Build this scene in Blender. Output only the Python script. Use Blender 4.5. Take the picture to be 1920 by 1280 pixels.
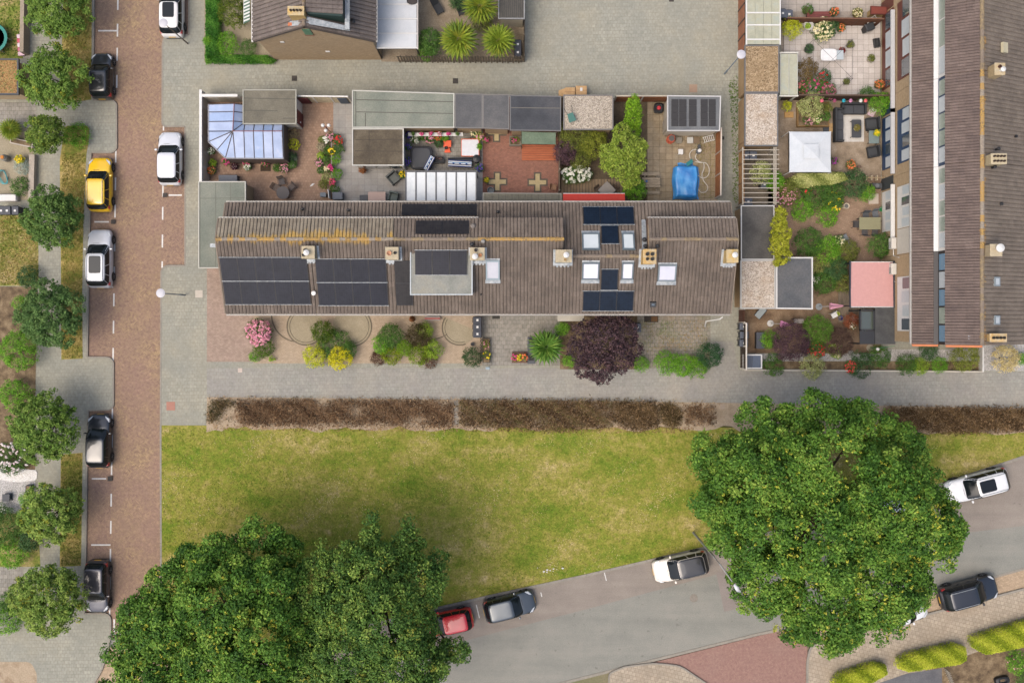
import bpy, math, random
import numpy as np
from mathutils import Vector
from mathutils.geometry import tessellate_polygon
R = math.radians
random.seed(7); rng = np.random.default_rng(7)
for o in list(bpy.data.objects): bpy.data.objects.remove(o)
SC = bpy.context.scene; COL = SC.collection
# ------------------------------------------------------------------ camera, sky, sun, exposure
H = 70.0; S = 24.0; NX, NY = 960.0, 600.0          # flying height (m), pixels per metre on the ground, point below the camera
cam_d = bpy.data.cameras.new('camera'); cam = bpy.data.objects.new('camera', cam_d); COL.objects.link(cam)
cam_d.sensor_width = 36.0; cam_d.lens = 36.0 * H * S / 1920.0
cam_d.shift_y = -(640.0 - NY) / 1920.0
cam_d.clip_end = 2000; cam_d.clip_start = 0.5
cam.location = (0, 0, H); SC.camera = cam
w = bpy.data.worlds.new('World'); SC.world = w; w.use_nodes = True
nt = w.node_tree; bg = nt.nodes['Background']
sky = nt.nodes.new('ShaderNodeTexSky'); sky.sky_type = 'NISHITA'; sky.sun_disc = False
SUN_EL, SUN_AZ = R(62), R(235)
sky.sun_elevation = SUN_EL; sky.sun_rotation = SUN_AZ; sky.altitude = 0
sky.air_density = 1.0; sky.dust_density = 6.0; sky.ozone_density = 1.0
nt.links.new(sky.outputs[0], bg.inputs[0]); bg.inputs[1].default_value = 0.15
sd = bpy.data.lights.new('sun', 'SUN'); sun = bpy.data.objects.new('sun', sd); COL.objects.link(sun)
sd.energy = 0.58; sd.angle = R(60); sd.color = (1.0, 0.985, 0.93)
d = Vector((math.sin(SUN_AZ) * math.cos(SUN_EL), math.cos(SUN_AZ) * math.cos(SUN_EL), math.sin(SUN_EL)))
sun.rotation_euler = d.to_track_quat('Z', 'Y').to_euler(); sun.location = d * 90
SC.view_settings.view_transform = 'Standard'; SC.view_settings.look = 'None'
SC.view_settings.exposure = 0.98; SC.view_settings.gamma = 1.0; SC.view_settings.use_curve_mapping = False
# ------------------------------------------------------------------ helpers
GAIN = 1.7
def W(x, y, z=0.0):
    k = (H - z) / H / S
    return Vector(((x - NX) * k, (NY - y) * k, z))
def C(r, g, b, gain=None):
    g_ = gain or GAIN
    f = lambda c: ((c / 255 + .055) / 1.055) ** 2.4 if c > 10 else c / 255 / 12.92
    return tuple(min(.85, f(c) / g_) for c in (r, g, b))
ORG = {}
def tag(o, label=None, cat=None, group=None, kind=None):
    if label: o['label'] = label
    if cat: o['category'] = cat
    if group: o['group'] = group
    if kind: o['kind'] = kind
    return o
def thing(name, label, cat, loc=(0, 0, 0), rz=0, group=None):
    o = bpy.data.objects.new(name, None); COL.objects.link(o); o.empty_display_size = .2
    o.location = loc; o.rotation_euler = (0, 0, rz); ORG[o] = Vector(loc)
    return tag(o, label, cat, group)
def local(t): ORG[t] = Vector((0, 0, 0)); return t   # parts of t are given in t's own frame
def inst(mesh, name, loc, rz=0, sc=1, parent=None, rot=None):
    o = bpy.data.objects.new(name, mesh); COL.objects.link(o)
    loc = Vector(loc)
    if parent is not None: o.parent = parent; ORG[o] = ORG[parent]; loc = loc - ORG[parent]
    o.location = loc; o.rotation_euler = rot if rot else (0, 0, rz)
    o.scale = (sc, sc, sc) if not hasattr(sc, '__len__') else sc
    return o
def area(p): return sum(p[i][0] * p[(i + 1) % len(p)][1] - p[(i + 1) % len(p)][0] * p[i][1] for i in range(len(p))) / 2
class MB:
    def __init__(s): s.v = []; s.f = []
    def add(s, vs, fs):
        n = len(s.v); s.v += [tuple(v) for v in vs]; s.f += [tuple(i + n for i in f) for f in fs]; return s
    def prism(s, pts, z0, z1, dz=None):
        pts = [(p[0], p[1]) for p in pts]
        if area(pts) < 0: pts = pts[::-1]
        n = len(pts)
        caps = [tuple(range(n - 1, -1, -1)), tuple(range(n, 2 * n))]
        if n > 4:
            caps = []
            for t in tessellate_polygon([[Vector((p[0], p[1], 0)) for p in pts]]):
                if area([pts[i] for i in t]) < 0: t = t[::-1]
                caps += [tuple(i + n for i in t), tuple(t[::-1])]
        s.add([(p[0], p[1], z0) for p in pts] + [(p[0], p[1], z1 + (dz(p) if dz else 0)) for p in pts],
              caps + [(i, (i + 1) % n, n + (i + 1) % n, n + i) for i in range(n)]); return s
    def pp(s, px, z0, z1, at=None):          # footprint given in photo pixels as seen at height `at`
        at = z1 if at is None else at
        return s.prism([W(p[0], p[1], at) for p in px], z0, z1)
    def box(s, x0, y0, z0, x1, y1, z1): return s.prism([(x0, y0), (x1, y0), (x1, y1), (x0, y1)], z0, z1)
    def obox(s, c, sx, sy, sz, rz=0):        # centre of the base
        ca, sa = math.cos(rz), math.sin(rz)
        return s.prism([(c[0] + x * sx / 2 * ca - y * sy / 2 * sa, c[1] + x * sx / 2 * sa + y * sy / 2 * ca) for x, y in ((-1, -1), (1, -1), (1, 1), (-1, 1))], c[2], c[2] + sz)
    def hexa(s, b, t):                       # 4 bottom points, 4 top points
        return s.add(list(b) + list(t), [(3, 2, 1, 0), (4, 5, 6, 7), (0, 1, 5, 4), (1, 2, 6, 5), (2, 3, 7, 6), (3, 0, 4, 7)])
    def slab(s, p, th):                      # 4 points of the top face, thickness down
        p = [Vector(q) for q in p]; n = (p[1] - p[0]).cross(p[3] - p[0]).normalized()
        if n.z < 0: p = p[::-1]; n = -n
        return s.hexa([q - n * th for q in p], p)
    def tube(s, pts, r, n=6, r1=None):
        pts = [Vector(p) for p in pts]; m = len(pts); vs = []; fs = []
        for i, p in enumerate(pts):
            t = (pts[min(i + 1, m - 1)] - pts[max(i - 1, 0)]).normalized()
            a = t.orthogonal().normalized() if abs(t.z) > .9 else t.cross(Vector((0, 0, 1))).normalized()
            b = t.cross(a); rr = r if r1 is None else r + (r1 - r) * i / (m - 1)
            vs += [p + (a * math.cos(k * 2 * math.pi / n) + b * math.sin(k * 2 * math.pi / n)) * rr for k in range(n)]
        for i in range(m - 1):
            for k in range(n): fs.append((i * n + k, (i + 1) * n + k, (i + 1) * n + (k + 1) % n, i * n + (k + 1) % n))
        fs += [tuple(range(n)), tuple(range(m * n - 1, (m - 1) * n - 1, -1))]
        return s.add(vs, fs)
    def lathe(s, c, prof, n=14, e=2.0, ax=1, ay=1, rz=0):
        vs = []; fs = []; m = len(prof)
        for r, z in prof:
            for k in range(n):
                a = 2 * math.pi * k / n; cx, sy = math.cos(a), math.sin(a)
                x = math.copysign(abs(cx) ** (2 / e), cx) * r * ax; y = math.copysign(abs(sy) ** (2 / e), sy) * r * ay
                vs.append((c[0] + x * math.cos(rz) - y * math.sin(rz), c[1] + x * math.sin(rz) + y * math.cos(rz), c[2] + z))
        for i in range(m - 1):
            for k in range(n): fs.append((i * n + k, i * n + (k + 1) % n, (i + 1) * n + (k + 1) % n, (i + 1) * n + k))
        fs += [tuple(range(n - 1, -1, -1)), tuple(range((m - 1) * n, m * n))]
        return s.add(vs, fs)
    def ball(s, c, r, n=10, fz=1.0):
        return s.lathe(c, [(r * math.sin(math.pi * i / 8) + 1e-4, -r * fz * math.cos(math.pi * i / 8)) for i in range(9)], n)
    def mesh(s, name, m, smooth=False, org=(0, 0, 0)):
        me = bpy.data.meshes.new(name); o = Vector(org)
        me.from_pydata([(v[0] - o.x, v[1] - o.y, v[2] - o.z) for v in s.v], [], s.f); me.update()
        if m: me.materials.append(m)
        if smooth: me.polygons.foreach_set('use_smooth', [True] * len(me.polygons))
        return me
    def build(s, name, m, parent=None, smooth=False, org=None, bevel=0, sub=0):
        base = ORG[parent] if parent is not None else Vector(org if org is not None else (0, 0, 0))
        o = bpy.data.objects.new(name, s.mesh(name, m, smooth, base)); COL.objects.link(o)
        if parent is not None: o.parent = parent
        else: o.location = base
        ORG[o] = base
        if bevel:
            b = o.modifiers.new('bevel', 'BEVEL'); b.width = bevel; b.segments = 2; b.limit_method = 'ANGLE'
        if sub:
            b = o.modifiers.new('sub', 'SUBSURF'); b.levels = sub; b.render_levels = sub
        return o
def rpoly(pts):                              # (x, y, corner radius) -> outline with rounded corners
    out = []; n = len(pts)
    for i, p in enumerate(pts):
        r = p[2] if len(p) > 2 else 0
        if not r: out.append((p[0], p[1])); continue
        a, b, c = (Vector(pts[j][:2]) for j in ((i - 1) % n, i, (i + 1) % n))
        u = (a - b).normalized(); v = (c - b).normalized(); q = b + u * r; e = b + v * r
        for t in np.linspace(0, 1, 7):
            k = q * (1 - t) ** 2 + b * 2 * t * (1 - t) + e * t * t; out.append((k.x, k.y))
    return out
# ------------------------------------------------------------------ materials
def newmat(name):
    m = bpy.data.materials.new(name); m.use_nodes = True; n = m.node_tree
    return m, n, n.nodes['Principled BSDF']
def ramp(n, fac, cols, lo=.3, hi=.7):
    r = n.nodes.new('ShaderNodeValToRGB'); e = r.color_ramp.elements
    while len(e) < len(cols): e.new(.5)
    for i, c in enumerate(cols):
        e[i].position = lo + (hi - lo) * i / max(1, len(cols) - 1); e[i].color = (*c, 1)
    n.links.new(fac, r.inputs[0]); return r.outputs[0]
def noise(n, vec, scale, detail=4, rough=.6):
    t = n.nodes.new('ShaderNodeTexNoise'); t.inputs['Scale'].default_value = scale; t.inputs['Detail'].default_value = detail
    t.inputs['Roughness'].default_value = rough
    if vec: n.links.new(vec, t.inputs['Vector'])
    return t.outputs['Fac']
def pos(n, obj=False):
    if obj: return n.nodes.new('ShaderNodeTexCoord').outputs['Object']
    return n.nodes.new('ShaderNodeNewGeometry').outputs['Position']
def mapv(n, vec, rot=(0, 0, 0), sc=(1, 1, 1)):
    m = n.nodes.new('ShaderNodeMapping'); m.inputs['Rotation'].default_value = rot; m.inputs['Scale'].default_value = sc
    n.links.new(vec, m.inputs['Vector']); return m.outputs[0]
def mixc(n, fac, a, b, mode='MIX'):
    x = n.nodes.new('ShaderNodeMix'); x.data_type = 'RGBA'; x.blend_type = mode
    for sock, val in ((x.inputs[0], fac), (x.inputs[6], a), (x.inputs[7], b)):
        if hasattr(val, 'is_linked'): n.links.new(val, sock)
        elif hasattr(val, '__len__'): sock.default_value = (*val[:3], 1)
        else: sock.default_value = val
    return x.outputs[2]
def math_(n, op, a, b=0.0):
    x = n.nodes.new('ShaderNodeMath'); x.operation = op
    for sock, val in ((x.inputs[0], a), (x.inputs[1], b)):
        if hasattr(val, 'is_linked'): n.links.new(val, sock)
        else: sock.default_value = val
    return x.outputs[0]
def bumpn(n, p, h, strength=.4, dist=.02):
    b = n.nodes.new('ShaderNodeBump'); b.inputs['Strength'].default_value = strength; b.inputs['Distance'].default_value = dist
    n.links.new(h, b.inputs['Height']); n.links.new(b.outputs[0], p.inputs['Normal'])
def grain(n, v, col, amt=.25, scale=9):
    f = noise(n, v, scale, 5, .75)
    return mixc(n, amt, col, ramp(n, f, [(.25,) * 3, (.75,) * 3, (1.4,) * 3], .3, .72), 'MULTIPLY') if amt else col
def NM(name, cols, scale=1.0, rough=.85, bump=.3, bscale=25, g=.3, gs=9, spec=.25, metal=0, obj=False, lo=.32, hi=.68, stretch=None, coat=0):
    m, n, p = newmat(name); v = pos(n, obj)
    v2 = mapv(n, v, sc=stretch) if stretch else v
    cols = [C(*c) for c in cols]
    col = ramp(n, noise(n, v2, scale, 5, .62), cols, lo, hi) if len(cols) > 1 else None
    if col is None:
        rgb = n.nodes.new('ShaderNodeRGB'); rgb.outputs[0].default_value = (*cols[0], 1); col = rgb.outputs[0]
    col = grain(n, v2, col, g, gs)
    n.links.new(col, p.inputs['Base Color']); p.inputs['Roughness'].default_value = rough
    p.inputs['Specular IOR Level'].default_value = spec; p.inputs['Metallic'].default_value = metal
    p.inputs['Coat Weight'].default_value = coat; p.inputs['Coat Roughness'].default_value = .08
    if bump: bumpn(n, p, noise(n, v, bscale, 4), bump, .03)
    return m
def BM(name, c1, c2, mortar, bw, bh, ms=.012, rot=0, offset=.5, stains=None, stscale=.5, rough=.88, wall=False, diag=False, g=.25, stlo=.5, sthi=.75, bump=.35):
    m, n, p = newmat(name); v0 = pos(n); v = v0
    if wall:
        s_ = n.nodes.new('ShaderNodeSeparateXYZ'); n.links.new(v, s_.inputs[0]); c_ = n.nodes.new('ShaderNodeCombineXYZ')
        n.links.new(math_(n, 'ADD', s_.outputs[0], s_.outputs[1]), c_.inputs[0]); n.links.new(s_.outputs[2], c_.inputs[1]); v = c_.outputs[0]
    def br(r):
        b = n.nodes.new('ShaderNodeTexBrick'); b.offset = offset
        n.links.new(mapv(n, v, (0, 0, r)) if r else v, b.inputs['Vector'])
        for k, val in (('Scale', 1), ('Mortar Size', ms), ('Brick Width', bw), ('Row Height', bh), ('Mortar Smooth', .3), ('Bias', 0)): b.inputs[k].default_value = val
        for k, c in (('Color1', c1), ('Color2', c2), ('Mortar', mortar)): b.inputs[k].default_value = (*C(*c), 1)
        return b
    b = br(rot); col = b.outputs['Color']; hfac = b.outputs['Fac']
    if diag:
        b2 = br(rot + math.pi / 2); ck = n.nodes.new('ShaderNodeTexChecker'); ck.inputs['Scale'].default_value = 2.3
        n.links.new(mapv(n, v, (0, 0, rot)), ck.inputs['Vector']); col = mixc(n, ck.outputs['Fac'], col, b2.outputs['Color'])
    if stains:
        f = noise(n, v0, stscale, 6, .65)
        for i, sc in enumerate(stains):
            f = noise(n, mapv(n, v0, sc=(1, 1, 1), rot=(0, 0, .7 * i + .2)), stscale * (1 + .8 * i), 6, .65)
            mk = ramp(n, f, [(0, 0, 0), (.75,) * 3], stlo, sthi); col = mixc(n, mk, col, C(*sc))
    col = grain(n, v0, col, g, 5)
    n.links.new(col, p.inputs['Base Color']); p.inputs['Roughness'].default_value = rough; p.inputs['Specular IOR Level'].default_value = .2
    if bump: bumpn(n, p, math_(n, 'SUBTRACT', 1, hfac), bump, .01)
    return m
def GR(name, cols, size=.06, rough=.9, big=None):     # gravel
    m, n, p = newmat(name); v = pos(n)
    t = n.nodes.new('ShaderNodeTexVoronoi'); t.inputs['Scale'].default_value = 1 / size; n.links.new(v, t.inputs['Vector'])
    s_ = n.nodes.new('ShaderNodeSeparateColor'); n.links.new(t.outputs['Color'], s_.inputs[0])
    col = ramp(n, s_.outputs[0], [C(*c) for c in cols], .05, .95)
    if big: col = mixc(n, ramp(n, noise(n, v, .8, 5), [(0, 0, 0), (.7,) * 3], .48, .68), col, C(*big))
    n.links.new(col, p.inputs['Base Color']); p.inputs['Roughness'].default_value = rough
    bumpn(n, p, t.outputs['Distance'], .8, .03); return m
def LEAF(name, rough=.55, trans=.25):
    m, n, p = newmat(name); a = n.nodes.new('ShaderNodeAttribute'); a.attribute_name = 'Col'
    n.links.new(a.outputs['Color'], p.inputs['Base Color']); p.inputs['Roughness'].default_value = rough; p.inputs['Specular IOR Level'].default_value = .15
    t = n.nodes.new('ShaderNodeBsdfTranslucent'); n.links.new(a.outputs['Color'], t.inputs['Color'])
    mx = n.nodes.new('ShaderNodeMixShader'); mx.inputs[0].default_value = trans
    n.links.new(p.outputs[0], mx.inputs[1]); n.links.new(t.outputs[0], mx.inputs[2]); n.links.new(mx.outputs[0], n.nodes['Material Output'].inputs[0]); return m
def FLAT(name, c, rough=.6, spec=.4, metal=0, coat=0, g=.12, gs=3, bump=0): return NM(name, [c], 1, rough, bump, 30, g, gs, spec, metal, True, coat=coat)
def GLASS(name, c, rough=.05):
    m, n, p = newmat(name); p.inputs['Base Color'].default_value = (*C(*c), 1); p.inputs['Roughness'].default_value = rough
    p.inputs['Specular IOR Level'].default_value = .9; p.inputs['Coat Weight'].default_value = .6; p.inputs['Coat Roughness'].default_value = .03
    return m
_c = {}
def paint(c, rough=.5, coat=0):
    k = (c, rough, coat)
    if k not in _c: _c[k] = FLAT('paint_%d_%d_%d' % c, c, rough, coat=coat, g=.14, gs=4)
    return _c[k]
leafm = LEAF('leaf'); petal = LEAF('petal', .7, .35); twig = LEAF('dry_twig', .9, .05)
# ------------------------------------------------------------------ foliage
def leaf_mesh(name, ctr, nrm, size, colr, mat, width=.55, fold=.18):
    N = len(ctr); u = np.cross(nrm, rng.normal(size=(N, 3))); u /= np.linalg.norm(u, axis=1)[:, None] + 1e-9
    v = np.cross(nrm, u); s = size[:, None]
    P = np.empty((N, 4, 3)); P[:, 0] = ctr - u * s * .5; P[:, 2] = ctr + u * s * .5
    P[:, 1] = ctr - v * s * width * .5 + nrm * s * fold; P[:, 3] = ctr + v * s * width * .5 + nrm * s * fold
    me = bpy.data.meshes.new(name); me.vertices.add(4 * N); me.vertices.foreach_set('co', P.astype(np.float32).ravel())
    me.loops.add(6 * N); b = (np.arange(N) * 4)[:, None]
    me.loops.foreach_set('vertex_index', (b + np.array([0, 1, 2, 0, 2, 3])).astype(np.int32).ravel())
    me.polygons.add(2 * N); me.polygons.foreach_set('loop_start', (np.arange(2 * N) * 3).astype(np.int32))
    me.update(calc_edges=True)
    a = me.color_attributes.new('Col', 'FLOAT_COLOR', 'POINT')
    cc = np.ones((N, 4, 4), np.float32); cc[:, :, :3] = colr[:, None, :]; a.data.foreach_set('color', cc.ravel())
    me.materials.append(mat); return me
def unit(a): return a / (np.linalg.norm(a, axis=1)[:, None] + 1e-9)
def pal_cols(pal, t, jit):
    P = np.array([C(*c) for c in pal]); t = np.clip(t, 0, .9999) * (len(pal) - 1); i = t.astype(int); f = (t - i)[:, None]
    return np.clip((P[i] * (1 - f) + P[np.minimum(i + 1, len(pal) - 1)] * f) * (1 + jit[:, None]), .003, .85)
def crown_pts(lobes, n, clump, k, low=-.25, inner=.72):
    L = np.array(lobes, float); a = (L[:, 3] * L[:, 4] + L[:, 5] * L[:, 3]); nc = max(4, int(n / k))
    idx = rng.choice(len(L), size=nc * 4, p=a / a.sum()); d_ = unit(rng.normal(size=(nc * 4, 3)))
    d_[:, 2] = np.where(d_[:, 2] < low, -d_[:, 2], d_[:, 2]); rr = rng.uniform(.8, 1.08, nc * 4) * (1 + .10 * np.sin(d_[:, 0] * 7 + idx) * np.cos(d_[:, 1] * 6 + 2 * idx))
    c = L[idx, :3] + d_ * L[idx, 3:6] * rr[:, None]; keep = np.ones(len(c), bool)
    for j in range(len(L)):
        q = np.linalg.norm((c - L[j, :3]) / L[j, 3:6], axis=1); keep &= ~((q < inner) & (idx != j))
    c = c[keep][:nc]; d_ = d_[keep][:nc]; m = len(c)
    dd = unit(rng.normal(size=(m * k, 3)) + np.repeat(d_, k, 0) * .75 + np.array([0, 0, .35])); rs = np.repeat(rng.uniform(.6, 1.15, m), k)
    off = dd * (clump * rs * rng.uniform(.12, 1, m * k) ** .5)[:, None]; ctr = np.repeat(c, k, 0) + off
    nr = unit(dd * .8 + np.array([0, 0, .5]) + rng.normal(size=(m * k, 3)) * .5)
    cl = np.repeat(rng.uniform(0, 1, m), k); return ctr, nr, cl, c
def foliage(name, lobes, n, size, pal, parent=None, clump=.3, k=12, low=-.25, mat=None, tips=None, tipf=.08, width=.55, inner=.72, org=None, jit=.16):
    ctr, nr, cl, cc = crown_pts(lobes, n, clump, k, low, inner); N = len(ctr)
    t = np.clip(cl * .55 + rng.uniform(0, .45, N), 0, 1); colr = np.clip(pal_cols(pal, t, rng.normal(size=N) * jit) * np.array([1.36, 1.36, 1.36]), 0, .8); lum = colr.mean(1, keepdims=True); colr = np.clip(lum + (colr - lum) * 1.0, .004, .8)
    if tips is not None:
        hot = np.repeat(rng.uniform(0, 1, len(cc)) < tipf, k) & (rng.uniform(0, 1, N) < .6); colr[hot] = pal_cols(tips, rng.uniform(0, 1, hot.sum()), rng.normal(size=hot.sum()) * .12)
    base = np.array(ORG[parent] if parent is not None else (org or (0, 0, 0)))
    me = leaf_mesh(name, ctr - base, nr, size * rng.uniform(.7, 1.3, N), colr, mat or leafm, width)
    o = bpy.data.objects.new(name, me); COL.objects.link(o)
    if parent is not None: o.parent = parent; ORG[o] = ORG[parent]
    return o
GREEN = [(50, 82, 32), (76, 112, 46), (108, 142, 62)]
DARK = [(42, 72, 40), (66, 98, 56), (96, 124, 74)]
LIME = [(86, 116, 34), (136, 168, 50), (180, 198, 72)]
BRIGHT = [(66, 110, 28), (102, 154, 40), (148, 192, 64)]
YEL = [(136, 148, 30), (190, 196, 46), (226, 224, 72)]
OLIVE = [(76, 88, 34), (108, 116, 50), (140, 144, 70)]
PURP = [(52, 38, 44), (84, 62, 68), (118, 88, 92)]
VARI = [(110, 124, 62), (164, 170, 104), (206, 204, 150)]
BROWN = [(58, 44, 28), (96, 76, 50), (134, 108, 74)]
STRAW = [(150, 124, 70), (188, 160, 100), (212, 190, 134)]
PINKF = [(206, 128, 150), (232, 160, 178), (244, 190, 200)]
MAGF = [(190, 50, 110), (220, 80, 140), (240, 130, 170)]
WHTF = [(214, 210, 190), (240, 238, 224), (252, 250, 240)]
REDF = [(190, 40, 50), (220, 60, 66), (236, 96, 90)]
YELF = [(230, 190, 20), (246, 214, 40), (250, 230, 90)]
CRMF = [(220, 206, 150), (238, 226, 180), (248, 240, 210)]
PURF = [(70, 50, 130), (96, 76, 170), (150, 120, 200)]
ORGF = [(220, 100, 60), (236, 130, 80), (244, 170, 130)]
MIXF = [(220, 90, 120), (240, 200, 120), (250, 240, 230)]
bark = NM('bark', [(70, 58, 46), (104, 88, 70)], 4, .95, .8, 12)
def stem(t, base, top, r):
    b = Vector(base); e = Vector(top)
    return MB().tube([b, b.lerp(e, .5) + Vector((r * .6, -r * .5, 0)), e], r, 7, r * .55).build('stem', bark, t)
def plant(px, py, r, h, pal, label, name='shrub', cat='shrub', fl=None, nf=0, size=.085, dens=1.0, fsize=.09, ry=None, group=None, lobes=5, z0=.1, width=.55, low=-.25, tips=None, tipf=.1):
    """a shrub whose crown is seen centred on (px, py) with radius r pixels; h = height in metres"""
    ry = ry or r; top = W(px, py, z0 + h * .55); base = (top.x, top.y, z0)
    t = thing(name, label, cat, base, group=group); rm, rym = r * 1.06 / S, ry * 1.06 / S; hz = h / 2
    stem(t, base, (top.x, top.y, z0 + h * .6), max(.012, min(.06, .05 * rm)))
    L = [(top.x, top.y, z0 + hz, rm * .82, rym * .82, hz)]
    for i in range(lobes):
        a = i * 2.4 + px; q = .46
        L.append((top.x + math.cos(a) * rm * q, top.y + math.sin(a) * rym * q, z0 + h * (.45 + .2 * ((i * 37) % 10) / 10), rm * .5, rym * .5, h * .36))
    n = int(dens * 2100 * (rm * rym + (rm + rym) * h * .35) / (size / .085) ** 2 * .9); n = max(160, min(n, 11000))
    foliage('foliage', L, n, size * .92, pal, t, clump=min(.26, rm * .45), k=14, inner=.6, width=width, low=low, tips=tips, tipf=tipf)
    if fl: blooms(t, L, nf, fsize, fl)
    return t
def blooms(t, L, nf, fsize, fl, name='flowers', per=12):
    ctr, nr, cl, cc = crown_pts(L, int(nf * 1.9) * per, fsize * .62, per, .15, .9); ctr[:, 2] += fsize * .6
    me = leaf_mesh(name, ctr - np.array(ORG[t]), unit(nr + np.array([0, 0, .8])), fsize * .7 * rng.uniform(.8, 1.2, len(ctr)), pal_cols(fl, np.clip(cl * .7 + rng.uniform(0, .3, len(cl)), 0, 1), rng.normal(size=len(cl)) * .06) * 1.4, petal, .85, .12)
    o = bpy.data.objects.new(name, me); COL.objects.link(o); o.parent = t; ORG[o] = ORG[t]; o['kind'] = 'stuff'; return o
def potted(px, py, r, h, potc, pal, label, fl=None, nf=0, potr=None, poth=.32, z0=.1, fsize=.09, sq=False, size=.07, group=None, fr=1.0):
    b = W(px, py, z0 + .3); t = thing('potted_plant', label, 'potted plant', (b.x, b.y, z0), group=group); pr = (potr or r * .8) / S
    pot = MB().lathe((b.x, b.y, z0), [(pr * .72, 0), (pr * .95, poth * .85), (pr * 1.06, poth * .86), (pr * 1.06, poth), (pr * .9, poth), (pr * .88, poth * .88)], 16, 6 if sq else 2).build('pot', paint(potc, .7), t)
    MB().lathe((b.x, b.y, z0 + poth * .8), [(pr * .9, 0), (pr * .86, .02)], 12, 6 if sq else 2).build('soil', soil_m, pot)
    if pal:
        rm = r / S; L = [(b.x, b.y, z0 + poth + h * .4, rm, rm, h * .6), (b.x + rm * .3, b.y - rm * .2, z0 + poth + h * .55, rm * .6, rm * .6, h * .5)]
        foliage('foliage', L, int(500 + 1300 * rm * rm), size, pal, t, clump=.1, k=6)
        if fl: blooms(t, L, nf or int(14 + 90 * rm * rm * fr), fsize, fl)
    return t
# ------------------------------------------------------------------ surfaces
soil_m = NM('soil', [(92, 76, 58), (132, 112, 86), (160, 140, 110)], 1.6, .95, .7, 12, .45)
road_m = BM('road_brick', (150, 124, 106), (196, 168, 126), (130, 110, 96), .24, .085, .006, R(45), .5, [(164, 132, 120), (156, 130, 112)], .22, diag=True, g=.45, stlo=.38, sthi=.66)
bay_m = BM('bay_brick', (152, 126, 110), (180, 150, 124), (126, 106, 94), .22, .085, .006, R(45), .5, [(150, 122, 112)], .3, diag=True, g=.4)
pave_m = BM('grey_paver', (160, 159, 145), (176, 174, 158), (140, 137, 124), .27, .27, .012, R(-1), .5, [(172, 165, 143), (154, 154, 142)], .16, g=.28, stlo=.42, sthi=.66)
path_m = BM('path_paver', (158, 157, 147), (172, 170, 159), (140, 137, 127), .28, .28, .011, R(-1), .5, [(172, 164, 150), (154, 150, 144)], .2, g=.28, stlo=.42, sthi=.66)
tan_m = BM('tan_paver', (182, 160, 132), (200, 176, 146), (160, 138, 114), .22, .11, .008, R(14), .5, [(186, 166, 140)], .4, g=.3)
tanwalk_m = BM('tan_walk', (176, 162, 142), (192, 178, 156), (146, 132, 114), .3, .3, .014, R(14), .5, [(166, 148, 126), (150, 138, 120)], .3, g=.3)
asph_m = NM('asphalt', [(144, 144, 135), (154, 152, 142), (162, 158, 147)], .12, .92, .35, 60, .35, 14)
def asphalt(name, cols, rot):
    m, n, p = newmat(name); v = pos(n); vr = mapv(n, v, (0, 0, rot), (.06, .9, 1))
    a = noise(n, vr, 1.0, 5, .6); b = noise(n, v, .5, 7, .7); f = math_(n, 'ADD', math_(n, 'MULTIPLY', a, .5), math_(n, 'MULTIPLY', b, .5))
    col = ramp(n, f, [C(*c) for c in cols], .34, .66)
    sp = ramp(n, noise(n, v, 2.2, 3, .5), [(0, 0, 0), (.5,) * 3], .66, .74); col = mixc(n, sp, col, C(112, 108, 100))
    cr = n.nodes.new('ShaderNodeTexVoronoi'); cr.feature = 'DISTANCE_TO_EDGE'; cr.inputs['Scale'].default_value = .16; n.links.new(mixc(n, .22, v, n.nodes[0].inputs[0] if False else (0, 0, 0)) if False else v, cr.inputs['Vector'])
    ck = ramp(n, cr.outputs['Distance'], [(.0,) * 3, (0, 0, 0)], .0, .012)
    col = grain(n, v, col, .35, 14); n.links.new(col, p.inputs['Base Color']); p.inputs['Roughness'].default_value = .92; p.inputs['Specular IOR Level'].default_value = .2; bumpn(n, p, noise(n, v, 60, 3), .35, .02); return m
asph_m = asphalt('asphalt_lane', [(140, 140, 131), (152, 151, 141), (164, 160, 149)], R(-14)); asph2_m = asphalt('asphalt_bay', [(142, 133, 123), (156, 146, 135), (168, 158, 146)], R(-14))
asph3_m = NM('asphalt_parking', [(152, 142, 132), (164, 153, 142), (172, 162, 150)], .25, .92, .35, 60, .35, 14)
patch_m = NM('asphalt_patch', [(146, 136, 128), (156, 146, 138)], .6, .92, .35, 60, .3, 14)
redj_m = BM('red_junction', (156, 122, 112), (170, 136, 122), (144, 112, 102), .22, .08, .006, R(60), .5, [(162, 132, 120)], .4, diag=True, g=.3)
kerb_m = NM('kerb', [(150, 144, 132), (168, 160, 146)], 1.2, .9, .3, 20, .3)
white_m = NM('road_paint', [(226, 222, 214), (240, 238, 232)], 3, .7, 0, g=.25, gs=12)
sand_m = NM('sand', [(170, 150, 124), (190, 171, 144), (158, 134, 108)], .9, .95, .5, 18, .35)
def grass_mat(name, cols, sc=.22):
    m, n, p = newmat(name); v = pos(n)
    a = noise(n, mapv(n, v, sc=(.7, 1.5, 1)), sc, 8, .66)
    b = noise(n, v, 1.6, 6, .7); f = math_(n, 'ADD', math_(n, 'MULTIPLY', a, .62), math_(n, 'MULTIPLY', b, .38))
    col = ramp(n, f, [C(*c) for c in cols], .36, .66)
    col = grain(n, v, col, .6, 7); n.links.new(col, p.inputs['Base Color']); p.inputs['Roughness'].default_value = .95
    p.inputs['Specular IOR Level'].default_value = .1; bumpn(n, p, noise(n, v, 14, 5, .8), .5, .05); return m
lawn_m = grass_mat('lawn_grass', [(102, 132, 40), (132, 147, 54), (157, 156, 70), (184, 170, 100), (212, 192, 140)])
dry_m = grass_mat('dry_grass', [(100, 122, 46), (146, 144, 70), (190, 168, 104), (208, 184, 124)], .6)
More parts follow.
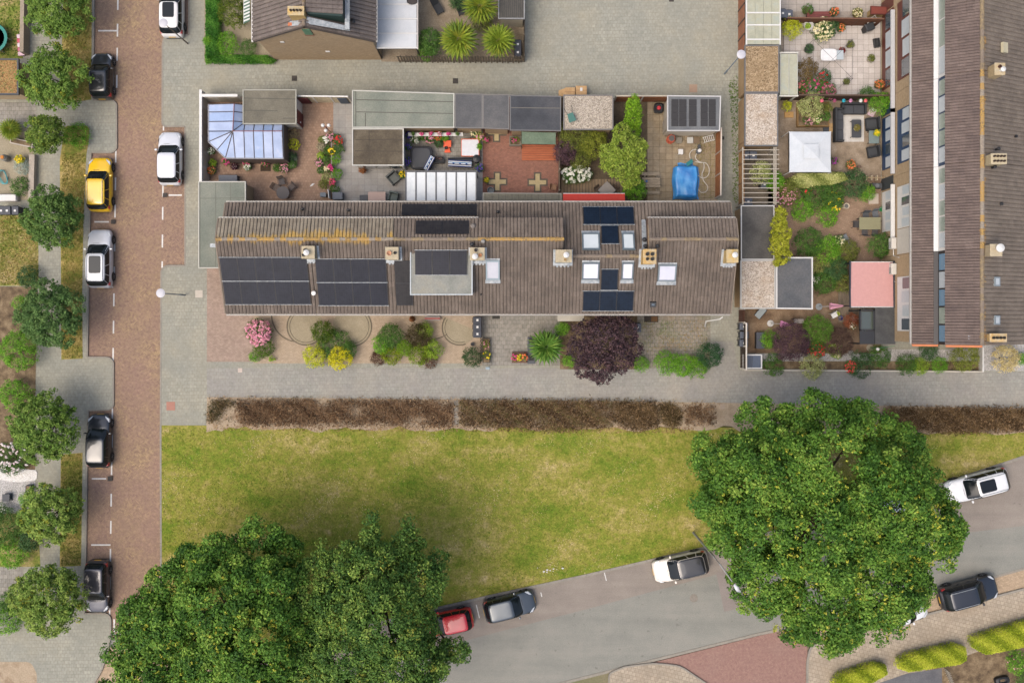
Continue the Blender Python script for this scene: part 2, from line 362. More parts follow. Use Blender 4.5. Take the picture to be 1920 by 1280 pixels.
garden_m = grass_mat('weedy_grass', [(104, 134, 52), (142, 148, 72), (190, 170, 116), (210, 188, 138)], .5)
terra_m = BM('terracotta_paver', (168, 138, 116), (184, 154, 130), (146, 120, 102), .21, .21, .01, 0, .5, [(158, 132, 112)], .5, g=.3)
redb_m = BM('red_brick_paver', (152, 108, 92), (170, 122, 102), (130, 96, 82), .2, .1, .008, 0, .5, [(150, 110, 96)], .7, g=.35)
grey_tile_m = BM('grey_tile', (164, 161, 155), (176, 173, 167), (146, 142, 136), .5, .5, .012, 0, .0, [(170, 160, 148)], .6, g=.2)
oldtile_m = BM('worn_tile', (158, 142, 116), (176, 158, 130), (126, 110, 88), .5, .5, .02, 0, .0, [(146, 128, 100), (164, 154, 134)], .6, g=.35)
mottle_m = BM('mottled_paver', (150, 146, 136), (168, 162, 150), (124, 118, 108), .32, .32, .014, 0, .5, [(118, 112, 98), (172, 166, 156)], .7, g=.35)
pinkpave_m = BM('pink_paver', (166, 144, 128), (182, 160, 142), (150, 130, 116), .21, .1, .006, 0, .5, [(186, 160, 146)], .4, g=.35)
peach_m = BM('peach_paver', (180, 161, 136), (192, 173, 148), (164, 144, 123), .21, .105, .007, 0, .5, [(180, 162, 140)], .5, g=.25)
tancirc_m = NM('washed_slab', [(164, 152, 126), (178, 166, 140)], .8, .9, .4, 40, .35, 12)
gravel_grey_m = GR('grey_gravel', [(150, 146, 140), (184, 180, 174), (208, 204, 198)], .05)
def sheet(name, px, z, m, z0=None, label=None, cat=None):
    o = MB().pp(px, (z - .12) if z0 is None else z0, z, at=z).build(name, m)
    return tag(o, kind='structure')
MB().box(-500, -500, -.5, 500, 500, -.08).build('ground', NM('far_ground', [(120, 118, 88), (140, 132, 104), (110, 116, 74)], .08, .95, .4, 8))['kind'] = 'structure'
sheet('brick_road', [(140, -260), (356, -260), (356, 1198), (140, 1198)], 0, road_m)
for bx in ([(171, -260), (214, -260), (207, 1150), (155, 1150)], [(304, 230), (350, 230), (350, 500), (304, 500)], [(306, -260), (354, -260), (354, 70), (306, 70)]):
    sheet('parking_bays', bx, .004, bay_m)
right_edge = [(354, -260), (354, 66), (308, 66, 9), (304.5, 84, 0), (304, 228, 0), (304, 237, 8), (347, 237), (347, 498), (308, 498, 8), (302, 508), (301, 797)]
right_edge = rpoly(right_edge[:1] + right_edge[1:])
sheet('pavement', right_edge + [(388, 797), (388, 744), (700, 747), (1100, 751), (1500, 757), (2250, 772), (2250, -260)], .1, pave_m)
sheet('front_path', [(388, 690), (388, 744), (700, 747), (1100, 751), (1500, 757), (2250, 772), (2250, 700), (1385, 694), (1375, 640), (1340, 640), (1340, 690)], .104, path_m, .09)
left_edge = rpoly([(177, -260), (174, 188), (214, 188, 9), (218, 196), (218, 277), (214, 286, 9), (170, 286), (168, 400), (165, 540), (163, 669.5), (208, 670, 10), (212, 680), (212, 760), (208, 768, 9), (165, 769), (162, 900), (160, 1050), (158, 1150), (203, 1150, 9), (207, 1160), (207, 1192), (200, 1226), (190, 1256), (175, 1282), (150, 1345)])
sheet('pavement', left_edge + [(-300, 1345), (-300, -260)], .1, pave_m)
# the asphalt road and what borders it
north = [(420, 1238), (560, 1204), (820, 1140), (910, 1119), (1100, 1078), (1325, 1026), (1500, 985), (1770, 906), (1920, 856), (2300, 722)]
south = [(2300, 945), (1920, 1066), (1770, 1108), (1530, 1166), (1420, 1189), (1190, 1246), (1060, 1279), (800, 1345), (420, 1345)]
sheet('asphalt_road', north + south, .0, asph_m)
sheet('crossing_apron', [(195, 1198), (300, 1198), (303, 1225), (340, 1253), (420, 1238), (420, 1345), (130, 1345)], -.006, tan_m)
sheet('asphalt_road', [(200, 1196), (302, 1196), (303, 1212), (204, 1212)], .003, asph_m, -.1)
sheet('parking_lane', [(p[0], p[1] + 1) for p in north[:8]] + [(1920, 858), (2300, 724), (2300, 860), (1920, 985), (1500, 1036), (1420, 1056), (1325, 1081), (1100, 1141), (845, 1207), (560, 1275), (420, 1305)], .004, asph2_m, -.1)
sheet('asphalt_patch', [(1343, 1073), (1400, 1060), (1432, 1130), (1358, 1146)], .008, patch_m, -.1)
sheet('junction_paving', [(1190, 1250), (1420, 1192), (1480, 1178), (1505, 1192), (1514, 1215), (1514, 1345), (1100, 1345)], -.004, redj_m)
sheet('junction_paving', rpoly([(1142, 1345), (1142, 1262, 8), (1170, 1250, 8), (1225, 1243, 10), (1275, 1248, 12), (1330, 1285, 8), (1345, 1345)]), .1, tanwalk_m, -.1)
sheet('side_pavement', rpoly([(1514, 1345), (1514, 1240, 10), (1520, 1212, 10), (1545, 1200, 6), (1920, 1102), (2300, 990), (2300, 1345)]), .1, tanwalk_m, -.1)
sheet('parking_strip', [(1480, 1180), (1540, 1166), (1770, 1110), (1920, 1068), (2300, 947), (2300, 992), (1920, 1104), (1545, 1202)], -.002, tan_m)
sheet('lawn', [(301, 797), (1400, 801), (1920, 806), (2300, 806)] + [(p[0], p[1] - 3) for p in north[::-1]] + [(345, 1252), (305, 1222), (302, 1190)], .098, lawn_m)
def wavy(x0, x1, y, amp, n, seed):
    r = random.Random(seed); return [(x0 + (x1 - x0) * i / n, y + amp * (math.sin(i * .9 + seed) + r.uniform(-1, 1)) * .5) for i in range(n + 1)]
sheet('hedge_soil', wavy(388, 1400, 742, 1, 60, 1) + wavy(1400, 387, 804, 7, 70, 2), .103, sand_m, .05)
sheet('hedge_soil', wavy(1400, 2250, 752, 1, 30, 3) + wavy(2250, 1400, 810, 7, 40, 4), .103, sand_m, .05)
def kerb(name, px, wpx=4, z=.115, close=False):
    mb = MB(); P = [W(p[0], p[1], z) for p in px]
    for a, b in zip(P, P[1:]):
        L = (b - a).length; n = max(1, round(L / 1.0)); dv = (b - a) / n; nn = Vector((-dv.y, dv.x, 0)).normalized() * wpx / S / 2
        for i in range(n):
            p, q = a + dv * (i + .008), a + dv * (i + .992)
            mb.prism([p - nn, q - nn, q + nn, p + nn], -.06, z)
    o = mb.build(name, kerb_m); return tag(o, kind='structure')
kerb('kerb', north, 5); kerb('kerb', south[:4] + [(1500, 1173)], 4, .02); kerb('kerb', [(1480, 1176), (1420, 1189), (1190, 1246), (1060, 1279), (800, 1345)], 5, .03)
kerb('kerb', [(1545, 1202), (1920, 1104), (2300, 992)], 4); kerb('kerb', rpoly([(1514, 1345), (1514, 1240, 10), (1520, 1212, 10), (1545, 1202)])[:-1], 4)
kerb('kerb', rpoly([(1142, 1345), (1142, 1262, 8), (1170, 1250, 8), (1225, 1243, 10), (1275, 1248, 12), (1330, 1285, 8), (1345, 1345)]), 3)
kerb('kerb', right_edge, 3); kerb('kerb', left_edge, 3); kerb('kerb', [(301, 797), (302, 1190), (305, 1222), (345, 1252), (420, 1238)], 3.5)
# painted lines of the brick street
def dash(px0, px1, wpx=2.6, z=.012, name='road_marking'):
    a, b = W(*px0, z), W(*px1, z); d_ = (b - a).normalized(); n_ = Vector((-d_.y, d_.x, 0)) * wpx / S / 2
    o = MB().prism([a - n_, b - n_, b + n_, a + n_], .0, z).build(name, white_m); return tag(o, kind='structure')
def lx(y): return 221 - (y / 1150) * 15.5
def rx(y): return 309 - (y / 800) * 8
for y0 in (-5, 45, 90, 141, 281, 333, 384, 447, 500, 550, 601, 652, 765, 815, 866, 925, 976, 1028, 1080, 1129):
    dash((lx(y0), y0), (lx(y0 + 24), y0 + 24))
for y0 in (58, 233, 345, 388, 440, 490): dash((rx(y0), y0), (rx(y0 + (12 if y0 in (58, 233, 490) else 24)), y0 + (12 if y0 in (58, 233, 490) else 24)))
for x0, x1, y in ((184, 220, 58), (177, 204, 416), (176, 212, 538), (172, 199, 897), (171, 207, 1021), (316, 341, 366)): dash((x0, y), (x1, y))
for a, b in (((207, 1189), (226, 1189)), ((214, 1160), (214, 1186)), ((221, 1176), (221, 1187)), ((229, 1160), (229, 1168)), ((244, 1160), (244, 1180)), ((236, 1176), (236, 1187))): dash(a, b, 2.8)
for a, b in (((893, 1133), (899, 1158)), ((1132, 1068), (1137, 1088)), ((1014, 1110), (1016, 1118))): dash(a, b, 1.6)
# garden grounds
for nm, px, m in (
    ('garden_ground', [(-250, -250), (43, -250), (43, 110), (-250, 110)], garden_m),
    ('driveway', [(-250, 192), (68, 192), (68, 232), (-250, 232)], mottle_m),
    ('garden_ground', [(-250, 240), (62, 240), (66, 375), (-250, 375)], tancirc_m),
    ('garden_ground', [(-250, 402), (72, 402), (72, 536), (-250, 536)], garden_m),
    ('garden_soil', [(-250, 537), (70, 537), (66, 760), (-250, 760)], soil_m),
    ('garden_ground', [(-250, 760), (60, 760), (66, 880), (-250, 880)], soil_m),
    ('garden_gravel', [(-250, 878), (68, 880), (62, 960), (-250, 960)], gravel_grey_m),
    ('garden_ground', [(-250, 962), (70, 962), (76, 1062), (-250, 1062)], garden_m),
    ('garden_soil', [(-250, 1062), (44, 1062), (40, 1180), (-250, 1180)], mottle_m),
    ('garden_soil', rpoly([(-250, 1240), (58, 1240, 10), (69, 1262, 6), (69, 1345), (-250, 1345)]), sand_m),
    ('verge', [(122, -250), (174, -250), (171, 187), (112, 196), (116, 90)], dry_m),
    ('verge', rpoly([(122, 236, 6), (168, 236, 10), (166, 268, 8), (162, 290), (156, 420), (154, 560), (155, 672), (115, 674), (114, 480), (112, 300)]), dry_m),
    ('verge', [(114, 852), (155, 848), (152, 1060), (112, 1062)], dry_m),
    ('front_garden', [(383, 0), (383, 118), (520, 116), (520, -200), (383, -200)], tancirc_m),
    ('back_garden', [(715, -200), (984, -200), (984, 116), (715, 116)], NM('dusty_slabs', [(150, 134, 112), (178, 162, 138)], 1.2, .95, .5, 20, .5)),
    ('patio', [(384, 182), (625, 182), (625, 385), (384, 385)], terra_m),
    ('patio', [(625, 182), (905, 182), (905, 385), (625, 385)], grey_tile_m),
    ('patio', [(757, 240), (904, 240), (904, 322), (757, 322)], mottle_m),
    ('patio', [(905, 182), (1050, 182), (1050, 385), (905, 385)], redb_m),
    ('back_garden', [(1050, 184), (1214, 184), (1214, 385), (1050, 385)], NM('dark_soil', [(86, 74, 58), (112, 98, 78)], 1.5, .95, .6, 16, .4)),
    ('patio', [(1214, 184), (1345, 184), (1345, 385), (1214, 385)], oldtile_m),
    ('front_garden', [(388, 503), (475, 503), (475, 678), (388, 678)], pinkpave_m),
    ('front_garden', [(475, 560), (872, 560), (872, 681), (475, 681)], peach_m),
    ('front_garden', [(872, 560), (904, 560), (904, 684), (872, 684)], peach_m),
    ('front_garden', [(904, 560), (1050, 560), (1050, 685), (904, 685)], mottle_m),
    ('front_garden', [(1050, 560), (1195, 560), (1195, 692), (1050, 692)], soil_m),
    ('front_garden', [(1195, 560), (1332, 560), (1332, 690), (1195, 690)], BM('weedy_paver', (150, 144, 132), (164, 156, 142), (120, 112, 98), .3, .3, .016, 0, .5, [(128, 136, 88), (160, 140, 112)], .55, g=.4)),
    ('patio', [(1464, -200), (1652, -200), (1652, 22), (1464, 22)], BM('pale_slab', (186, 176, 164), (196, 186, 174), (160, 150, 138), .6, .6, .02, 0, .0, None, g=.25)),
    ('back_garden', [(1464, 22), (1652, 22), (1652, 188), (1464, 188)], NM('mortar_bed', [(168, 156, 142), (184, 172, 158)], 2, .95, .3, 30, .3)),
    ('patio', [(1458, 188), (1652, 188), (1652, 330), (1458, 330)], NM('stained_slabs', [(140, 124, 104), (164, 146, 124), (184, 168, 148)], .9, .95, .4, 24, .4)),
    ('back_garden', [(1395, 275), (1458, 275), (1458, 384), (1395, 384)], NM('shed_slabs', [(122, 112, 96), (142, 130, 112)], 1.3, .95, .4, 24, .4)),
    ('back_garden', [(1440, 330), (1652, 330), (1652, 490), (1440, 490)], BM('brown_clinker', (160, 134, 112), (176, 150, 126), (130, 108, 90), .2, .1, .01, R(30), .5, [(150, 126, 104)], .6, g=.35)),
    ('back_garden', [(1392, 490), (1652, 490), (1652, 662), (1392, 662)], NM('brown_earth', [(112, 92, 72), (142, 118, 94), (160, 138, 112)], 1.1, .95, .5, 20, .4)),
    ('garden_gravel', [(1424, 663), (1653, 663), (1653, 655), (1830, 655), (1830, 676), (1424, 676.5)], gravel_grey_m),
    ('garden_soil', [(1392, 677.5), (1836, 677), (1836, 694), (1392, 691)], soil_m),
    ('garden_gravel', [(1838, 640), (2250, 640), (2250, 697), (1838, 695)], gravel_grey_m),
    ('garden_soil', [(1560, 1310), (1640, 1290), (1920, 1190), (2300, 1060), (2300, 1345), (1560, 1345)], soil_m),
    ): sheet(nm, px, .108 if 'patio' in nm and px[0][0] == 757 else .1045, m, .06)
# individual pale tiles of the north-east patio
pat = MB().pp([(1468, 40), (1651, 40), (1651, 186), (1468, 186)], .07, .107).build('tiled_patio', NM('tile_joint', [(150, 140, 130)], 2, .95, 0)); tag(pat, kind='structure')
tl = W(1470, 42, .13); tp = 10.6 / S
tm = [NM('pale_tile_%d' % i, [c, tuple(min(255, q + 8) for q in c)], 2.5, .6, .1, 20, .2, obj=False) for i, c in enumerate(((206, 197, 188), (200, 191, 182), (212, 203, 194)))]
tme = [MB().box(.01, -tp + .01, -.02, tp - .01, -.01, .004).mesh('tile', m_) for m_ in tm]
for i in range(17):
    for j in range(13):
        inst(random.choice(tme), 'tile', (tl.x + i * tp, tl.y - j * tp, .112 + random.uniform(0, .003)), parent=pat)
# manhole covers and drains
iron_m = NM('cast_iron', [(58, 54, 50), (84, 78, 72)], 6, .7, .5, 30, .3)
for px, py, sz, m, lb in ((552, 147, 10, iron_m, 'dark square drain cover in the alley near the tan gable'), (854, 152, 10, iron_m, 'dark square drain cover in the alley above the grey flat roofs'),
        (320, 761, 16, paint((180, 130, 112), .9), 'reddish square inset in the grey pavement beside the lawn'), (1300, 166, 15, paint((176, 148, 124), .9), 'rusty square inset cover above the small solar shed'),
        (309, 366, 8, iron_m, 'small gully grate beside the white parking line on the right of the street'), (212, 416, 8, iron_m, 'small gully grate between the yellow car and the silver car'),
        (206, 897, 9, iron_m, 'small gully grate near the dark car beside the lawn street'), (1355, 259, 6, iron_m, 'tiny gully in the passage beside the slatted wooden fence'), (1259, -1, 9, iron_m, 'dark drain cover at the upper edge of the paved yard'),
        (373, 551, 14, paint((204, 194, 178), .9), 'pale paving slabs set in the pavement beside the disc lamp'), (450, 694, 8, paint((206, 190, 176), .9), 'pale square slab in the front path below the pink hydrangea'),
        (1355, 762, 9, paint((178, 160, 138), .9), 'pale square cover in the sand near the sparse brown hedge')):
    p = W(px, py, .118); t = thing('drain_cover', lb, 'drain cover', (p.x, p.y, .1)); q = sz / S / 2
    MB().box(p.x - q, p.y - q, .09, p.x + q, p.y + q, .116).build('cover', m, t, bevel=.006)
    g_ = MB()
    for k in (-.5, 0, .5): g_.box(p.x - q * .7, p.y + k * q - .012, .1165, p.x + q * .7, p.y + k * q + .012, .12)
    g_.build('ribs', m, t)
p = W(1301, 1121, .01); t = thing('manhole_cover', 'round manhole cover in the asphalt beside the cream car', 'manhole cover', (p.x, p.y, 0))
MB().lathe((p.x, p.y, 0), [(.32, 0), (.32, .014), (.26, .014), (.255, .008), (.01, .008)], 24).build('cover', NM('worn_iron', [(140, 132, 120), (156, 148, 136)], 5, .8, .3), t)
# stepping path through the hedge
st = tag(MB().pp([(850, 747), (861, 747), (861, 797), (850, 797)], .05, .114).build('stepping_path', sand_m), kind='structure')
for k in range(4):
    a = W(851, 749 + k * 12, .13); MB().box(a.x, a.y - 11 / S, .1, a.x + 9 / S, a.y - .6 / S, .13 + .004 * (k % 2)).build('slab', kerb_m, st)
# ------------------------------------------------------------------ grass blades on the lawn: nobody could count them
def blades(name, px_poly, n, pal, label, size=.13, z=.1):
    poly = [(p[0], p[1]) for p in px_poly]; xs = [p[0] for p in poly]; ys = [p[1] for p in poly]
    q = np.column_stack([rng.uniform(min(xs), max(xs), n), rng.uniform(min(ys), max(ys), n)]); ins = np.zeros(n, bool); m = len(poly)
    for i in range(m):
        x1, y1 = poly[i]; x2, y2 = poly[(i + 1) % m]
        c = ((y1 > q[:, 1]) != (y2 > q[:, 1])) & (q[:, 0] < (x2 - x1) * (q[:, 1] - y1) / (y2 - y1 + 1e-9) + x1); ins ^= c
    q = q[ins]; N = len(q); k = (H - z) / H / S
    ctr = np.column_stack([(q[:, 0] - NX) * k, (NY - q[:, 1]) * k, np.full(N, z + .025)])
    f = .5 + .25 * np.sin(q[:, 0] * .021 + 1) * np.cos(q[:, 1] * .027) + .2 * np.sin(q[:, 0] * .06 + q[:, 1] * .05) + rng.normal(size=N) * .18
    nr = unit(rng.normal(size=(N, 3)) * .6 + np.array([0, 0, 1]))
    me = leaf_mesh(name, ctr, nr, size * rng.uniform(.5, 1.3, N), pal_cols(pal, f, rng.normal(size=N) * .12), twig, .3, .1)
    o = bpy.data.objects.new(name, me); COL.objects.link(o); return tag(o, label, 'grass', kind='stuff')
LP = [(303, 801), (1330, 812), (1400, 803), (1920, 812), (1990, 812)] + [(p[0], p[1] - 5) for p in north[8::-1]] + [(345, 1248), (306, 1220)]
blades('grass', LP, 90000, [(104, 136, 42), (142, 154, 58), (176, 168, 84), (224, 206, 154)], 'patchy green and straw coloured lawn grass')
blades('grass', [(122, 0), (172, 0), (170, 187), (118, 195)], 2500, [(90, 108, 40), (150, 136, 66), (190, 160, 96)], 'dry grass on the verge by the black car', .14)
blades('grass', [(116, 286), (160, 290), (154, 560), (155, 670), (116, 672)], 6000, [(90, 108, 40), (150, 136, 66), (196, 166, 100)], 'straw coloured verge grass beside the yellow and silver cars', .14)
blades('grass', [(115, 853), (154, 850), (151, 1058), (114, 1060)], 3500, [(70, 100, 30), (110, 120, 44), (170, 150, 90)], 'short verge grass beside the lower left street trees', .14)
blades('grass', [(0, 403), (70, 403), (72, 534), (0, 534)], 3000, [(84, 120, 40), (140, 140, 60), (200, 174, 112)], 'weedy front garden grass below the three black bins', .2)
blades('grass', [(0, 0), (40, 0), (42, 105), (0, 105)], 500, [(84, 120, 40), (110, 130, 50)], 'grass tufts growing between the slabs by the trampoline', .22)
# ------------------------------------------------------------------ buildings
def tile_mat(name, cols, lichen=None, ridge=None, cw=.3, rw=.34, alongx=True):
    m, n, p = newmat(name); v = pos(n)
    sx = n.nodes.new('ShaderNodeSeparateXYZ'); n.links.new(v, sx.inputs[0])
    X, Y = (sx.outputs[0], sx.outputs[1]) if alongx else (sx.outputs[1], sx.outputs[0])
    cb = n.nodes.new('ShaderNodeCombineXYZ'); n.links.new(math_(n, 'FLOOR', math_(n, 'DIVIDE', X, cw)), cb.inputs[0]); n.links.new(math_(n, 'FLOOR', math_(n, 'DIVIDE', Y, rw)), cb.inputs[1])
    wn = n.nodes.new('ShaderNodeTexWhiteNoise'); wn.noise_dimensions = '2D'; n.links.new(cb.outputs[0], wn.inputs['Vector'])
    f = math_(n, 'ADD', math_(n, 'MULTIPLY', wn.outputs['Value'], .2), math_(n, 'MULTIPLY', noise(n, v, .7, 6, .65), .8))
    col = ramp(n, f, [C(*c) for c in cols], .25, .75)
    if lichen:
        nz = noise(n, mapv(n, v, sc=(3.2, .7, 1) if alongx else (.7, 3.2, 1)), 1.3, 6, .7)
        y0, wd = ridge; dist = math_(n, 'DIVIDE', math_(n, 'ABSOLUTE', math_(n, 'SUBTRACT', Y, y0)), wd)
        pz = ramp(n, noise(n, v, .45, 3), [(0, 0, 0), (.3,) * 3], .4, .6); f2 = math_(n, 'SUBTRACT', math_(n, 'ADD', nz, math_(n, 'ADD', pz, .03)), math_(n, 'MULTIPLY', dist, .42))
        mk = ramp(n, f2, [(0, 0, 0), (.7,) * 3], .5, .68); col = mixc(n, mk, col, C(*lichen))
    col = grain(n, v, col, .35, 8); n.links.new(col, p.inputs['Base Color']); p.inputs['Roughness'].default_value = .85; p.inputs['Specular IOR Level'].default_value = .25
    bumpn(n, p, noise(n, v, 30, 4), .25, .02); return m
TILE = [(104, 94, 85), (121, 109, 98), (138, 125, 113)]
def tiled(a, b, c, d_, cw=.25, rw=.34, hgt=.06, step=.035):
    """pantiles over a slope: a-b the eave edge, d-c the ridge edge"""
    a, b, c, d_ = (Vector(q) for q in (a, b, c, d_)); n_ = (b - a).cross(d_ - a).normalized()
    if n_.z < 0: n_ = -n_
    nc = max(2, round((b - a).length / cw)); nr = max(1, round((d_ - a).length / rw)); prof = ((0, -.35), (.14, .9), (.4, 1.0), (.7, .75), (.9, .5))
    U = [((i + q[0]) / nc, q[1] * hgt) for i in range(nc) for q in prof] + [(1, -.35 * hgt)]; mb = MB(); m = len(U)
    for j in range(nr):
        t0, t1 = j / nr, min(1, (j + 1) / nr + .02); vs = []
        for t, lift in ((t0, step), (t1, .004)):
            l, r = a.lerp(d_, t), b.lerp(c, t); vs += [l.lerp(r, u) + n_ * (h_ + lift) for u, h_ in U]
        l, r = a.lerp(d_, t0), b.lerp(c, t0); vs += [l.lerp(r, u) for u, h_ in U]
        fs = [(i, i + 1, m + i + 1, m + i) for i in range(m - 1)] + [(2 * m + i, 2 * m + i + 1, i + 1, i) for i in range(m - 1)]
        mb.add(vs, fs)
    return mb
def ridge_tiles(a, b, parent, mats, r=.13, L=.42):
    a, b = Vector(a), Vector(b); d_ = (b - a); n = max(1, round(d_.length / L)); d_ /= n; ang = math.atan2(d_.y, d_.x); ms = []
    for m_ in mats:
        mb = MB(); l = d_.length; vs = []; fs = []
        for i, (x, rr) in enumerate(((0, r * 1.12), (.06, r * 1.12), (.065, r), (l + .03, r * .94))):
            vs += [(x, rr * math.cos(k * math.pi / 6), rr * .75 * math.sin(k * math.pi / 6)) for k in range(7)]
        for i in range(3):
            for k in range(6): fs.append((i * 7 + k, i * 7 + k + 1, i * 7 + k + 8, i * 7 + k + 7))
        ms.append(mb.add(vs, fs).mesh('ridge_tile', m_))
    for i in range(n): inst(random.choice(ms), 'ridge_tile', a + d_ * i, parent=parent, rz=ang + random.uniform(-.02, .02))
brick_tan_m = BM('tan_brick', (186, 160, 124), (200, 174, 138), (170, 148, 120), .21, .065, .008, 0, .5, [(178, 156, 126), (192, 170, 138)], .5, wall=True, g=.25)
gutter_m = NM('zinc_gutter', [(184, 180, 172), (200, 196, 188)], 3, .5, 0, g=.2, metal=.2)
lead_m = NM('lead', [(150, 156, 160), (182, 188, 190), (206, 208, 206)], 4, .55, .3, 14, .3, metal=.3)
black_m = FLAT('black_plastic', (36, 36, 38), .5)
glass_m = GLASS('window_glass', (84, 96, 104), .06); blind_m = NM('window_blind', [(196, 204, 206), (210, 216, 218)], 2, .4, 0, g=.1, spec=.7)
bluegl_m = GLASS('blue_glass', (120, 158, 184), .08)
ws = paint((232, 230, 224), .45); cream = paint((214, 204, 184), .6)
def plane_hit(px, py, f):                    # where the sight line of a pixel meets the roof z = f(X, Y)
    z = 6.0
    for _ in range(40): q = W(px, py, z); z = f(q.x, q.y)
    return W(px, py, z)
SL = 0.424; EY, EZ = .46, 5.3; RY, RZ = 5.65, 7.5; R4Y, R4Z = 4.5, 5.3 + .424 * (4.5 - .46); BY, BZ = 8.47, 5.3; DY, DZ = 7.17, 6.9; LY, LZ = 7.12, 5.3 + .428 * (8.47 - 7.12)
front = lambda X, Y: EZ + SL * (Y - EY)
back4 = lambda X, Y: BZ + .428 * (BY - Y)
backu = lambda X, Y: RZ - (RZ - DZ) / (DY - RY) * (Y - RY)
def chimney(parent, px, py, z1, sx=.84, sy=.8, col=(180, 166, 136), pots=(), cowl=None, zb=6.2, flash=True, side=1):
    p = W(px, py, z1); c = MB().box(p.x - sx / 2, p.y - sy / 2, zb, p.x + sx / 2, p.y + sy / 2, z1).build('chimney', BM('chimney_brick', col, tuple(min(255, q + 14) for q in col), (160, 146, 120), .21, .065, .01, wall=True), parent)
    MB().box(p.x - sx / 2 - .04, p.y - sy / 2 - .04, z1 + .002, p.x + sx / 2 + .04, p.y + sy / 2 + .04, z1 + .07).build('cap', NM('chimney_cap', [tuple(min(255, q + 8) for q in col), (204, 190, 160)], 3, .9, .4, g=.3), c, bevel=.015)
    for dx, dy, r, cc in pots:
        MB().lathe((p.x + dx, p.y + dy, z1 + .06), [(r, 0), (r, .16), (r * .8, .16), (r * .75, .04), (.01, .04)], 14).build('flue_pot', paint(cc, .6), c)
    if cowl:
        dx, dy, r = cowl; mb = MB().lathe((p.x + dx, p.y + dy, z1 + .06), [(r * .5, 0), (r * .5, .3), (r, .3), (r, .36), (r * .3, .44), (.01, .45)], 18); mb.build('cowl', ws, c, smooth=False)
    if flash:
        zf = front(p.x, p.y)
        mb = MB()
        for x0, x1, y0, y1 in ((-sx / 2 - .16, -sx / 2, -sy / 2 - .2, sy / 2 + .1), (sx / 2, sx / 2 + .16, -sy / 2 - .2, sy / 2 + .1), (-sx / 2, sx / 2, -sy / 2 - .2, -sy / 2)):
            P = [Vector((p.x + x, p.y + y, front(0, p.y + y) + .13)) for x, y in ((x0, y0), (x1, y0), (x1, y1), (x0, y1))]; mb.slab(P, .03)
        for k in range(4): q = Vector((p.x - sx / 2 + (k + .5) * sx / 4, p.y - sy / 2 - .24, front(0, p.y - sy / 2 - .24) + .1)); mb.obox(q, .14, .12, .03)
        mb.build('lead_flashing', lead_m, c)
    return c
def vent(parent, px, py, f, r=.11, h=.3, col=(40, 40, 42)):
    q = plane_hit(px, py, f); MB().lathe((q.x, q.y, q.z - .1), [(r * .7, 0), (r * .7, h), (r, h), (r, h + .1), (r * .5, h + .16), (.01, h + .16)], 12).build('roof_vent', paint(col), parent)
def skylight(parent, px0, py0, px1, py1, f, glass=blind_m, frame=(120, 130, 134), apron=True, south=True):
    a, b = plane_hit(px0, py1, f), plane_hit(px1, py1, f); c, d_ = plane_hit(px1, py0, f), plane_hit(px0, py0, f)
    x0, x1 = (a.x + d_.x) / 2, (b.x + c.x) / 2; y0, y1 = a.y, d_.y
    P = lambda x, y, l: Vector((x, y, f(x, y) + l)); fr = paint(frame, .5)
    def ring(x0, x1, y0, y1, wd, l, th):
        mb = MB()
        for u0, u1, v0, v1 in ((x0, x0 + wd, y0, y1), (x1 - wd, x1, y0, y1), (x0 + wd, x1 - wd, y0, y0 + wd), (x0 + wd, x1 - wd, y1 - wd, y1)):
            mb.slab([P(u0, v0, l), P(u1, v0, l), P(u1, v1, l), P(u0, v1, l)], th)
        return mb
    s_ = ring(x0, x1, y0, y1, .1, .26, .3).build('skylight', fr, parent)
    MB().slab([P(x0 + .1, y0 + .1, .23), P(x1 - .1, y0 + .1, .23), P(x1 - .1, y1 - .1, .23), P(x0 + .1, y1 - .1, .23)], .05).build('pane', glass, s_)
    if apron:
        ya, yb = (y0 - .24, y0) if south else (y0 - .02, y0)
        MB().slab([P(x0 - .05, ya, .13), P(x1 + .05, ya, .13), P(x1 + .05, yb, .16), P(x0 - .05, yb, .16)], .03).build('apron', lead_m, s_)
        MB().slab([P(x0 - .02, y1, .15), P(x1 + .02, y1, .15), P(x1 + .02, y1 + .16, .12), P(x0 - .02, y1 + .16, .12)], .03).build('head_flashing', lead_m, s_)
def solar_mat(name, c1, c2, line):
    m, n, p = newmat(name); v = pos(n); b = n.nodes.new('ShaderNodeTexBrick'); b.offset = 0; n.links.new(v, b.inputs['Vector'])
    for k, val in (('Scale', 1), ('Mortar Size', .006), ('Brick Width', .165), ('Row Height', .155), ('Mortar Smooth', .2), ('Bias', 0)): b.inputs[k].default_value = val
    for k, c in (('Color1', c1), ('Color2', c2), ('Mortar', line)): b.inputs[k].default_value = (*C(*c), 1)
    col = mixc(n, .5, b.outputs['Color'], ramp(n, noise(n, v, .9, 5), [(.55,) * 3, (1.3,) * 3], .3, .7), 'MULTIPLY')
    n.links.new(col, p.inputs['Base Color']); p.inputs['Roughness'].default_value = .3; p.inputs['Specular IOR Level'].default_value = .16; return m
sol_m = solar_mat('solar_cells', (28, 31, 42), (38, 40, 50), (52, 52, 60)); sol2_m = solar_mat('solar_cells_black', (40, 38, 40), (50, 48, 48), (58, 54, 52)); sol3_m = solar_mat('solar_cells_blue', (20, 30, 44), (26, 38, 54), (34, 46, 60))
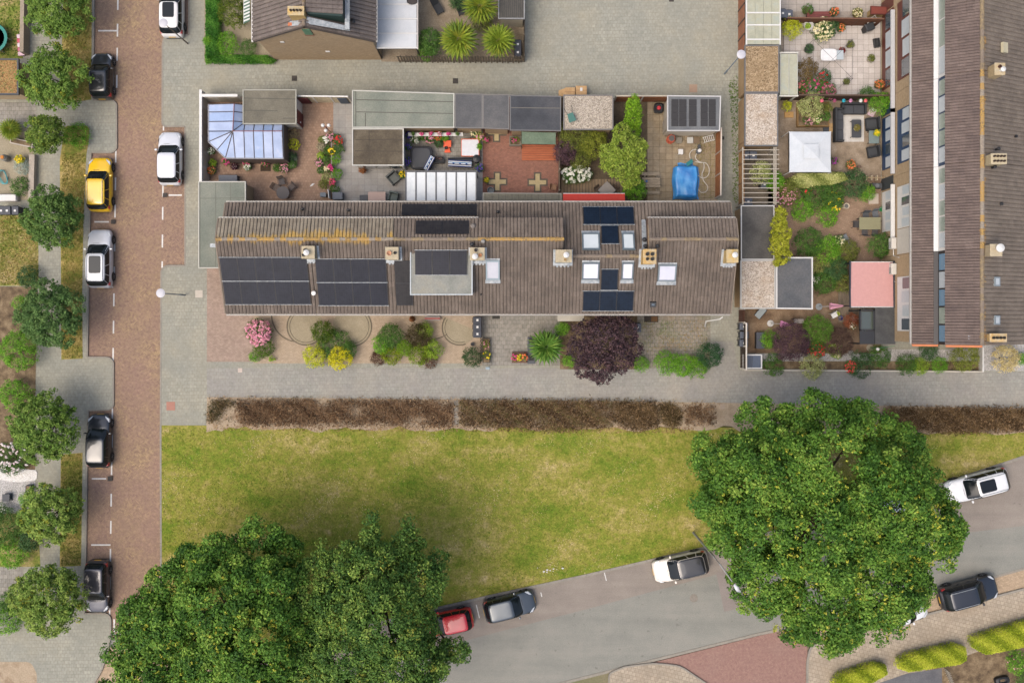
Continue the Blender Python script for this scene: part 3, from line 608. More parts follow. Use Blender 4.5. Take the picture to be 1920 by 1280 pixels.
def solar(label, px0, py0, px1, py1, nx, ny, f, m, lift=.17, gap=.02, rail=True, flip=False):
    """panel array between two opposite corners seen in the photo, laid on the roof plane f"""
    xa, xb = plane_hit(px0, py1, f), plane_hit(px1, py1, f); yt = plane_hit((px0 + px1) / 2, py0, f).y; yb = xa.y
    x0, x1 = xa.x, xb.x; c = Vector(((x0 + x1) / 2, (yt + yb) / 2, 0)); c.z = f(c.x, c.y)
    t = thing('solar_array', label, 'solar panels', c); P = lambda x, y, l: Vector((x, y, f(x, y) + l)); w_, h_ = (x1 - x0) / nx, (yt - yb) / ny
    fr = paint((30, 32, 36), .4)
    for i in range(nx):
        for j in range(ny):
            u0, u1, v0, v1 = x0 + i * w_ + gap / 2, x0 + (i + 1) * w_ - gap / 2, yb + j * h_ + gap / 2, yb + (j + 1) * h_ - gap / 2
            pn = MB().slab([P(u0, v0, lift), P(u1, v0, lift), P(u1, v1, lift), P(u0, v1, lift)], .035).build('panel', fr, t)
            e = .025; MB().slab([P(u0 + e, v0 + e, lift + .004), P(u1 - e, v0 + e, lift + .004), P(u1 - e, v1 - e, lift + .004), P(u0 + e, v1 - e, lift + .004)], .006).build('cells', m, pn)
    if rail:
        for j in range(ny + 1):
            y = yb + j * h_; MB().slab([P(x0 - .04, y - .018, lift - .01 + .02 * (0 < j < ny)), P(x1 + .04, y - .018, lift - .01 + .02 * (0 < j < ny)), P(x1 + .04, y + .018, lift - .01 + .02 * (0 < j < ny)), P(x0 - .04, y + .018, lift - .01 + .02 * (0 < j < ny))], .06).build('rail', lead_m, t)
    return t
# --- the terrace of six houses
XS = [-20.65, -14.1, -8.28, -2.36, 3.62, 9.55, 15.75]
tl_a = tile_mat('roof_tiles', TILE); tl_l = tile_mat('roof_tiles_lichen', TILE, (196, 156, 70), (RY, .5)); tl_s = tile_mat('roof_tiles_specked', TILE, (190, 146, 66), (RY, .22)); tl_d = tile_mat('roof_tiles_pale', [(122, 112, 98), (142, 131, 114), (164, 153, 134)], (204, 162, 66), (RY, .95))
rt_o = [NM('ridge_tile_%d' % i, c, 9, .9, .4, 20, .3) for i, c in enumerate(([(128, 112, 98), (212, 170, 84)], [(150, 138, 124), (170, 158, 142)], [(210, 164, 70), (160, 140, 116)]))]
rt_p = [NM('ridge_plain_%d' % i, c, 6, .9, .4, 20, .3) for i, c in enumerate(([(136, 122, 108), (150, 136, 120)], [(128, 114, 100), (170, 150, 112)]))]
HL = ['west end house of the terrace, lichened pantile roof with ten solar panels', 'second terraced house from the west, lichened ridge and eight solar panels', 'third terraced house with a grey flat dormer on its front slope',
      'plain terraced house behind the red brick patio with one small skylight', 'terraced house with four skylights and a tee of dark solar panels on each slope', 'east end house of the terrace beside the passage with raised rear roof']
for i in range(6):
    x0, x1 = XS[i], XS[i + 1]; g = .01; xa, xb = x0 + g, x1 - g; xm = (x0 + x1) / 2
    t = thing('terraced_house', HL[i], 'house', (xm, 4.4, .1), group='houses of the terrace')
    wl = MB(); up = i != 4; pk = (RY, RZ) if up else (R4Y, R4Z)
    prof = [(EY + .35, 0), (EY + .35, EZ - .05), (pk[0], pk[1] - .12)] + ([(DY - .15, DZ - .15), (DY - .15, LZ)] if up else []) + [(BY - .35, BZ - .05), (BY - .35, 0)]
    n = len(prof); ov = (0.0 if i else .12), (0.0 if i < 5 else .12)
    va = [(xa + ov[0], y, z) for y, z in prof]; vb = [(xb - ov[1], y, z) for y, z in prof]
    wl.add(va + vb, [tuple(range(n)), tuple(range(2 * n - 1, n - 1, -1))] + [(k, (k + 1) % n, n + (k + 1) % n, n + k) for k in range(n)]).build('wall', brick_tan_m, t)
    for z0, px0, px1 in ((.9, -2.3, .6), (3.3, -2.3, -.4), (3.3, .3, 2.3)):
        for yy, sg in ((EY + .35, -1), (BY - .35, 1)):
            ff = MB().box(xm + px0, min(yy, yy + sg * .05), z0, xm + px1, max(yy, yy + sg * .05), z0 + 1.3).build('window', ws, t)
            MB().box(xm + px0 + .08, min(yy + sg * .045, yy + sg * .06), z0 + .08, xm + px1 - .08, max(yy + sg * .045, yy + sg * .06), z0 + 1.22).build('pane', glass_m, ff)
    for yy, sg in ((EY + .35, -1), (BY - .35, 1)):
        dd = MB().box(xm + 1.2, min(yy, yy + sg * .06), .1, xm + 2.2, max(yy, yy + sg * .06), 2.25).build('door', paint((92, 60, 48), .5), t)
        MB().box(xm + 1.3, min(yy + sg * .06, yy + sg * .1), 1.1, xm + 1.34, max(yy + sg * .06, yy + sg * .1), 1.25).build('handle', gutter_m, dd)
    rf = tiled((xa, EY, EZ), (xb, EY, EZ), (xb, *pk), (xa, *pk)).build('roof_tiles', (tl_l if i in (0, 1) else tl_s if i == 3 else tl_a), t); rf['kind'] = 'stuff'
    if up:
        r2 = tiled((xb, DY, DZ), (xa, DY, DZ), (xa, *pk), (xb, *pk)).build('roof_tiles', tl_d if i in (0, 1) else (tl_s if i == 3 else tl_a), t); r2['kind'] = 'stuff'
        r3 = tiled((xb, BY, BZ), (xa, BY, BZ), (xa, LY, LZ), (xb, LY, LZ)).build('roof_tiles', tl_a, t); r3['kind'] = 'stuff'
        if i != 3: MB().box(xa, DY - .02, DZ - .04, xb, DY + .09, DZ + .05).build('dormer_gutter', gutter_m, t)
    else:
        r2 = tiled((xb, BY, BZ), (xa, BY, BZ), (xa, *pk), (xb, *pk)).build('roof_tiles', tl_a, t); r2['kind'] = 'stuff'
    ridge_tiles((xa, pk[0], pk[1] + .02), (xb, pk[0], pk[1] + .02), t, rt_o if i in (0, 1, 3) else rt_p)
    for yy, sg in ((EY, -1), (BY, 1)):
        mb = MB().box(xa, min(yy, yy + sg * .13), EZ - .1, xb, max(yy, yy + sg * .13), EZ - .02).box(xa, min(yy + sg * .11, yy + sg * .13), EZ - .02, xb, max(yy + sg * .11, yy + sg * .13), EZ + .03)
        mb.build('gutter', gutter_m, t)
    if i in (0, 5):                             # verge boards at the gable ends
        xg = xa if i == 0 else xb; s_ = -1 if i == 0 else 1
        for A, B in (((EY, EZ), pk), (pk, (DY, DZ)), ((LY, LZ), (BY, BZ))):
            MB().slab([(xg, A[0], A[1] + .07), (xg + s_ * .09, A[0], A[1] + .07), (xg + s_ * .09, B[0], B[1] + .07), (xg, B[0], B[1] + .07)], .2).build('verge', rt_p[0], t)
    if i == 0:
        chimney(t, 578, 473, 8.1, pots=[(-.2, .15, .1, (50, 50, 50)), (-.3, -.2, .1, (60, 60, 60))], cowl=(-.05, -.05, .2)); vent(t, 590, 471, front, .14, .5); vent(t, 568, 393, lambda X, Y: 5.3 + .428 * (BY - Y)); vent(t, 480, 376 + 9, lambda X, Y: 5.3 + .428 * (BY - Y), .01, .01)
        MB().box(xa - .5, 5.1, 6.9, xa + .4, 5.35, 7.28).build('lead_flashing', lead_m, t)
    if i == 1:
        chimney(t, 735, 475, 8.1, pots=[(-.18, 0, .17, (206, 150, 112)), (.22, .02, .1, (30, 30, 30))]); vent(t, 654, 395, lambda X, Y: 5.3 + .428 * (BY - Y)); q = plane_hit(590, 550, front)
        MB().lathe((q.x, q.y, q.z), [(.04, 0), (.04, .3), (.16, .34), (.16, .4), (.01, .42)], 12).build('roof_vent', ws, t)
    if i == 2:
        chimney(t, 895, 476, 8.1, sx=.95, pots=[(-.1, .25, .12, (60, 50, 44)), (.2, -.1, .13, (200, 140, 90))], cowl=(-.15, -.2, .2)); vent(t, 887, 424, backu, .18, .2, (120, 112, 104)); vent(t, 885, 459, front, .15, .4)
        # flat roofed dormer
        dz = 7.15; a, b = W(771, 551, dz), W(884, 464, dz)
        dm = MB().box(a.x + .08, a.y + .08, 5.2, b.x - .08, b.y - .05, dz - .2).build('dormer', paint((196, 194, 186), .5), t)
        MB().box(a.x, a.y, dz - .2, b.x, b.y, dz).build('dormer_roof', NM('dormer_felt', [(140, 142, 132), (156, 156, 146), (166, 162, 146)], .9, .9, .3, 20, .3), dm)
        e = MB()
        for q in ((a.x - .08, a.y - .08, b.x + .08, a.y), (a.x - .08, a.y, a.x, b.y), (b.x, a.y, b.x + .08, b.y)): e.box(q[0], q[1], dz - .22, q[2], q[3], dz + .05)
        e.build('dormer_trim', NM('dormer_trim', [(188, 196, 198), (206, 210, 208)], 2, .5, 0, g=.15), dm)
        for k in range(3):
            wx = a.x + .4 + k * 1.35; wf = MB().box(wx, a.y + .03, 5.75, wx + 1.2, a.y + .1, 6.8).build('window', ws, dm)
    if i == 3:
        skylight(t, 911, 489, 937, 525, front, NM('skylight_blind', [(196, 196, 204), (206, 206, 212)], 2, .4, 0, g=.1), (150, 166, 172)); vent(t, 933, 398, lambda X, Y: 5.3 + .428 * (BY - Y)); vent(t, 902, 552, front, .08, .1); vent(t, 906, 453, front, .15, .35, (150, 146, 140))
        MB().box(*[q for q in (plane_hit(922, 470, front).x - .01, 0, 0)], 1, 1, 1) if False else None
        chimney(t, 1057, 480, 8.1, sx=1.05, pots=[(.1, -.25, .1, (190, 160, 110))], cowl=(.15, .05, .2))
    if i == 4:
        for (a0, a1, a2, a3), f in (((1091, 437, 1124, 468), back4), ((1166, 437, 1189, 468), back4)): skylight(t, a0, a1, a2, a3, f, NM('skylight_glass_pale', [(214, 222, 220), (224, 230, 230)], 1.5, .25, 0, g=.05, spec=.8), (104, 116, 122), True, False)
        for a0, a1, a2, a3 in ((1091, 493, 1123, 525), (1165, 493, 1187, 525)): skylight(t, a0, a1, a2, a3, front, NM('skylight_glass_white', [(222, 224, 232), (232, 232, 238)], 1.5, .25, 0, g=.05, spec=.8), (104, 116, 122))
        chimney(t, 1218, 481, 8.2, sx=.85, sy=.95, col=(206, 162, 84), pots=[(-.17, .17, .13, (60, 58, 54)), (.17, .17, .13, (60, 58, 54)), (-.17, -.17, .11, (40, 40, 40)), (.17, -.17, .13, (60, 58, 54))])
        vent(t, 1207, 450, back4, .16, .35); vent(t, 1209, 462, back4, .16, .35)
    if i == 5:
        skylight(t, 1233, 497, 1267, 528, front, NM('skylight_glass_sky', [(206, 208, 220), (220, 220, 230)], 1.2, .2, 0, g=.05, spec=.8), (124, 136, 142)); vent(t, 1231, 462, front, .14, .35)
        skylight(t, 1218, 567, 1229, 576, front, glass_m, (50, 52, 54), False)
        chimney(t, 1373, 480, 8.1, sx=.75, sy=.85, col=(204, 172, 104), cowl=(.1, .05, .2))
        MB().hexa([(xa + .02, R4Y + .2, R4Z - .3), (xa + .1, R4Y + .2, R4Z - .3), (xa + .1, DY, LZ - .2), (xa + .02, DY, LZ - .2)], [(xa - .06, R4Y + .2, front(0, R4Y + .2)), (xa + .1, R4Y + .2, front(0, R4Y + .2)), (xa + .1, DY, DZ - .05), (xa - .06, DY, DZ - .05)]).build('dormer_cheek', NM('dark_cladding', [(84, 66, 56), (100, 80, 68)], 3, .8, .2), t)
        MB().slab([(xa - .4, R4Y + .4, back4(0, R4Y + .4) + .12), (xa - .02, R4Y + .4, back4(0, R4Y + .4) + .12), (xa - .02, DY, back4(0, DY) + .12), (xa - .3, DY, back4(0, DY) + .12)], .03).build('lead_flashing', lead_m, t)
        mb = MB().tube([W(1355, 594, 5.2), W(1350, 598, 5.1), W(1324, 602, 3.2), W(1322, 612, .2)], .05, 8); mb.build('downpipe', ws, t)
solar('ten dark solar panels on the west end house beside its tan chimney', 424, 483, 584, 571, 5, 2, front, sol_m)
solar('eight dark solar panels on the second terraced house beside its tan chimney', 599, 486, 729, 573, 4, 2, front, sol_m)
solar('two black panels stacked upright beside the flat front dormer', 744, 489, 775, 573, 1, 2, front, sol2_m, rail=False)
solar('row of three black panels on the rear eave above the white veranda roof', 753, 383, 894, 404, 3, 1, lambda X, Y: 5.3 + .428 * (BY - Y), sol2_m, rail=False)
solar('pair of black panels lying just behind the ridge of the dormer house', 779, 414, 879, 439, 2, 1, backu, sol2_m, .18, rail=False)
solar('three dark panels mounted on the grey flat dormer roof', 778, 469, 876, 516, 3, 1, lambda X, Y: 7.15 + .06 * (Y - 3), sol_m, .08, .04)
solar('three dark blue panels on the rear slope near the red awning', 1094, 388, 1189, 421, 3, 1, back4, sol3_m)
solar('single blue panel between the two rear skylights', 1128, 423, 1160, 457, 1, 1, back4, sol3_m)
solar('single blue panel between the two front skylights', 1126, 505, 1157, 544, 1, 1, front, sol3_m)
solar('three dark blue panels on the front eave above the purple tree', 1092, 546, 1186, 583, 3, 1, front, sol3_m)
# --- the house at the top of the picture
def gable_house():
    t = thing('detached_gable_house', 'brown roofed house with a tan brick gable facing the alley', 'house', (*W(615, 60, 0)[:2], .1))
    a, b = W(517, 113, 0), W(716, 113, 0); xm = (a.x + b.x) / 2; yn = a.y + 16; ez, rz_ = 5.3, 8.4
    prof = [(a.x, 0), (b.x, 0), (b.x, ez), (xm, rz_ - .1), (a.x, ez)]
    MB().add([(x, a.y, z) for x, z in prof] + [(x, yn, z) for x, z in prof], [(0, 1, 2, 3, 4), (9, 8, 7, 6, 5)] + [(k, 5 + k, 5 + (k + 1) % 5, (k + 1) % 5) for k in range(5)]).build('wall', brick_tan_m, t)
    sl = (rz_ - ez) / (b.x - xm); ov = .3; m_ = tile_mat('gable_roof_tiles', [(108, 98, 92), (126, 115, 108), (144, 132, 123)], alongx=False)
    for s_, xe in ((-1, a.x - ov), (1, b.x + ov)):
        e0, e1 = (xe, a.y - .1, ez - sl * ov), (xe, yn, ez - sl * ov); p0, p1 = (xm, a.y - .1, rz_), (xm, yn, rz_)
        r = tiled(e0, e1, p1, p0, .3, .34, .08, .03).build('roof_tiles', m_, t); r['kind'] = 'stuff'
        MB().box(xe - .12 if s_ < 0 else xe, a.y - .15, ez - sl * ov - .1, xe if s_ < 0 else xe + .12, yn, ez - sl * ov + .02).build('gutter', ws if s_ < 0 else gutter_m, t)
        MB().slab([(xe, a.y - .16, e0[2] + .06), (xe, a.y - .09, e0[2] + .06), (xm, a.y - .09, rz_ + .06), (xm, a.y - .16, rz_ + .06)], .22).build('verge', paint((92, 82, 74), .8), t)
    ridge_tiles((xm, a.y - .1, rz_ + .02), (xm, a.y + 6, rz_ + .02), t, rt_p)
    chimney(t, 555, 21, 9.2, 1.05, .55, (212, 176, 104), [(k * .22 - .33, 0, .08, (70, 50, 34)) for k in range(4)], zb=7, flash=False)
    q = W(560, 40, 8.3); MB().slab([(q.x - .7, q.y - .25, 8.0), (q.x + .3, q.y - .25, 8.3), (q.x + .3, q.y + .1, 8.3), (q.x - .7, q.y + .1, 8.0)], .05).build('lead_flashing', lead_m, t)
    q = W(551, 46, 8.0); MB().obox((q.x, q.y, 7.95), .8, .22, .1).build('loose_tiles', paint((206, 122, 80), .8), t)
    # side dormer: dark green front cheek under a small tiled roof
    a2, b2 = W(577, 27, 8.6), W(652, 50, 7.6); zt = 8.75
    dm = MB().add([(a2.x, a2.y, 8.2), (b2.x - .25, a2.y - .05, 6.9), (b2.x - .25, a2.y - .05, 8.3), (a2.x, a2.y, zt), (a2.x, yn, 8.2), (b2.x - .25, yn, 6.9), (b2.x - .25, yn, 8.3), (a2.x, yn, zt)],
             [(0, 1, 2, 3), (7, 6, 5, 4), (1, 5, 6, 2), (0, 3, 7, 4), (3, 2, 6, 7), (0, 4, 5, 1)]).build('dormer', paint((38, 62, 56), .6), t)
    r = tiled((b2.x - .2, a2.y + .1, 8.32), (b2.x - .2, yn, 8.32), (a2.x - .1, yn, zt + .04), (a2.x - .1, a2.y + .1, zt + .04), .3, .34).build('roof_tiles', m_, dm); r['kind'] = 'stuff'
    MB().box(b2.x - .2, a2.y - .7, 7.35, b2.x + .12, yn, 7.6).build('box_gutter', lead_m, dm)
    MB().slab([(a2.x - .2, a2.y - .55, 8.32), (b2.x + .1, a2.y - .75, 7.35), (b2.x + .1, a2.y - .45, 7.4), (a2.x - .1, a2.y - .1, 8.4)], .04).build('lead_flashing', lead_m, dm)
    wn = MB().box(xm - .35, a.y - .06, 6.35, xm + .2, a.y + .02, 7.5).build('window', paint((96, 140, 110), .4), t)
    MB().box(xm - .4, a.y - .1, 6.28, xm + .25, a.y + .02, 6.35).build('sill', paint((128, 88, 70), .8), wn)
    vent(t, 663, 42, lambda X, Y: rz_ - sl * abs(X - xm), .16, .3)
    for px, py, sz in ((615, 93, .16), (530, 68, .14)): q = W(px, py, 2.2 if py > 80 else 4.5); MB().box(q.x - sz, a.y - .05, q.z, q.x + sz, a.y + .01, q.z + .2).build('wall_vent', ws, t)
gable_house()
def flat_roof(name, px, z, roof_m, label, wall_m, trim=(184, 182, 174), cat='shed', inset=.06, doors=(), rim=.06, group=None, tr_w=.08, z0=.0, extra=None):
    """px: roof outline as seen in the photo at height z"""
    P = [W(p[0], p[1], z) for p in px]
    if area(P) < 0: P = P[::-1]
    c = sum((Vector(p) for p in P), Vector()) / len(P); t = thing(name, label, cat, (c.x, c.y, .1), group=group)
    n = len(P)
    def off(dist):
        out = []
        for i in range(n):
            a, b, d_ = P[i - 1], P[i], P[(i + 1) % n]; u = (b - a).normalized(); v = (d_ - b).normalized()
            n1 = Vector((-u.y, u.x, 0)); n2 = Vector((-v.y, v.x, 0)); k = (n1 + n2); k /= max(.2, 1 + n1.dot(n2)); out.append(b + k * dist)
        return out
    MB().prism(off(tr_w + inset), z0, z - .1).build('wall', wall_m, t); MB().prism(off(tr_w), z - .098, z - .03).build('roof', roof_m, t)
    o, i_ = off(0), off(tr_w); mb = MB()
    for k in range(n):
        k2 = (k + 1) % n; mb.hexa([Vector((q.x, q.y, z - .16)) for q in (o[k], o[k2], i_[k2], i_[k])], [Vector((q.x, q.y, z + rim - .03)) for q in (o[k], o[k2], i_[k2], i_[k])])
    mb.build('roof_edge', paint(trim, .5), t); return t
felt_ol = NM('felt_olive', [(112, 108, 96), (126, 121, 106), (138, 132, 116)], .6, .9, .35, 24, .3)
felt_gr = NM('felt_green_grey', [(128, 134, 122), (142, 146, 132), (156, 156, 142)], .5, .9, .35, 24, .3)
felt_br = NM('felt_brown', [(84, 76, 64), (104, 94, 78), (124, 114, 96)], .7, .9, .35, 24, .35)
felt_gy = NM('felt_grey', [(92, 92, 94), (104, 104, 104), (118, 116, 114)], .6, .9, .35, 24, .3)
felt_bk = NM('felt_black', [(70, 72, 76), (80, 82, 86), (92, 92, 94)], .5, .9, .35, 24, .3)
stone_m = GR('roof_gravel', [(140, 128, 112), (176, 164, 146), (204, 192, 174)], .06); stone_w = GR('roof_gravel_white', [(156, 140, 122), (192, 178, 160), (220, 208, 192)], .07, big=(176, 152, 124)); stone_b = GR('roof_gravel_brown', [(118, 96, 66), (160, 134, 98), (196, 172, 136)], .07, big=(150, 126, 92))
sedum_m = GR('sedum', [(110, 84, 40), (150, 112, 62), (182, 140, 90), (120, 120, 60)], .08)
whiteW = NM('white_wall', [(222, 218, 206), (234, 230, 220)], 1.5, .8, .15, 20, .15); darkW = paint((70, 62, 56), .8)
def seams(t, segs, z, col=(96, 94, 84)):     # felt joints as thin raised strips
    mb = MB()
    for a, b in segs:
        p, q = W(*a, z), W(*b, z); d_ = (q - p).normalized(); n_ = Vector((-d_.y, d_.x, 0)) * .03; mb.prism([p - n_, q - n_, q + n_, p + n_], z - .04, z - .024)
    mb.build('felt_seams', paint(col, .9), t)
rect = lambda x0, y0, x1, y1: [(x0, y0), (x1, y0), (x1, y1), (x0, y1)]
t = flat_roof('garden_shed', rect(455, 168, 556, 233), 2.6, felt_ol, 'olive felt roofed shed beside the glass conservatory', whiteW, (168, 166, 152)); seams(t, [((456, 184), (555, 186)), ((456, 207), (520, 208)), ((530, 222), (555, 222))], 2.6)
b = W(556, 233, 2.6)
dr = MB().box(b.x - .13, b.y + .25, .15, b.x - .06, b.y + 1.25, 2.25).build('door', paint((104, 40, 44), .6), t); MB().box(b.x - .06, b.y + .4, 1.1, b.x - .01, b.y + .5, 1.2).build('handle', ws, dr)
t = flat_roof('garage', [(660, 169), (852, 175), (852, 240), (660, 240)], 2.6, felt_gr, 'long grey green felt garage roof along the alley', brick_tan_m, (200, 198, 186)); seams(t, [((668, 187), (851, 191)), ((668, 210), (851, 213)), ((667, 171), (667, 238)), ((685, 212), (685, 237))], 2.6)
flat_roof('garage', [(853, 175), (905, 176), (905, 241), (853, 240)], 2.58, felt_gy, 'dark grey felt garage roof next to the long grey green one', brick_tan_m, (122, 119, 114), rim=.02)
t = flat_roof('lean_to', rect(660, 241, 757, 311), 2.5, felt_br, 'brown stained flat roof extension above two armchairs', whiteW, (206, 204, 194)); seams(t, [((666, 262), (756, 262)), ((666, 283), (756, 284)), ((692, 242), (692, 309))], 2.5, (82, 74, 62))
a, b = W(674, 311, 2.5), W(757, 311, 2.5)
for k in range(3): MB().box(a.x + .15 + k * 1.05, a.y + .05, 1.0, a.x + 1.1 + k * 1.05, a.y + .11, 2.2).build('window', glass_m, t)
flat_roof('garage', [(905, 177), (955, 177), (955, 243), (905, 241)], 2.57, felt_gy, 'dark grey garage roof left of the black one above the brick patio', brick_tan_m, (122, 117, 112), rim=.02)
t = flat_roof('garage', [(956, 178), (1052, 180), (1052, 246), (956, 245)], 2.62, felt_bk, 'black felt garage roof with a pale seam above the brick patio', brick_tan_m, (112, 110, 108), rim=.02); seams(t, [((957, 202), (1051, 203))], 2.62, (116, 112, 104))
flat_roof('garage', rect(1056, 178, 1150, 244), 2.6, stone_m, 'pale gravel roofed garage behind the cardboard boxes', brick_tan_m, (120, 116, 112))
t = flat_roof('garden_shed', [(1251, 179), (1352, 180), (1350, 246), (1251, 246)], 2.6, NM('roof_grey', [(112, 114, 116), (126, 128, 128)], 1, .9, .3, 20, .25), 'pale edged shed with dark ribbed solar mats on its roof', cream, (206, 204, 200))
for x0, x1 in ((1259, 1272), (1273.5, 1287), (1292, 1306), (1314, 1327), (1329, 1342)):
    for k in range(4): MB().pp(rect(x0, 186.5 + k * 12.7, x1, 198.6 + k * 12.7), 2.56, 2.62).build('roof_mat', paint((52, 50, 50), .7), t)
b = W(1251, 246, 2.6); MB().box(b.x + .06, b.y + .3, .15, b.x + .13, b.y + 1.2, 2.2).build('door', paint((196, 186, 170), .6), t)
t = flat_roof('carport', rect(372, 340, 461, 503), 2.6, NM('felt_grey_green', [(124, 130, 118), (136, 140, 128), (146, 148, 134)], .5, .9, .35, 24, .3), 'grey green flat roof beside the west gable of the terrace', brick_tan_m, (190, 188, 176)); seams(t, [((373, 372), (460, 371)), ((404, 342), (404, 500)), ((432, 342), (432, 500))], 2.6, (118, 120, 108))
flat_roof('rear_extension', [(905, 361), (1053, 362), (1053, 382), (905, 381)], 2.7, BM('felt_strip', (124, 120, 104), (136, 131, 114), (112, 108, 94), .5, 1.0, .02, 0, .0, None, g=.3), 'narrow olive flat roof between brick patio and plain house', brick_tan_m, (150, 146, 132), rim=.01)
# --- sheds along the passage on the right
PW = NM('passage_wall', [(168, 140, 104), (184, 156, 118)], 1.5, .9, .3, 20, .25)
t = thing('carport', 'translucent ribbed carport roof with white bars at the top right passage', 'carport', (*W(1431, 40, 2.4)[:2], .1))
pc = NM('polycarbonate', [(170, 170, 146), (186, 184, 158), (176, 182, 166)], 1.4, .35, 0, g=.15, spec=.6)
ys = [-30, 24, 47, 74, 84]
for k in range(4):
    for j in range(4): MB().pp(rect(1400.5 + j * 15.6, ys[k] + .8, 1400 + (j + 1) * 15.6, ys[k + 1] - .6), 2.44, 2.46).build('panel', pc, t)
for y in (-30, 24, 47, 74): MB().pp(rect(1399, y - 1.2, 1463.5, y + 1.2), 2.36, 2.51).build('bar', ws, t)
for x in (1400, 1463): MB().pp(rect(x - 1, -30, x + 1, 84), 2.3, 2.505).build('side_beam', ws, t)
for px, py in ((1401, -25), (1462, -25), (1401, 82), (1462, 82)): q = W(px, py, 2.3); MB().box(q.x - .05, q.y - .05, .1, q.x + .05, q.y + .05, 2.3).build('post', ws, t)
q = W(1398, 0, 2.3); q2 = W(1398, 90, 2.3)
fm = NM('rust_boards', [(150, 100, 74), (172, 118, 88)], 2, .85, .3, 20, .3)
t = thing('wooden_fence', 'reddish board fence along the passage below the translucent carport', 'fence', (q.x, (q.y + q2.y) / 2, .1))
for k in range(4):
    ya, yb = q.y + 1 - (q.y + 1 - q2.y) * k / 4, q.y + 1 - (q.y + 1 - q2.y) * (k + 1) / 4
    mb = MB()
    for z in np.arange(.15, 1.95, .15): mb.box(q.x - .02, yb + .05, z, q.x + .02, ya - .05, z + .14)
    mb.build('panel', fm, t); MB().box(q.x - .05, ya - .05, .1, q.x + .05, ya + .05, 2.1).build('post', darkW, t)
flat_roof('garage', rect(1396, 85, 1461, 174), 2.5, stone_b, 'brown gravel garage roof next to the disc lamp', PW, (120, 116, 112), cat='garage')
flat_roof('garage', rect(1396, 174.5, 1459, 274), 2.5, stone_w, 'whitish gravel garage roof north of the pergola', PW, (112, 112, 112), cat='garage')
flat_roof('garage', rect(1389, 385, 1452, 487), 2.5, NM('felt_stained', [(84, 82, 78), (100, 97, 92), (112, 108, 102)], .5, .9, .3, 20, .35), 'dark felt roof half covered by a yellow green shrub', PW, (206, 204, 198), cat='garage')
flat_roof('garage', rect(1388, 487.5, 1454, 579), 2.5, stone_w, 'square white gravel garage roof beside the grey felt one', PW, (190, 188, 180), cat='garage', tr_w=.1)
flat_roof('garden_shed', [(1455, 482), (1524, 482), (1524, 580), (1455, 579)], 2.52, NM('felt_slate', [(88, 92, 96), (102, 104, 106), (112, 112, 112)], .6, .9, .3, 20, .35), 'slate grey felt shed roof with a white edge', whiteW, (222, 220, 214), tr_w=.1)
t = thing('pergola', 'white slatted pergola over wheelie bins by the passage', 'pergola', (*W(1425, 330, 2.4)[:2], .1))
for k in range(12): y = 281 + k * 8.95; MB().pp(rect(1392, y - .6, 1461, y + .6), 2.38, 2.46).build('slat', paint((196, 186, 168), .6), t)
for x in (1393, 1451.5, 1455): MB().pp(rect(x - .9, 276, x + .9, 384), 2.24, 2.355).build('beam', paint((196, 186, 168), .6), t)
for px, py in ((1393, 279), (1393, 382), (1454, 279), (1454, 382)): q = W(px, py, 2.24); MB().box(q.x - .05, q.y - .05, .1, q.x + .05, q.y + .05, 2.24).build('post', paint((186, 176, 158), .6), t)
def fence(label, a, b, h=1.8, col=(150, 104, 72), board=.14, gap=.02, panel=1.8, post=(186, 178, 164), cap=None, name='wooden_fence', horiz=False, th=.025, group=None, z0=.1):
    A, B = W(*a, z0), W(*b, z0); d_ = B - A; L = d_.length; ang = math.atan2(d_.y, d_.x); u = d_.normalized(); n = max(1, round(L / panel)); pl = L / n
    t = thing(name, label, 'fence', (A + B) / 2, group=group); m_ = NM('fence_%d_%d_%d' % col, [tuple(int(c * .88) for c in col), tuple(min(255, int(c * 1.1)) for c in col)], 3, .85, .3, 16, .3)
    for k in range(n):
        mb = MB(); s0 = A + u * (k * pl + .05); l = pl - .1
        if horiz:
            for z in np.arange(z0 + .03, z0 + h - board, board + gap): c = s0 + u * l / 2; mb.obox((c.x, c.y, z), l, th, board, ang)
        else:
            for s_ in np.arange(board / 2, l, board + gap): c = s0 + u * s_; mb.obox((c.x, c.y, z0 + .03), board, th, h - .06, ang)
            c = s0 + u * l / 2; mb.obox((c.x, c.y, z0 + h * .75), l, th * 2.2, .06, ang)
        mb.build('panel', m_, t)
    for k in range(n + 1): c = A + u * (k * pl); MB().obox((c.x, c.y, z0), .09, .09, h + .04, ang).build('post', paint(post, .8), t)
    if cap: c = (A + B) / 2; MB().obox((c.x, c.y, z0 + h + .042), L + .1, .1, .05, ang).build('cap_rail', paint(cap, .7), t)
    return t
def wall(label, a, b, h, m, th=.14, cap=None, name='garden_wall', capw=.2, z0=.1, cat='wall', panels=0):
    A, B = W(*a, z0), W(*b, z0); c = (A + B) / 2; d_ = B - A; ang = math.atan2(d_.y, d_.x); t = thing(name, label, cat, c)
    MB().obox((c.x, c.y, 0), d_.length, th, h + z0, ang).build('wall', m, t)
    if cap: MB().obox((c.x, c.y, z0 + h + .002), d_.length + .04, capw, .06, ang).build('coping', cap, t)
    nn = Vector((-math.sin(ang), math.cos(ang), 0))
    for k in range(panels):
        q = A + d_ * ((k + .5) / panels); MB().obox((q.x, q.y, z0 + .25), d_.length / panels - .2, th + .03, h - .5, ang).build('panel', cream, t)
    return t
wall('white capped garden wall along the street west of the conservatory', (391, 180), (391, 346), 1.75, whiteW, cap=ws, panels=6)
wall('short white capped wall on the alley north of the conservatory', (394, 190), (458, 190), 1.75, whiteW, cap=ws, panels=3)
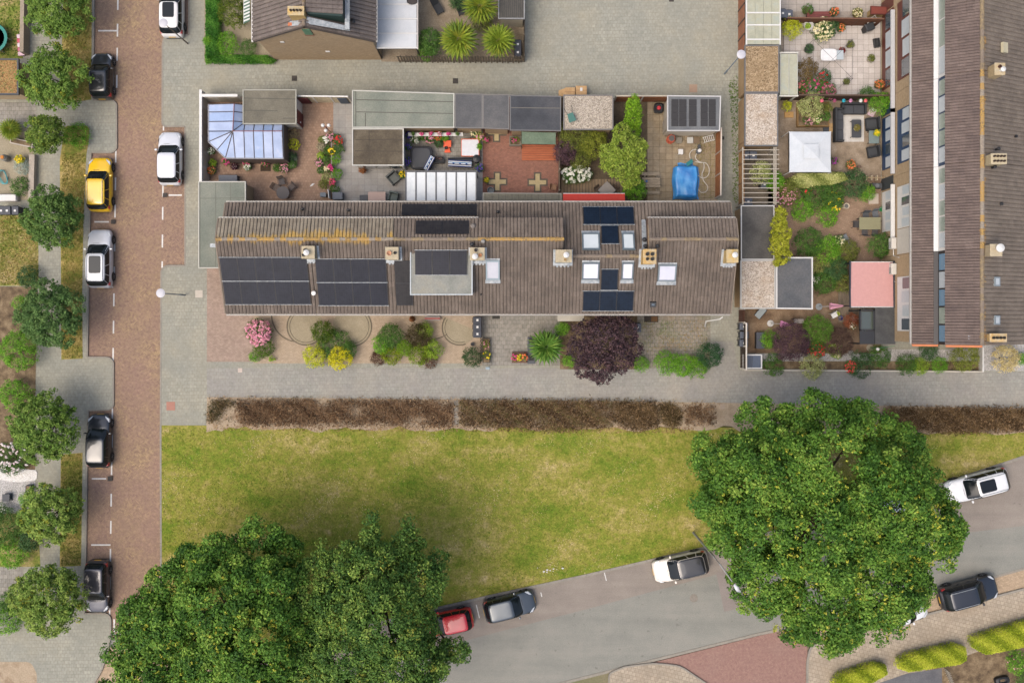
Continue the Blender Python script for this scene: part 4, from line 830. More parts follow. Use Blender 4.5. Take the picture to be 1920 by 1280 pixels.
t = fence('cream slatted gate between two maroon and blue panels on the alley', (563, 192), (660, 193), 1.9, (206, 192, 160), .12, .02, 1.3, (226, 222, 212), (236, 234, 228), 'slatted_gate', True)
for k, (c_, x0, x1) in enumerate((((100, 36, 42), 566, 586), ((70, 82, 98), 640, 657))):
    a, b = W(x0, 194, .1), W(x1, 194, .1); MB().box(a.x, a.y - .06, .2, b.x, a.y - .02, 1.85).build('door_leaf', paint(c_, .6), t)
def slat_fence(label, a, b, h, slat, gap, col, cat='fence', z0=.1, lean=0):
    A, B = W(*a, z0), W(*b, z0); d_ = B - A; L = d_.length; u = d_.normalized(); ang = math.atan2(d_.y, d_.x); t = thing('picket_fence', label, cat, (A + B) / 2); n = int(L / (slat + gap))
    me = MB().obox((0, 0, 0), slat, .025, h, 0).mesh('slat', NM('fence_slat_%d' % col[0], [tuple(int(c * .85) for c in col), tuple(int(c * 1.12) for c in col)], 2, .9, .3, 14, .35))
    nn = Vector((-u.y, u.x, 0))
    for k in range(n): inst(me, 'slat', A + u * (k + .5) * (slat + gap) + nn * (.03 if k % 2 else -.03), ang, parent=t)
    for z in (.35, h - .3): c = (A + B) / 2; MB().obox((c.x, c.y, z0 + z), L, .03, .09, ang).build('rail', paint(tuple(int(c * .8) for c in col), .9), t)
    return t
slat_fence('weathered hit and miss board fence along the alley below the palms', (748, 117), (983, 118), 1.7, .11, .1, (112, 100, 84))
fence('dark board fence on the east side of the palm garden', (983, 116), (983, 40), 1.7, (74, 66, 56), post=(90, 82, 70))
fence('reddish brown board fence behind the tall conifer', (1151, 191), (1250, 191), 1.75, (150, 96, 62), cap=(200, 186, 164))
fence('orange brown slatted fence east of the blue pool cover', (1342, 250), (1341, 372), 1.8, (166, 110, 72), cap=(222, 206, 186), horiz=True)
fence('brown trellis fence along the passage beside the pergola', (1385, 274), (1385, 384), 1.75, (166, 128, 88), .06, .05, 1.8, (150, 120, 90), horiz=True)
fence('low fence between brick patio and the garden of the purple shrub', (1048, 246), (1047, 362), 1.7, (124, 110, 92), post=(150, 140, 124))
fence('brown board fence north of the pale tiled patio', (1466, 47), (1640, 49), 1.6, (110, 72, 52), post=(92, 60, 44), cap=(120, 84, 62))
fence('dark board fence south of the pale tiled patio', (1464, 188), (1650, 189), 1.6, (80, 60, 48), post=(74, 56, 44), cap=(96, 76, 60))
fence('dark brown door panel in the passage below the white gravel roof', (1385, 580), (1385, 604), 1.8, (92, 58, 44), panel=1.0)
t = fence('dark ribbed fence with white frame at the end of the passage', (1388, 606), (1388, 690), 1.75, (70, 58, 48), .09, .02, 1.75, (216, 208, 194), (222, 214, 200))
wall('low white kerb wall between the front path and the long narrow garden', (1392, 693), (1838, 696), .5, paint((206, 198, 182), .8), .1)
wall('white post wall dividing the two south gardens of the right hand block', (1836, 650), (1836, 696), .6, ws, .1)
wall('low grey concrete wall beside the street trees at the upper left', (54, -40), (52, 104), .9, NM('concrete_wall', [(160, 146, 126), (178, 164, 144)], 1.5, .9, .3, 20, .3), .3)
wall('pale concrete garden wall beside the cactus planter', (66, 292), (64, 378), .5, NM('pale_concrete', [(178, 166, 150), (196, 184, 168)], 1.5, .9, .3, 20, .3), .42)
# --- the long block on the right
RX0 = 28.83; EX, EZr = 28.6, 5.9; CXl, CZl = 30.1, 6.65; CZt = 7.95; PX, PZ = 32.0, 9.0; FX, FZ = 37.5, 6.2
YB = [-1.72, 4.85, 10.8, 17.0, 27.0]
RL = [('south end house of the right hand block with black clerestory frames', (58, 52, 50), (232, 230, 226), (40, 42, 46)), ('house of the right hand block with white window bands and air units', (232, 228, 220), (232, 228, 220), (70, 74, 74)),
      ('house of the right hand block with blue window frames', (42, 66, 96), (42, 70, 104), (42, 60, 84)), ('north house of the right hand block with red brown window frames', (226, 224, 218), (108, 58, 46), (106, 56, 44))]
tb = tile_mat('block_roof_tiles', [(100, 87, 83), (117, 102, 95), (134, 118, 110)], (206, 150, 60), (PX + .1, .28), .2, .42, False); tb2 = tile_mat('block_roof_tiles_east', [(116, 106, 95), (132, 120, 108), (146, 134, 120)], (200, 150, 64), (PX, .4), .28, .36, False)
for i in range(4):
    y0, y1 = YB[i] + .01, YB[i + 1] - .01; lb, cl, gf, ff = RL[i]; ym = (y0 + y1) / 2
    t = thing('terraced_block_house', lb, 'house', (31.5, ym, .1), group='houses of the right hand block'); ov = .12 if i == 0 else 0
    prof = [(RX0, 0), (RX0, EZr - .15), (CXl + .05, CZl - .1), (CXl + .05, CZt - .05), (PX, PZ - .12), (FX - .3, FZ), (FX - .3, 0)]; n = len(prof)
    MB().add([(x, y0 + ov, z) for x, z in prof] + [(x, y1, z) for x, z in prof], [tuple(range(n - 1, -1, -1)), tuple(range(n, 2 * n))] + [(k, (k + 1) % n, n + (k + 1) % n, n + k) for k in range(n)]).build('wall', brick_tan_m, t)
    for a, b, c, d_, m_, cw, rw in (((EX, y1, EZr), (EX, y0, EZr), (CXl, y0, CZl), (CXl, y1, CZl), tb, .2, .42), ((CXl - .12, y1, CZt), (CXl - .12, y0, CZt), (PX, y0, PZ), (PX, y1, PZ), tb, .2, .42), ((FX, y0, FZ), (FX, y1, FZ), (PX, y1, PZ), (PX, y0, PZ), tb2, .3, .36)):
        r = tiled(a, b, c, d_, cw, rw, .05, .05).build('roof_tiles', m_, t); r['kind'] = 'stuff'
    ridge_tiles((PX, y0, PZ + .02), (PX, y1, PZ + .02), t, rt_o if i in (1, 2) else rt_p, .15, .45)
    MB().box(EX - .14, y0, EZr - .1, EX, y1, EZr + .02).build('gutter', gutter_m, t)
    # clerestory band
    cb = MB().box(CXl - .02, y0, CZl + .05, CXl + .045, y1, CZt - .03).build('clerestory', paint(cl, .5), t)
    MB().slab([(CXl - .3, y0, CZl + .02), (CXl - .02, y0, CZl + .12), (CXl - .02, y1, CZl + .12), (CXl - .3, y1, CZl + .02)], .03).build('apron', paint((226, 226, 224) if i else (58, 54, 54), .5), cb)
    n_ = 5; pw = (y1 - y0 - .3) / n_
    for k in range(n_):
        wv = MB().box(CXl - .05, y0 + .15 + k * pw + .06, CZl + .3, CXl - .022, y0 + .15 + (k + 1) * pw - .06, CZt - .2).build('window', bluegl_m if (i == 0 and k in (0, 2, 4)) else blind_m if (i * 3 + k) % 3 == 0 else NM('pale_pane_%d%d' % (i, k), [(150, 164, 150), (176, 186, 172)], 1.5, .2, 0, g=.1, spec=.7), cb)
    # facade: two storeys of framed windows
    if i == 3: segs = [(17.8, 23.6)]
    elif i == 2: segs = [(11.6, 15.6)]
    elif i == 1: segs = [(6.8, 9.9)]
    else: segs = [(-.8, 3.2)]
    for sy0, sy1 in segs:
        for z0, z1, fc in ((.35, 2.35, gf), (3.1, 5.3, gf)):
            fr = MB().box(RX0 - .06, sy0, z0, RX0 - .005, sy1, z1).build('window_band', paint(fc, .5), t); nw = 4; pw2 = (sy1 - sy0) / nw
            for k in range(nw):
                zz = z0 + (.95 if z0 > 1 and k % 2 else .7 if z0 < 1 else .8)
                MB().box(RX0 - .09, sy0 + k * pw2 + .1, zz, RX0 - .062, sy0 + (k + 1) * pw2 - .1, z1 - .12).build('pane', blind_m if (k + i) % 3 else glass_m, fr)
        if i in (1, 2, 3): MB().box(RX0 - .35, sy0 - (2.2 if i == 3 else .6), 2.55, RX0 - .065, sy1 + (.3 if i != 3 else -.3), 2.7).build('canopy', paint((204, 204, 204), .5) if i > 1 else ws, t)
        dd = MB().box(RX0 - .05, sy1 + .15, .15, RX0 - .004, sy1 + 1.05, 2.3).build('door', paint(ff, .5), t)
    if i == 0:
        chimney(t, 1871, 633, 9.3, 1.1, .5, (206, 168, 104), [(k * .24 - .36, 0, .09, (50, 46, 40)) for k in range(4)], zb=7.5, flash=False)
        chimney(t, 1867, 469, 9.7, .75, .75, (186, 168, 136), cowl=(.1, .12, .28), zb=7.5, flash=False)
        for py in (528, 600):
            q = W(1868, py, 8.3); s_ = MB().slab([(q.x - .25, q.y - .32, 8.62), (q.x + .25, q.y - .32, 8.36), (q.x + .25, q.y + .32, 8.36), (q.x - .25, q.y + .32, 8.62)], .2).build('skylight', paint((150, 160, 164), .5), t); MB().slab([(q.x - .15, q.y - .22, 8.585), (q.x + .15, q.y - .22, 8.43), (q.x + .15, q.y + .22, 8.43), (q.x - .15, q.y + .22, 8.585)], .03).build('pane', blind_m, s_)
        q = W(1820, 631, 8.6); MB().obox((q.x, q.y, 8.45), .4, .35, .25).build('roof_vent', lead_m, t)
        MB().box(EX, y0 - .04, EZr - .1, PX, y0 + .1, EZr + .0).build('verge', paint((206, 128, 84), .8), t)
        for sxa, sza, sxb, szb in ((EX, EZr, CXl, CZl), (CXl - .1, CZt, PX, PZ)): MB().slab([(sxa, y0 - .16, sza + .05), (sxa, y0 - .01, sza + .05), (sxb, y0 - .01, szb + .05), (sxb, y0 - .16, szb + .05)], .18).build('verge', paint((206, 128, 84), .8), t)
    if i == 2: chimney(t, 1872, 298, 9.7, 1.0, .65, (194, 178, 142), [(dx * .22 - .33, dy, .07, (60, 40, 34)) for dx in range(4) for dy in (-.16, .16)], zb=7.5, flash=False); vent(t, 1902, 257, lambda X, Y: PZ - (X - PX) * .51, .1, .3); vent(t, 1869, 280, lambda X, Y: 8.9, .12, .3); vent(t, 1862, 314, lambda X, Y: 8.9, .12, .3)
    if i == 2 or i == 0:
        q = W(1860, 298 if i == 2 else 469, 9); MB().slab([(q.x - .35, q.y - .6, 8.8), (q.x + .1, q.y - .6, 8.6), (q.x + .1, q.y + .6, 8.6), (q.x - .35, q.y + .6, 8.8)], .02).build('lead_flashing', lead_m, t)
    if i == 3:
        chimney(t, 1874, 130, 9.7, .65, .75, (190, 166, 124), [(-.05, .15, .1, (80, 46, 40))], (.05, -.1, .17), 7.5, False); q = W(1886, 89, 8.4); MB().slab([(q.x - .22, q.y - .35, 8.5), (q.x + .22, q.y - .35, 8.28), (q.x + .22, q.y + .35, 8.28), (q.x - .22, q.y + .35, 8.5)], .2).build('skylight', paint((206, 196, 164), .5), t)
    if i == 1:
        vent(t, 1875, 383, lambda X, Y: PZ - (X - PX) * .51, .12, .25); MB().box(RX0 - .03, 4.9, 3.0, RX0 - .004, 6.75, 5.6).build('cladding', paint((214, 206, 192), .6), t)
# air conditioning units on the facade
for px, py, lb in ((1683, 456, 'white air conditioning unit on the wall north of the pink awning'), (1681, 504, 'white air conditioning unit on the wall beside the pink awning')):
    q = W(px, py, 2.9); t = thing('air_conditioner', lb, 'air conditioner', (RX0 - .2, q.y, 2.4))
    MB().box(RX0 - .42, q.y - .42, 2.4, RX0 - .04, q.y + .42, 2.95).build('case', paint((220, 214, 202), .5), t, bevel=.03); MB().lathe((0, 0, 0), [(.2, 0), (.2, .02), (.03, .02)], 16)
    g_ = MB()
    for k in range(7): g_.box(RX0 - .435, q.y - .36, 2.47 + k * .06, RX0 - .422, q.y + .12, 2.49 + k * .06)
    g_.build('grille', paint((150, 150, 146), .5), t); MB().tube([(RX0 - .1, q.y - .42, 2.5), (RX0 - .06, q.y - .9, 2.45), (RX0 - .06, q.y - 1.1, 3.4)], .03, 6).build('pipe', ws, t)
# ------------------------------------------------------------------ cars
tyre_m = FLAT('tyre', (38, 37, 36), .85); rim_m = FLAT('alloy', (150, 152, 154), .35, metal=.6); carglass = NM('car_glass', [(30, 35, 38)], 1, .08, 0, g=0, spec=.28, obj=True); lamp_m = FLAT('headlamp', (214, 218, 220), .2, .8); tail_m = FLAT('tail_lamp', (190, 30, 36), .3, .7); plate_m = FLAT('number_plate', (232, 180, 30), .5)
trim_m = FLAT('car_trim', (28, 28, 30), .6)
def carpaint(c, flake=.0):
    m, n, p = newmat('car_paint_%d_%d_%d' % c); p.inputs['Base Color'].default_value = (*C(*c), 1); p.inputs['Roughness'].default_value = .35; p.inputs['Metallic'].default_value = flake
    p.inputs['Coat Weight'].default_value = .8; p.inputs['Coat Roughness'].default_value = .04
    v = pos(n, True); col = mixc(n, .5, C(*c), ramp(n, noise(n, v, 1.2, 4), [(.86,) * 3, (1.1,) * 3], .35, .65), 'MULTIPLY'); n.links.new(col, p.inputs['Base Color']); return m
def car(px, py, ang, L, Wd, Ht, col, label, roof=None, sunroof=None, rails=False, flake=0.0, wag=.975, hood=.25, group='cars parked along the streets', rimc=None):
    c = W(px, py, .75); t = local(thing('parked_car', label, 'car', (c.x, c.y, 0.0), R(ang), group)); pm = carpaint(col, flake); hw = Wd / 2
    st = [(0, .66, .50), (.012, .78, .58), (.04, .90, .66), (.10, .965, .74), (.18, .99, .82), (hood, 1.0, .92), (.40, 1.0, .93), (.60, 1.0, .95), (.80, .995, .97), (.90, .97, .97), (.96, .92, .95), (.99, .84, .80), (1.0, .74, .62)]
    mb = MB(); vs = []; fs = []; zt_s = Ht / 1.5
    for f, wf, zt in st:
        y = L / 2 - f * L; w_ = hw * wf; z = zt * zt_s
        half = [(w_ * .80, .20), (w_ * .95, .26), (w_, .42), (w_ * 1.0, max(.44, z - .22)), (w_ * .965, z - .07), (w_ * .86, z), (w_ * .45, z + .035), (0, z + .045)]
        vs += [(x, y, zz) for x, zz in half] + [(-x, y, zz) for x, zz in half[-2::-1]]
    m = 15
    for i in range(len(st) - 1):
        for k in range(m - 1): fs.append((i * m + k, i * m + k + 1, (i + 1) * m + k + 1, (i + 1) * m + k))
        fs.append((i * m + m - 1, i * m, (i + 1) * m, (i + 1) * m + m - 1))
    fs += [tuple(range(m - 1, -1, -1)), tuple(range((len(st) - 1) * m, len(st) * m))]
    body = mb.add(vs, fs).build('body', pm, t, True, sub=1)
    # greenhouse
    yb0, yb1 = L / 2 - hood * L - .02, L / 2 - wag * L; yr0, yr1 = L / 2 - (hood + .18) * L, L / 2 - (wag - .095) * L; zb = .90 * zt_s; zr = Ht - .05
    def P(th, h, out=0):
        e = .30; ct, s_ = math.cos(th), math.sin(th); k = h ** 1.0; bul = .05 * math.sin(math.pi * h)
        a = (hw * .95) * (1 - k) + (hw * .79) * k + bul + out; y0 = yb0 + (yr0 - yb0) * k + bul * .6 + out; y1 = yb1 + (yr1 - yb1) * k - bul * .6 - out
        return (math.copysign(abs(ct) ** e, ct) * a, (y0 + y1) / 2 + math.copysign(abs(s_) ** e, s_) * (y0 - y1) / 2, zb + (zr - zb) * h)
    N = 56; hs = (0, .2, .4, .6, .8, 1.0); vs = [P(2 * math.pi * k / N, h) for h in hs for k in range(N)]; fs = [(i * N + k, i * N + (k + 1) % N, (i + 1) * N + (k + 1) % N, (i + 1) * N + k) for i in range(len(hs) - 1) for k in range(N)]
    cab = MB().add(vs, fs).build('cabin', pm, t, True)
    vs = []; rings = (1.0, .96, .8, .4, .02)
    for j, q in enumerate(rings):
        for k in range(N):
            x, y, z = P(2 * math.pi * k / N, 1.0); ym = (yr0 + yr1) / 2; vs.append((x * q, ym + (y - ym) * q, zr + (0, .022, .04, .05, .052)[j]))
    fs = [(i * N + k, i * N + (k + 1) % N, (i + 1) * N + (k + 1) % N, (i + 1) * N + k) for i in range(4) for k in range(N)] + [tuple(range(4 * N, 5 * N))]
    rf = MB().add(vs, fs).build('roof', carpaint(roof, .1) if roof else pm, t, True)
    def glass(nm, side, u0, u1, h0, h1, n=14):
        hs = np.linspace(h0, h1, 6); us = np.linspace(u0, u1, n); q = np.sign(us) * np.abs(us) ** (1 / .30)
        th = {'r': np.arcsin(q), 'l': math.pi - np.arcsin(q), 'f': math.pi / 2 - np.arcsin(q), 'b': -math.pi / 2 + np.arcsin(q)}[side]; vs = [P(a, h, .012) for h in hs for a in th]
        fs = [(i * n + k, i * n + k + 1, (i + 1) * n + k + 1, (i + 1) * n + k) for i in range(5) for k in range(n - 1)]; return MB().add(vs, fs).build(nm, carglass, t, True)
    glass('windscreen', 'f', -.93, .93, .04, .97); glass('rear_window', 'b', -.9, .9, .2, .95)
    for a0, a1 in ((-.88, -.5), (-.46, .06), (.1, .84)):
        for sd_ in 'rl': glass('side_window', sd_, a0, a1, .14, .92)
    if sunroof:
        ym = (yr0 + yr1) / 2; a, b = sunroof
        MB().lathe((0, yr0 - (yr0 - yr1) * (a + b) / 2, zr + .03), [(.01, 0), (1, 0), (1, .03), (.97, .036), (.01, .036)], 24, 9, hw * .5, (yr0 - yr1) * (b - a) / 2).build('sunroof', carglass, rf)
    if rails:
        for s_ in (-1, 1): MB().tube([(s_ * hw * .66, yr0 - .1, zr + .03), (s_ * hw * .66, yr0 - .2, zr + .08), (s_ * hw * .66, yr1 + .15, zr + .08), (s_ * hw * .66, yr1 + .05, zr + .03)], .02, 6).build('roof_rail', lead_m, t)
    for fy in (.175, .80):
        for s_ in (-1, 1):
            y = L / 2 - fy * L; xo = s_ * (hw + .012); r = .325; vs = []; prof = [(.20, r * .9), (.17, r), (.03, r), (0, r * .94), (0, r * .68)]
            def whl(prof, n=20):
                vs = [(xo - s_ * d_, y + math.cos(2 * math.pi * k / n) * q, .325 + math.sin(2 * math.pi * k / n) * q) for d_, q in prof for k in range(n)]; m = len(prof)
                fs = [(i * n + k, i * n + (k + 1) % n, (i + 1) * n + (k + 1) % n, (i + 1) * n + k) for i in range(m - 1) for k in range(n)] + [tuple(range((m - 1) * n, m * n))]
                return MB().add(vs, fs)
            wh = whl(prof).build('wheel', tyre_m, t); whl([(.03, r * .67), (-.002, r * .66), (.01, r * .58), (.03, r * .2), (-.004, r * .16)], 20).build('rim', paint(rimc, .4) if rimc else rim_m, wh)
            sp = MB()
            for k in range(5):
                a = 2 * math.pi * k / 5 + .3; sp.hexa([(xo + s_ * .001, y + math.cos(a + d1) * q, .325 + math.sin(a + d1) * q) for d1, q in ((-.3, r * .16), (.3, r * .16), (.12, r * .6), (-.12, r * .6))], [(xo + s_ * .008, y + math.cos(a + d1) * q, .325 + math.sin(a + d1) * q) for d1, q in ((-.3, r * .16), (.3, r * .16), (.12, r * .6), (-.12, r * .6))])
            sp.build('spokes', rim_m, wh)
            n = 16; vs = [(s_ * (hw + .006), y + math.cos(math.pi * k / n) * q, .33 + math.sin(math.pi * k / n) * q) for q in (.33, .395) for k in range(n + 1)]; MB().add(vs, [(k, k + 1, n + 2 + k, n + 1 + k) for k in range(n)]).build('wheel_arch', trim_m, t)
    for s_ in (-1, 1):
        zl = .70 * zt_s; y = L / 2 - .055 * L
        MB().hexa([(s_ * hw * .52, y + .12, zl - .14), (s_ * hw * .935, y - .10, zl - .12), (s_ * hw * .985, y - .34, zl - .02), (s_ * hw * .62, y - .02, zl - .02)][::s_ or 1], [(s_ * hw * .55, y + .10, zl - .01), (s_ * hw * .92, y - .12, zl + .03), (s_ * hw * .94, y - .38, zl + .085), (s_ * hw * .62, y - .06, zl + .05)][::s_ or 1]).build('headlight', lamp_m, t)
        y = -L / 2 + .04 * L; zl = .86 * zt_s
        MB().hexa([(s_ * hw * .62, y - .08, zl - .16), (s_ * hw * .93, y + .02, zl - .16), (s_ * hw * .985, y + .28, zl - .1), (s_ * hw * .66, y + .04, zl - .16)], [(s_ * hw * .64, y - .04, zl + .06), (s_ * hw * .91, y + .06, zl + .08), (s_ * hw * .965, y + .3, zl + .075), (s_ * hw * .68, y + .1, zl + .09)]).build('tail_light', tail_m, t)
        MB().lathe((s_ * (hw + .09), yb0 - .38, zb - .01), [(.02, 0), (.11, .02), (.12, .09), (.08, .14), (.01, .15)], 10, 3, 1, .65).build('mirror', pm, t)
        for yy in (-.02, -.62 - .2): MB().box(min(s_ * hw * .99, s_ * (hw + .02)), yy - .09 + .1, .74 * zt_s, max(s_ * hw * .99, s_ * (hw + .02)), yy + .09 + .1, .74 * zt_s + .03).build('door_handle', pm, t)
    MB().box(-.26, -L / 2 - .012, .55, .26, -L / 2 + .03, .66).build('number_plate', plate_m, t); MB().box(-.26, L / 2 - .02, .36, .26, L / 2 + .012, .47).build('number_plate', plate_m, t)
    mb = MB().tube([(-hw * .45, yb0 + .05, zb + .03), (0, yb0 - .02 + .08, zb + .045), (hw * .1, yb0 + .04, zb + .05)], .012, 5); mb.build('wiper', trim_m, t)
    n_ = MB()                                   # bumper and sill trim strip round the foot of the body
    n_.box(-hw * .6, L / 2 - .03, .24, hw * .6, L / 2 + .008, .36).box(-hw * .62, -L / 2 - .008, .26, hw * .62, -L / 2 + .03, .4).build('bumper_trim', trim_m, t)
    return t
car(322, 17, 0, 4.3, 1.78, 1.5, (238, 236, 232), 'white hatchback half out of frame at the top, beside a disc lamp', sunroof=(.02, .62))
car(190, 142, 0, 3.6, 1.62, 1.48, (36, 38, 40), 'small black hatchback parked beside a round street tree', wag=.975)
car(187, 346, 0, 4.2, 1.76, 1.62, (252, 202, 28), 'bright yellow compact car at the left kerb', wag=.98, rails=True, rimc=(60, 60, 62))
car(318, 297, 0, 4.15, 1.75, 1.5, (222, 224, 228), 'silver white hatchback parked near the white garden wall', wag=.975)
car(187, 485, 0, 4.55, 1.82, 1.62, (212, 214, 217), 'silver estate car with a dark glass sunroof', sunroof=(.08, .72), rails=True, flake=.1, wag=.98, rimc=(70, 70, 72))
car(185, 827, 0, 4.15, 1.74, 1.5, (40, 44, 50), 'glossy black hatchback parked opposite the lawn corner', flake=.2)
car(182, 1100, 180, 4.1, 1.74, 1.5, (84, 82, 88), 'grey violet hatchback at the lower left kerb', flake=.5)
car(840, 1167, 97 + 5, 3.9, 1.7, 1.48, (230, 22, 38), 'red car half hidden under the lower tree', wag=.98)
car(955, 1137, -76, 4.05, 1.74, 1.5, (84, 92, 98), 'dark grey hatchback on the asphalt parking lane', flake=.5)
car(1277, 1062, 103, 4.35, 1.8, 1.6, (236, 226, 212), 'cream crossover with a black roof on the parking lane', roof=(30, 30, 32), wag=.985)
car(1834, 910, 105, 4.9, 1.86, 1.55, (240, 240, 238), 'white estate car with a grey sunroof at the right edge', sunroof=(.06, .6), rails=True, wag=.98)
car(1817, 1111, -75, 4.6, 1.85, 1.66, (36, 40, 48), 'black sport utility car on the tan parking strip', rails=True, flake=.3, wag=.98)
car(1690, 1148, -75, 4.2, 1.76, 1.5, (240, 240, 238), 'white car mostly hidden under the big tree, behind the black one')
car(1652, 955, 105, 4.3, 1.78, 1.5, (238, 236, 234), 'white car glimpsed through the leaves of the big tree')
# ------------------------------------------------------------------ street lamps
def disc_lamp(bx, by, tx, ty, z, label, col=(126, 140, 152), rot=0):
    b = W(bx, by, .1); t = thing('street_lamp', label, 'street lamp', b, group='disc headed street lamps')
    MB().tube([b, (b.x, b.y, 1.2)], .06, 10).tube([(b.x, b.y, 1.2), (b.x, b.y, z - .1)], .042, 10).build('pole', paint(col, .5), t)
    MB().lathe((b.x, b.y, z - .22), [(.06, 0), (.16, .06), (.2, .14), (.32, .17), (.325, .2), (.2, .24), (.01, .26)], 24).build('lamp_head', paint((206, 204, 208), .45), t)
    return t
disc_lamp(347, 553, 300, 548, 5.0, 'disc lamp post on the pavement west of the terrace'); disc_lamp(352, 82, 302, 45, 5.0, 'disc lamp post leaning over the white car at the top', (112, 100, 92)); disc_lamp(1358, 139, 1390, 100, 5.3, 'disc lamp post by the passage and the brown gravel roof')
b = W(1300, 998, .1); t = thing('street_lamp', 'tall lamp with curved arm reaching over the road beside the cream car', 'street lamp', b)
top = W(1372, 1085, 8.2); hd = W(1385, 1106, 8.6)
MB().tube([b, (b.x, b.y, 4), (b.x, b.y, 7.2), Vector((b.x, b.y, 7.9)).lerp(Vector((top.x, top.y, 8.0)), .25), Vector((b.x, b.y, 8.1)).lerp(Vector((hd.x, hd.y, 8.3)), .75)], .09, 10, .045).build('pole', paint((150, 150, 148), .5), t)
a = Vector((b.x, b.y, 8.1)).lerp(Vector((hd.x, hd.y, 8.3)), .7); u = (Vector((hd.x, hd.y, 8.3)) - a); u.z = 0; ang = math.atan2(u.y, u.x)
MB().lathe((hd.x, hd.y, 8.25), [(.05, 0), (.9, .03), (1, .08), (.8, .14), (.3, .18), (.01, .185)], 20, 2, .42, .16, ang).build('lamp_head', paint((214, 216, 222), .4), t)
# ------------------------------------------------------------------ trees
def tree(label, lobes_px, n, size, pal, tips=None, tipf=.0, name='broadleaf_tree', base=None, tr=.28, clump=.5, k=14, flat=.8, group=None, width=.6, low=-.15, inner=.58, tipk=False):
    L = []
    for x, y, r, z in lobes_px: q = W(x, y, z); rm = max(.25, r / S * (H - z) / H - clump * .6); L.append((q.x, q.y, q.z, rm, rm, rm * flat))
    cx = sum(l[0] for l in L) / len(L); cy = sum(l[1] for l in L) / len(L); zt = max(l[2] for l in L)
    b = W(*base, .1) if base else Vector((cx, cy, .1)); t = thing(name, label, 'tree', b, group=group)
    fork = Vector((b.x * .6 + cx * .4, b.y * .6 + cy * .4, zt * .42)); tk = MB().tube([b, b.lerp(fork, .5) + Vector((.05, .04, 0)), fork], tr, 10, tr * .75).build('trunk', bark, t)
    for l in L:
        e = Vector((l[0], l[1], l[2] - l[5] * .1)); m_ = fork.lerp(e, .5) + Vector((random.uniform(-.3, .3), random.uniform(-.3, .3), .35))
        MB().tube([fork, m_, e], tr * .42, 6, tr * .08).build('limb', bark, tk)
        for _ in range(2): a = rng.uniform(0, 6.28); MB().tube([m_.lerp(e, .5), Vector((e.x + math.cos(a) * l[3] * .7, e.y + math.sin(a) * l[3] * .7, e.z + l[5] * .4))], tr * .12, 5, tr * .03).build('limb', bark, tk)
    foliage('crown', L, n, size, pal, t, clump=clump, k=k, low=low, tips=None if tipk else tips, tipf=tipf, width=width, inner=inner)
    if tipk:                                     # yellow shoots: small bunches on the tufts
        ctr, nr, cl, cc = crown_pts(L, int(n * tipf * 1.0), .17, 6, .1, .97); ctr[:, 2] += .42; keep = np.repeat((cc[:, 0] - b.x) * .5 - (cc[:, 1] - b.y) + rng.normal(size=len(cc)) * 5 > -2, 6); ctr, nr = ctr[keep], nr[keep]
        me = leaf_mesh('young_shoots', ctr - np.array(ORG[t]), nr, .15 * rng.uniform(.7, 1.3, len(ctr)), pal_cols(tips, rng.uniform(0, 1, len(ctr)), rng.normal(size=len(ctr)) * .1) * 1.3, leafm, .55); o = bpy.data.objects.new('young_shoots', me); COL.objects.link(o); o.parent = t; o['kind'] = 'stuff'
    return t
YT = [(150, 158, 50), (176, 178, 62), (196, 192, 80)]
MAPLE = [(46, 78, 30), (70, 108, 38), (102, 138, 50), (146, 168, 72)]
OAK = [(46, 78, 34), (70, 103, 44), (102, 132, 56), (148, 166, 76)]
tree('huge spreading maple with yellow shoot tips beside the right hand road', [(1530, 772, 44, 8), (1500, 790, 45, 8), (1430, 792, 52, 7.5), (1620, 795, 55, 8), (1575, 775, 35, 7.6), (1345, 845, 52, 7), (1320, 880, 36, 6.6), (1335, 935, 42, 7), (1685, 842, 52, 7.5), (1362, 1000, 42, 7), (1440, 1080, 75, 7.5), (1540, 1130, 85, 8), (1640, 1090, 90, 8.5), (1715, 985, 85, 8), (1732, 910, 36, 7.5), (1762, 1010, 42, 7), (1735, 960, 50, 7.5), (1480, 1150, 55, 7), (1500, 1185, 30, 6.5), (1570, 1190, 42, 7), (1660, 1150, 50, 7.5), (1695, 1095, 50, 7.5), (1440, 900, 95, 9.5), (1560, 880, 105, 10.5), (1650, 950, 105, 10.5), (1540, 1000, 105, 11), (1430, 990, 85, 9.5), (1400, 870, 68, 8.5), (1470, 830, 66, 8.5), (1370, 940, 60, 8.4), (1408, 1040, 46, 7.5)], 165000, .215, MAPLE, YT, .05, base=(1470, 935), tr=.42, clump=.8, k=140, tipk=True)
tree('broad maple with yellow shoot tips at the lower left of the lawn', [(490, 1005, 42, 7.5), (530, 1035, 36, 7), (430, 1052, 55, 8), (370, 1065, 50, 7.5), (325, 1100, 52, 7.5), (280, 1150, 52, 7), (250, 1215, 48, 7), (318, 1175, 62, 8.5), (420, 1125, 85, 9.5), (500, 1110, 75, 9), (480, 1200, 95, 10), (400, 1255, 70, 9.5), (560, 1180, 65, 8.5), (290, 1262, 62, 8), (480, 1290, 85, 9), (228, 1290, 42, 6.5), (400, 1330, 85, 9), (570, 1275, 65, 8), (545, 1075, 40, 7.8)], 125000, .215, MAPLE, YT, .05, base=(450, 1110), tr=.38, clump=.8, k=140, tipk=True)
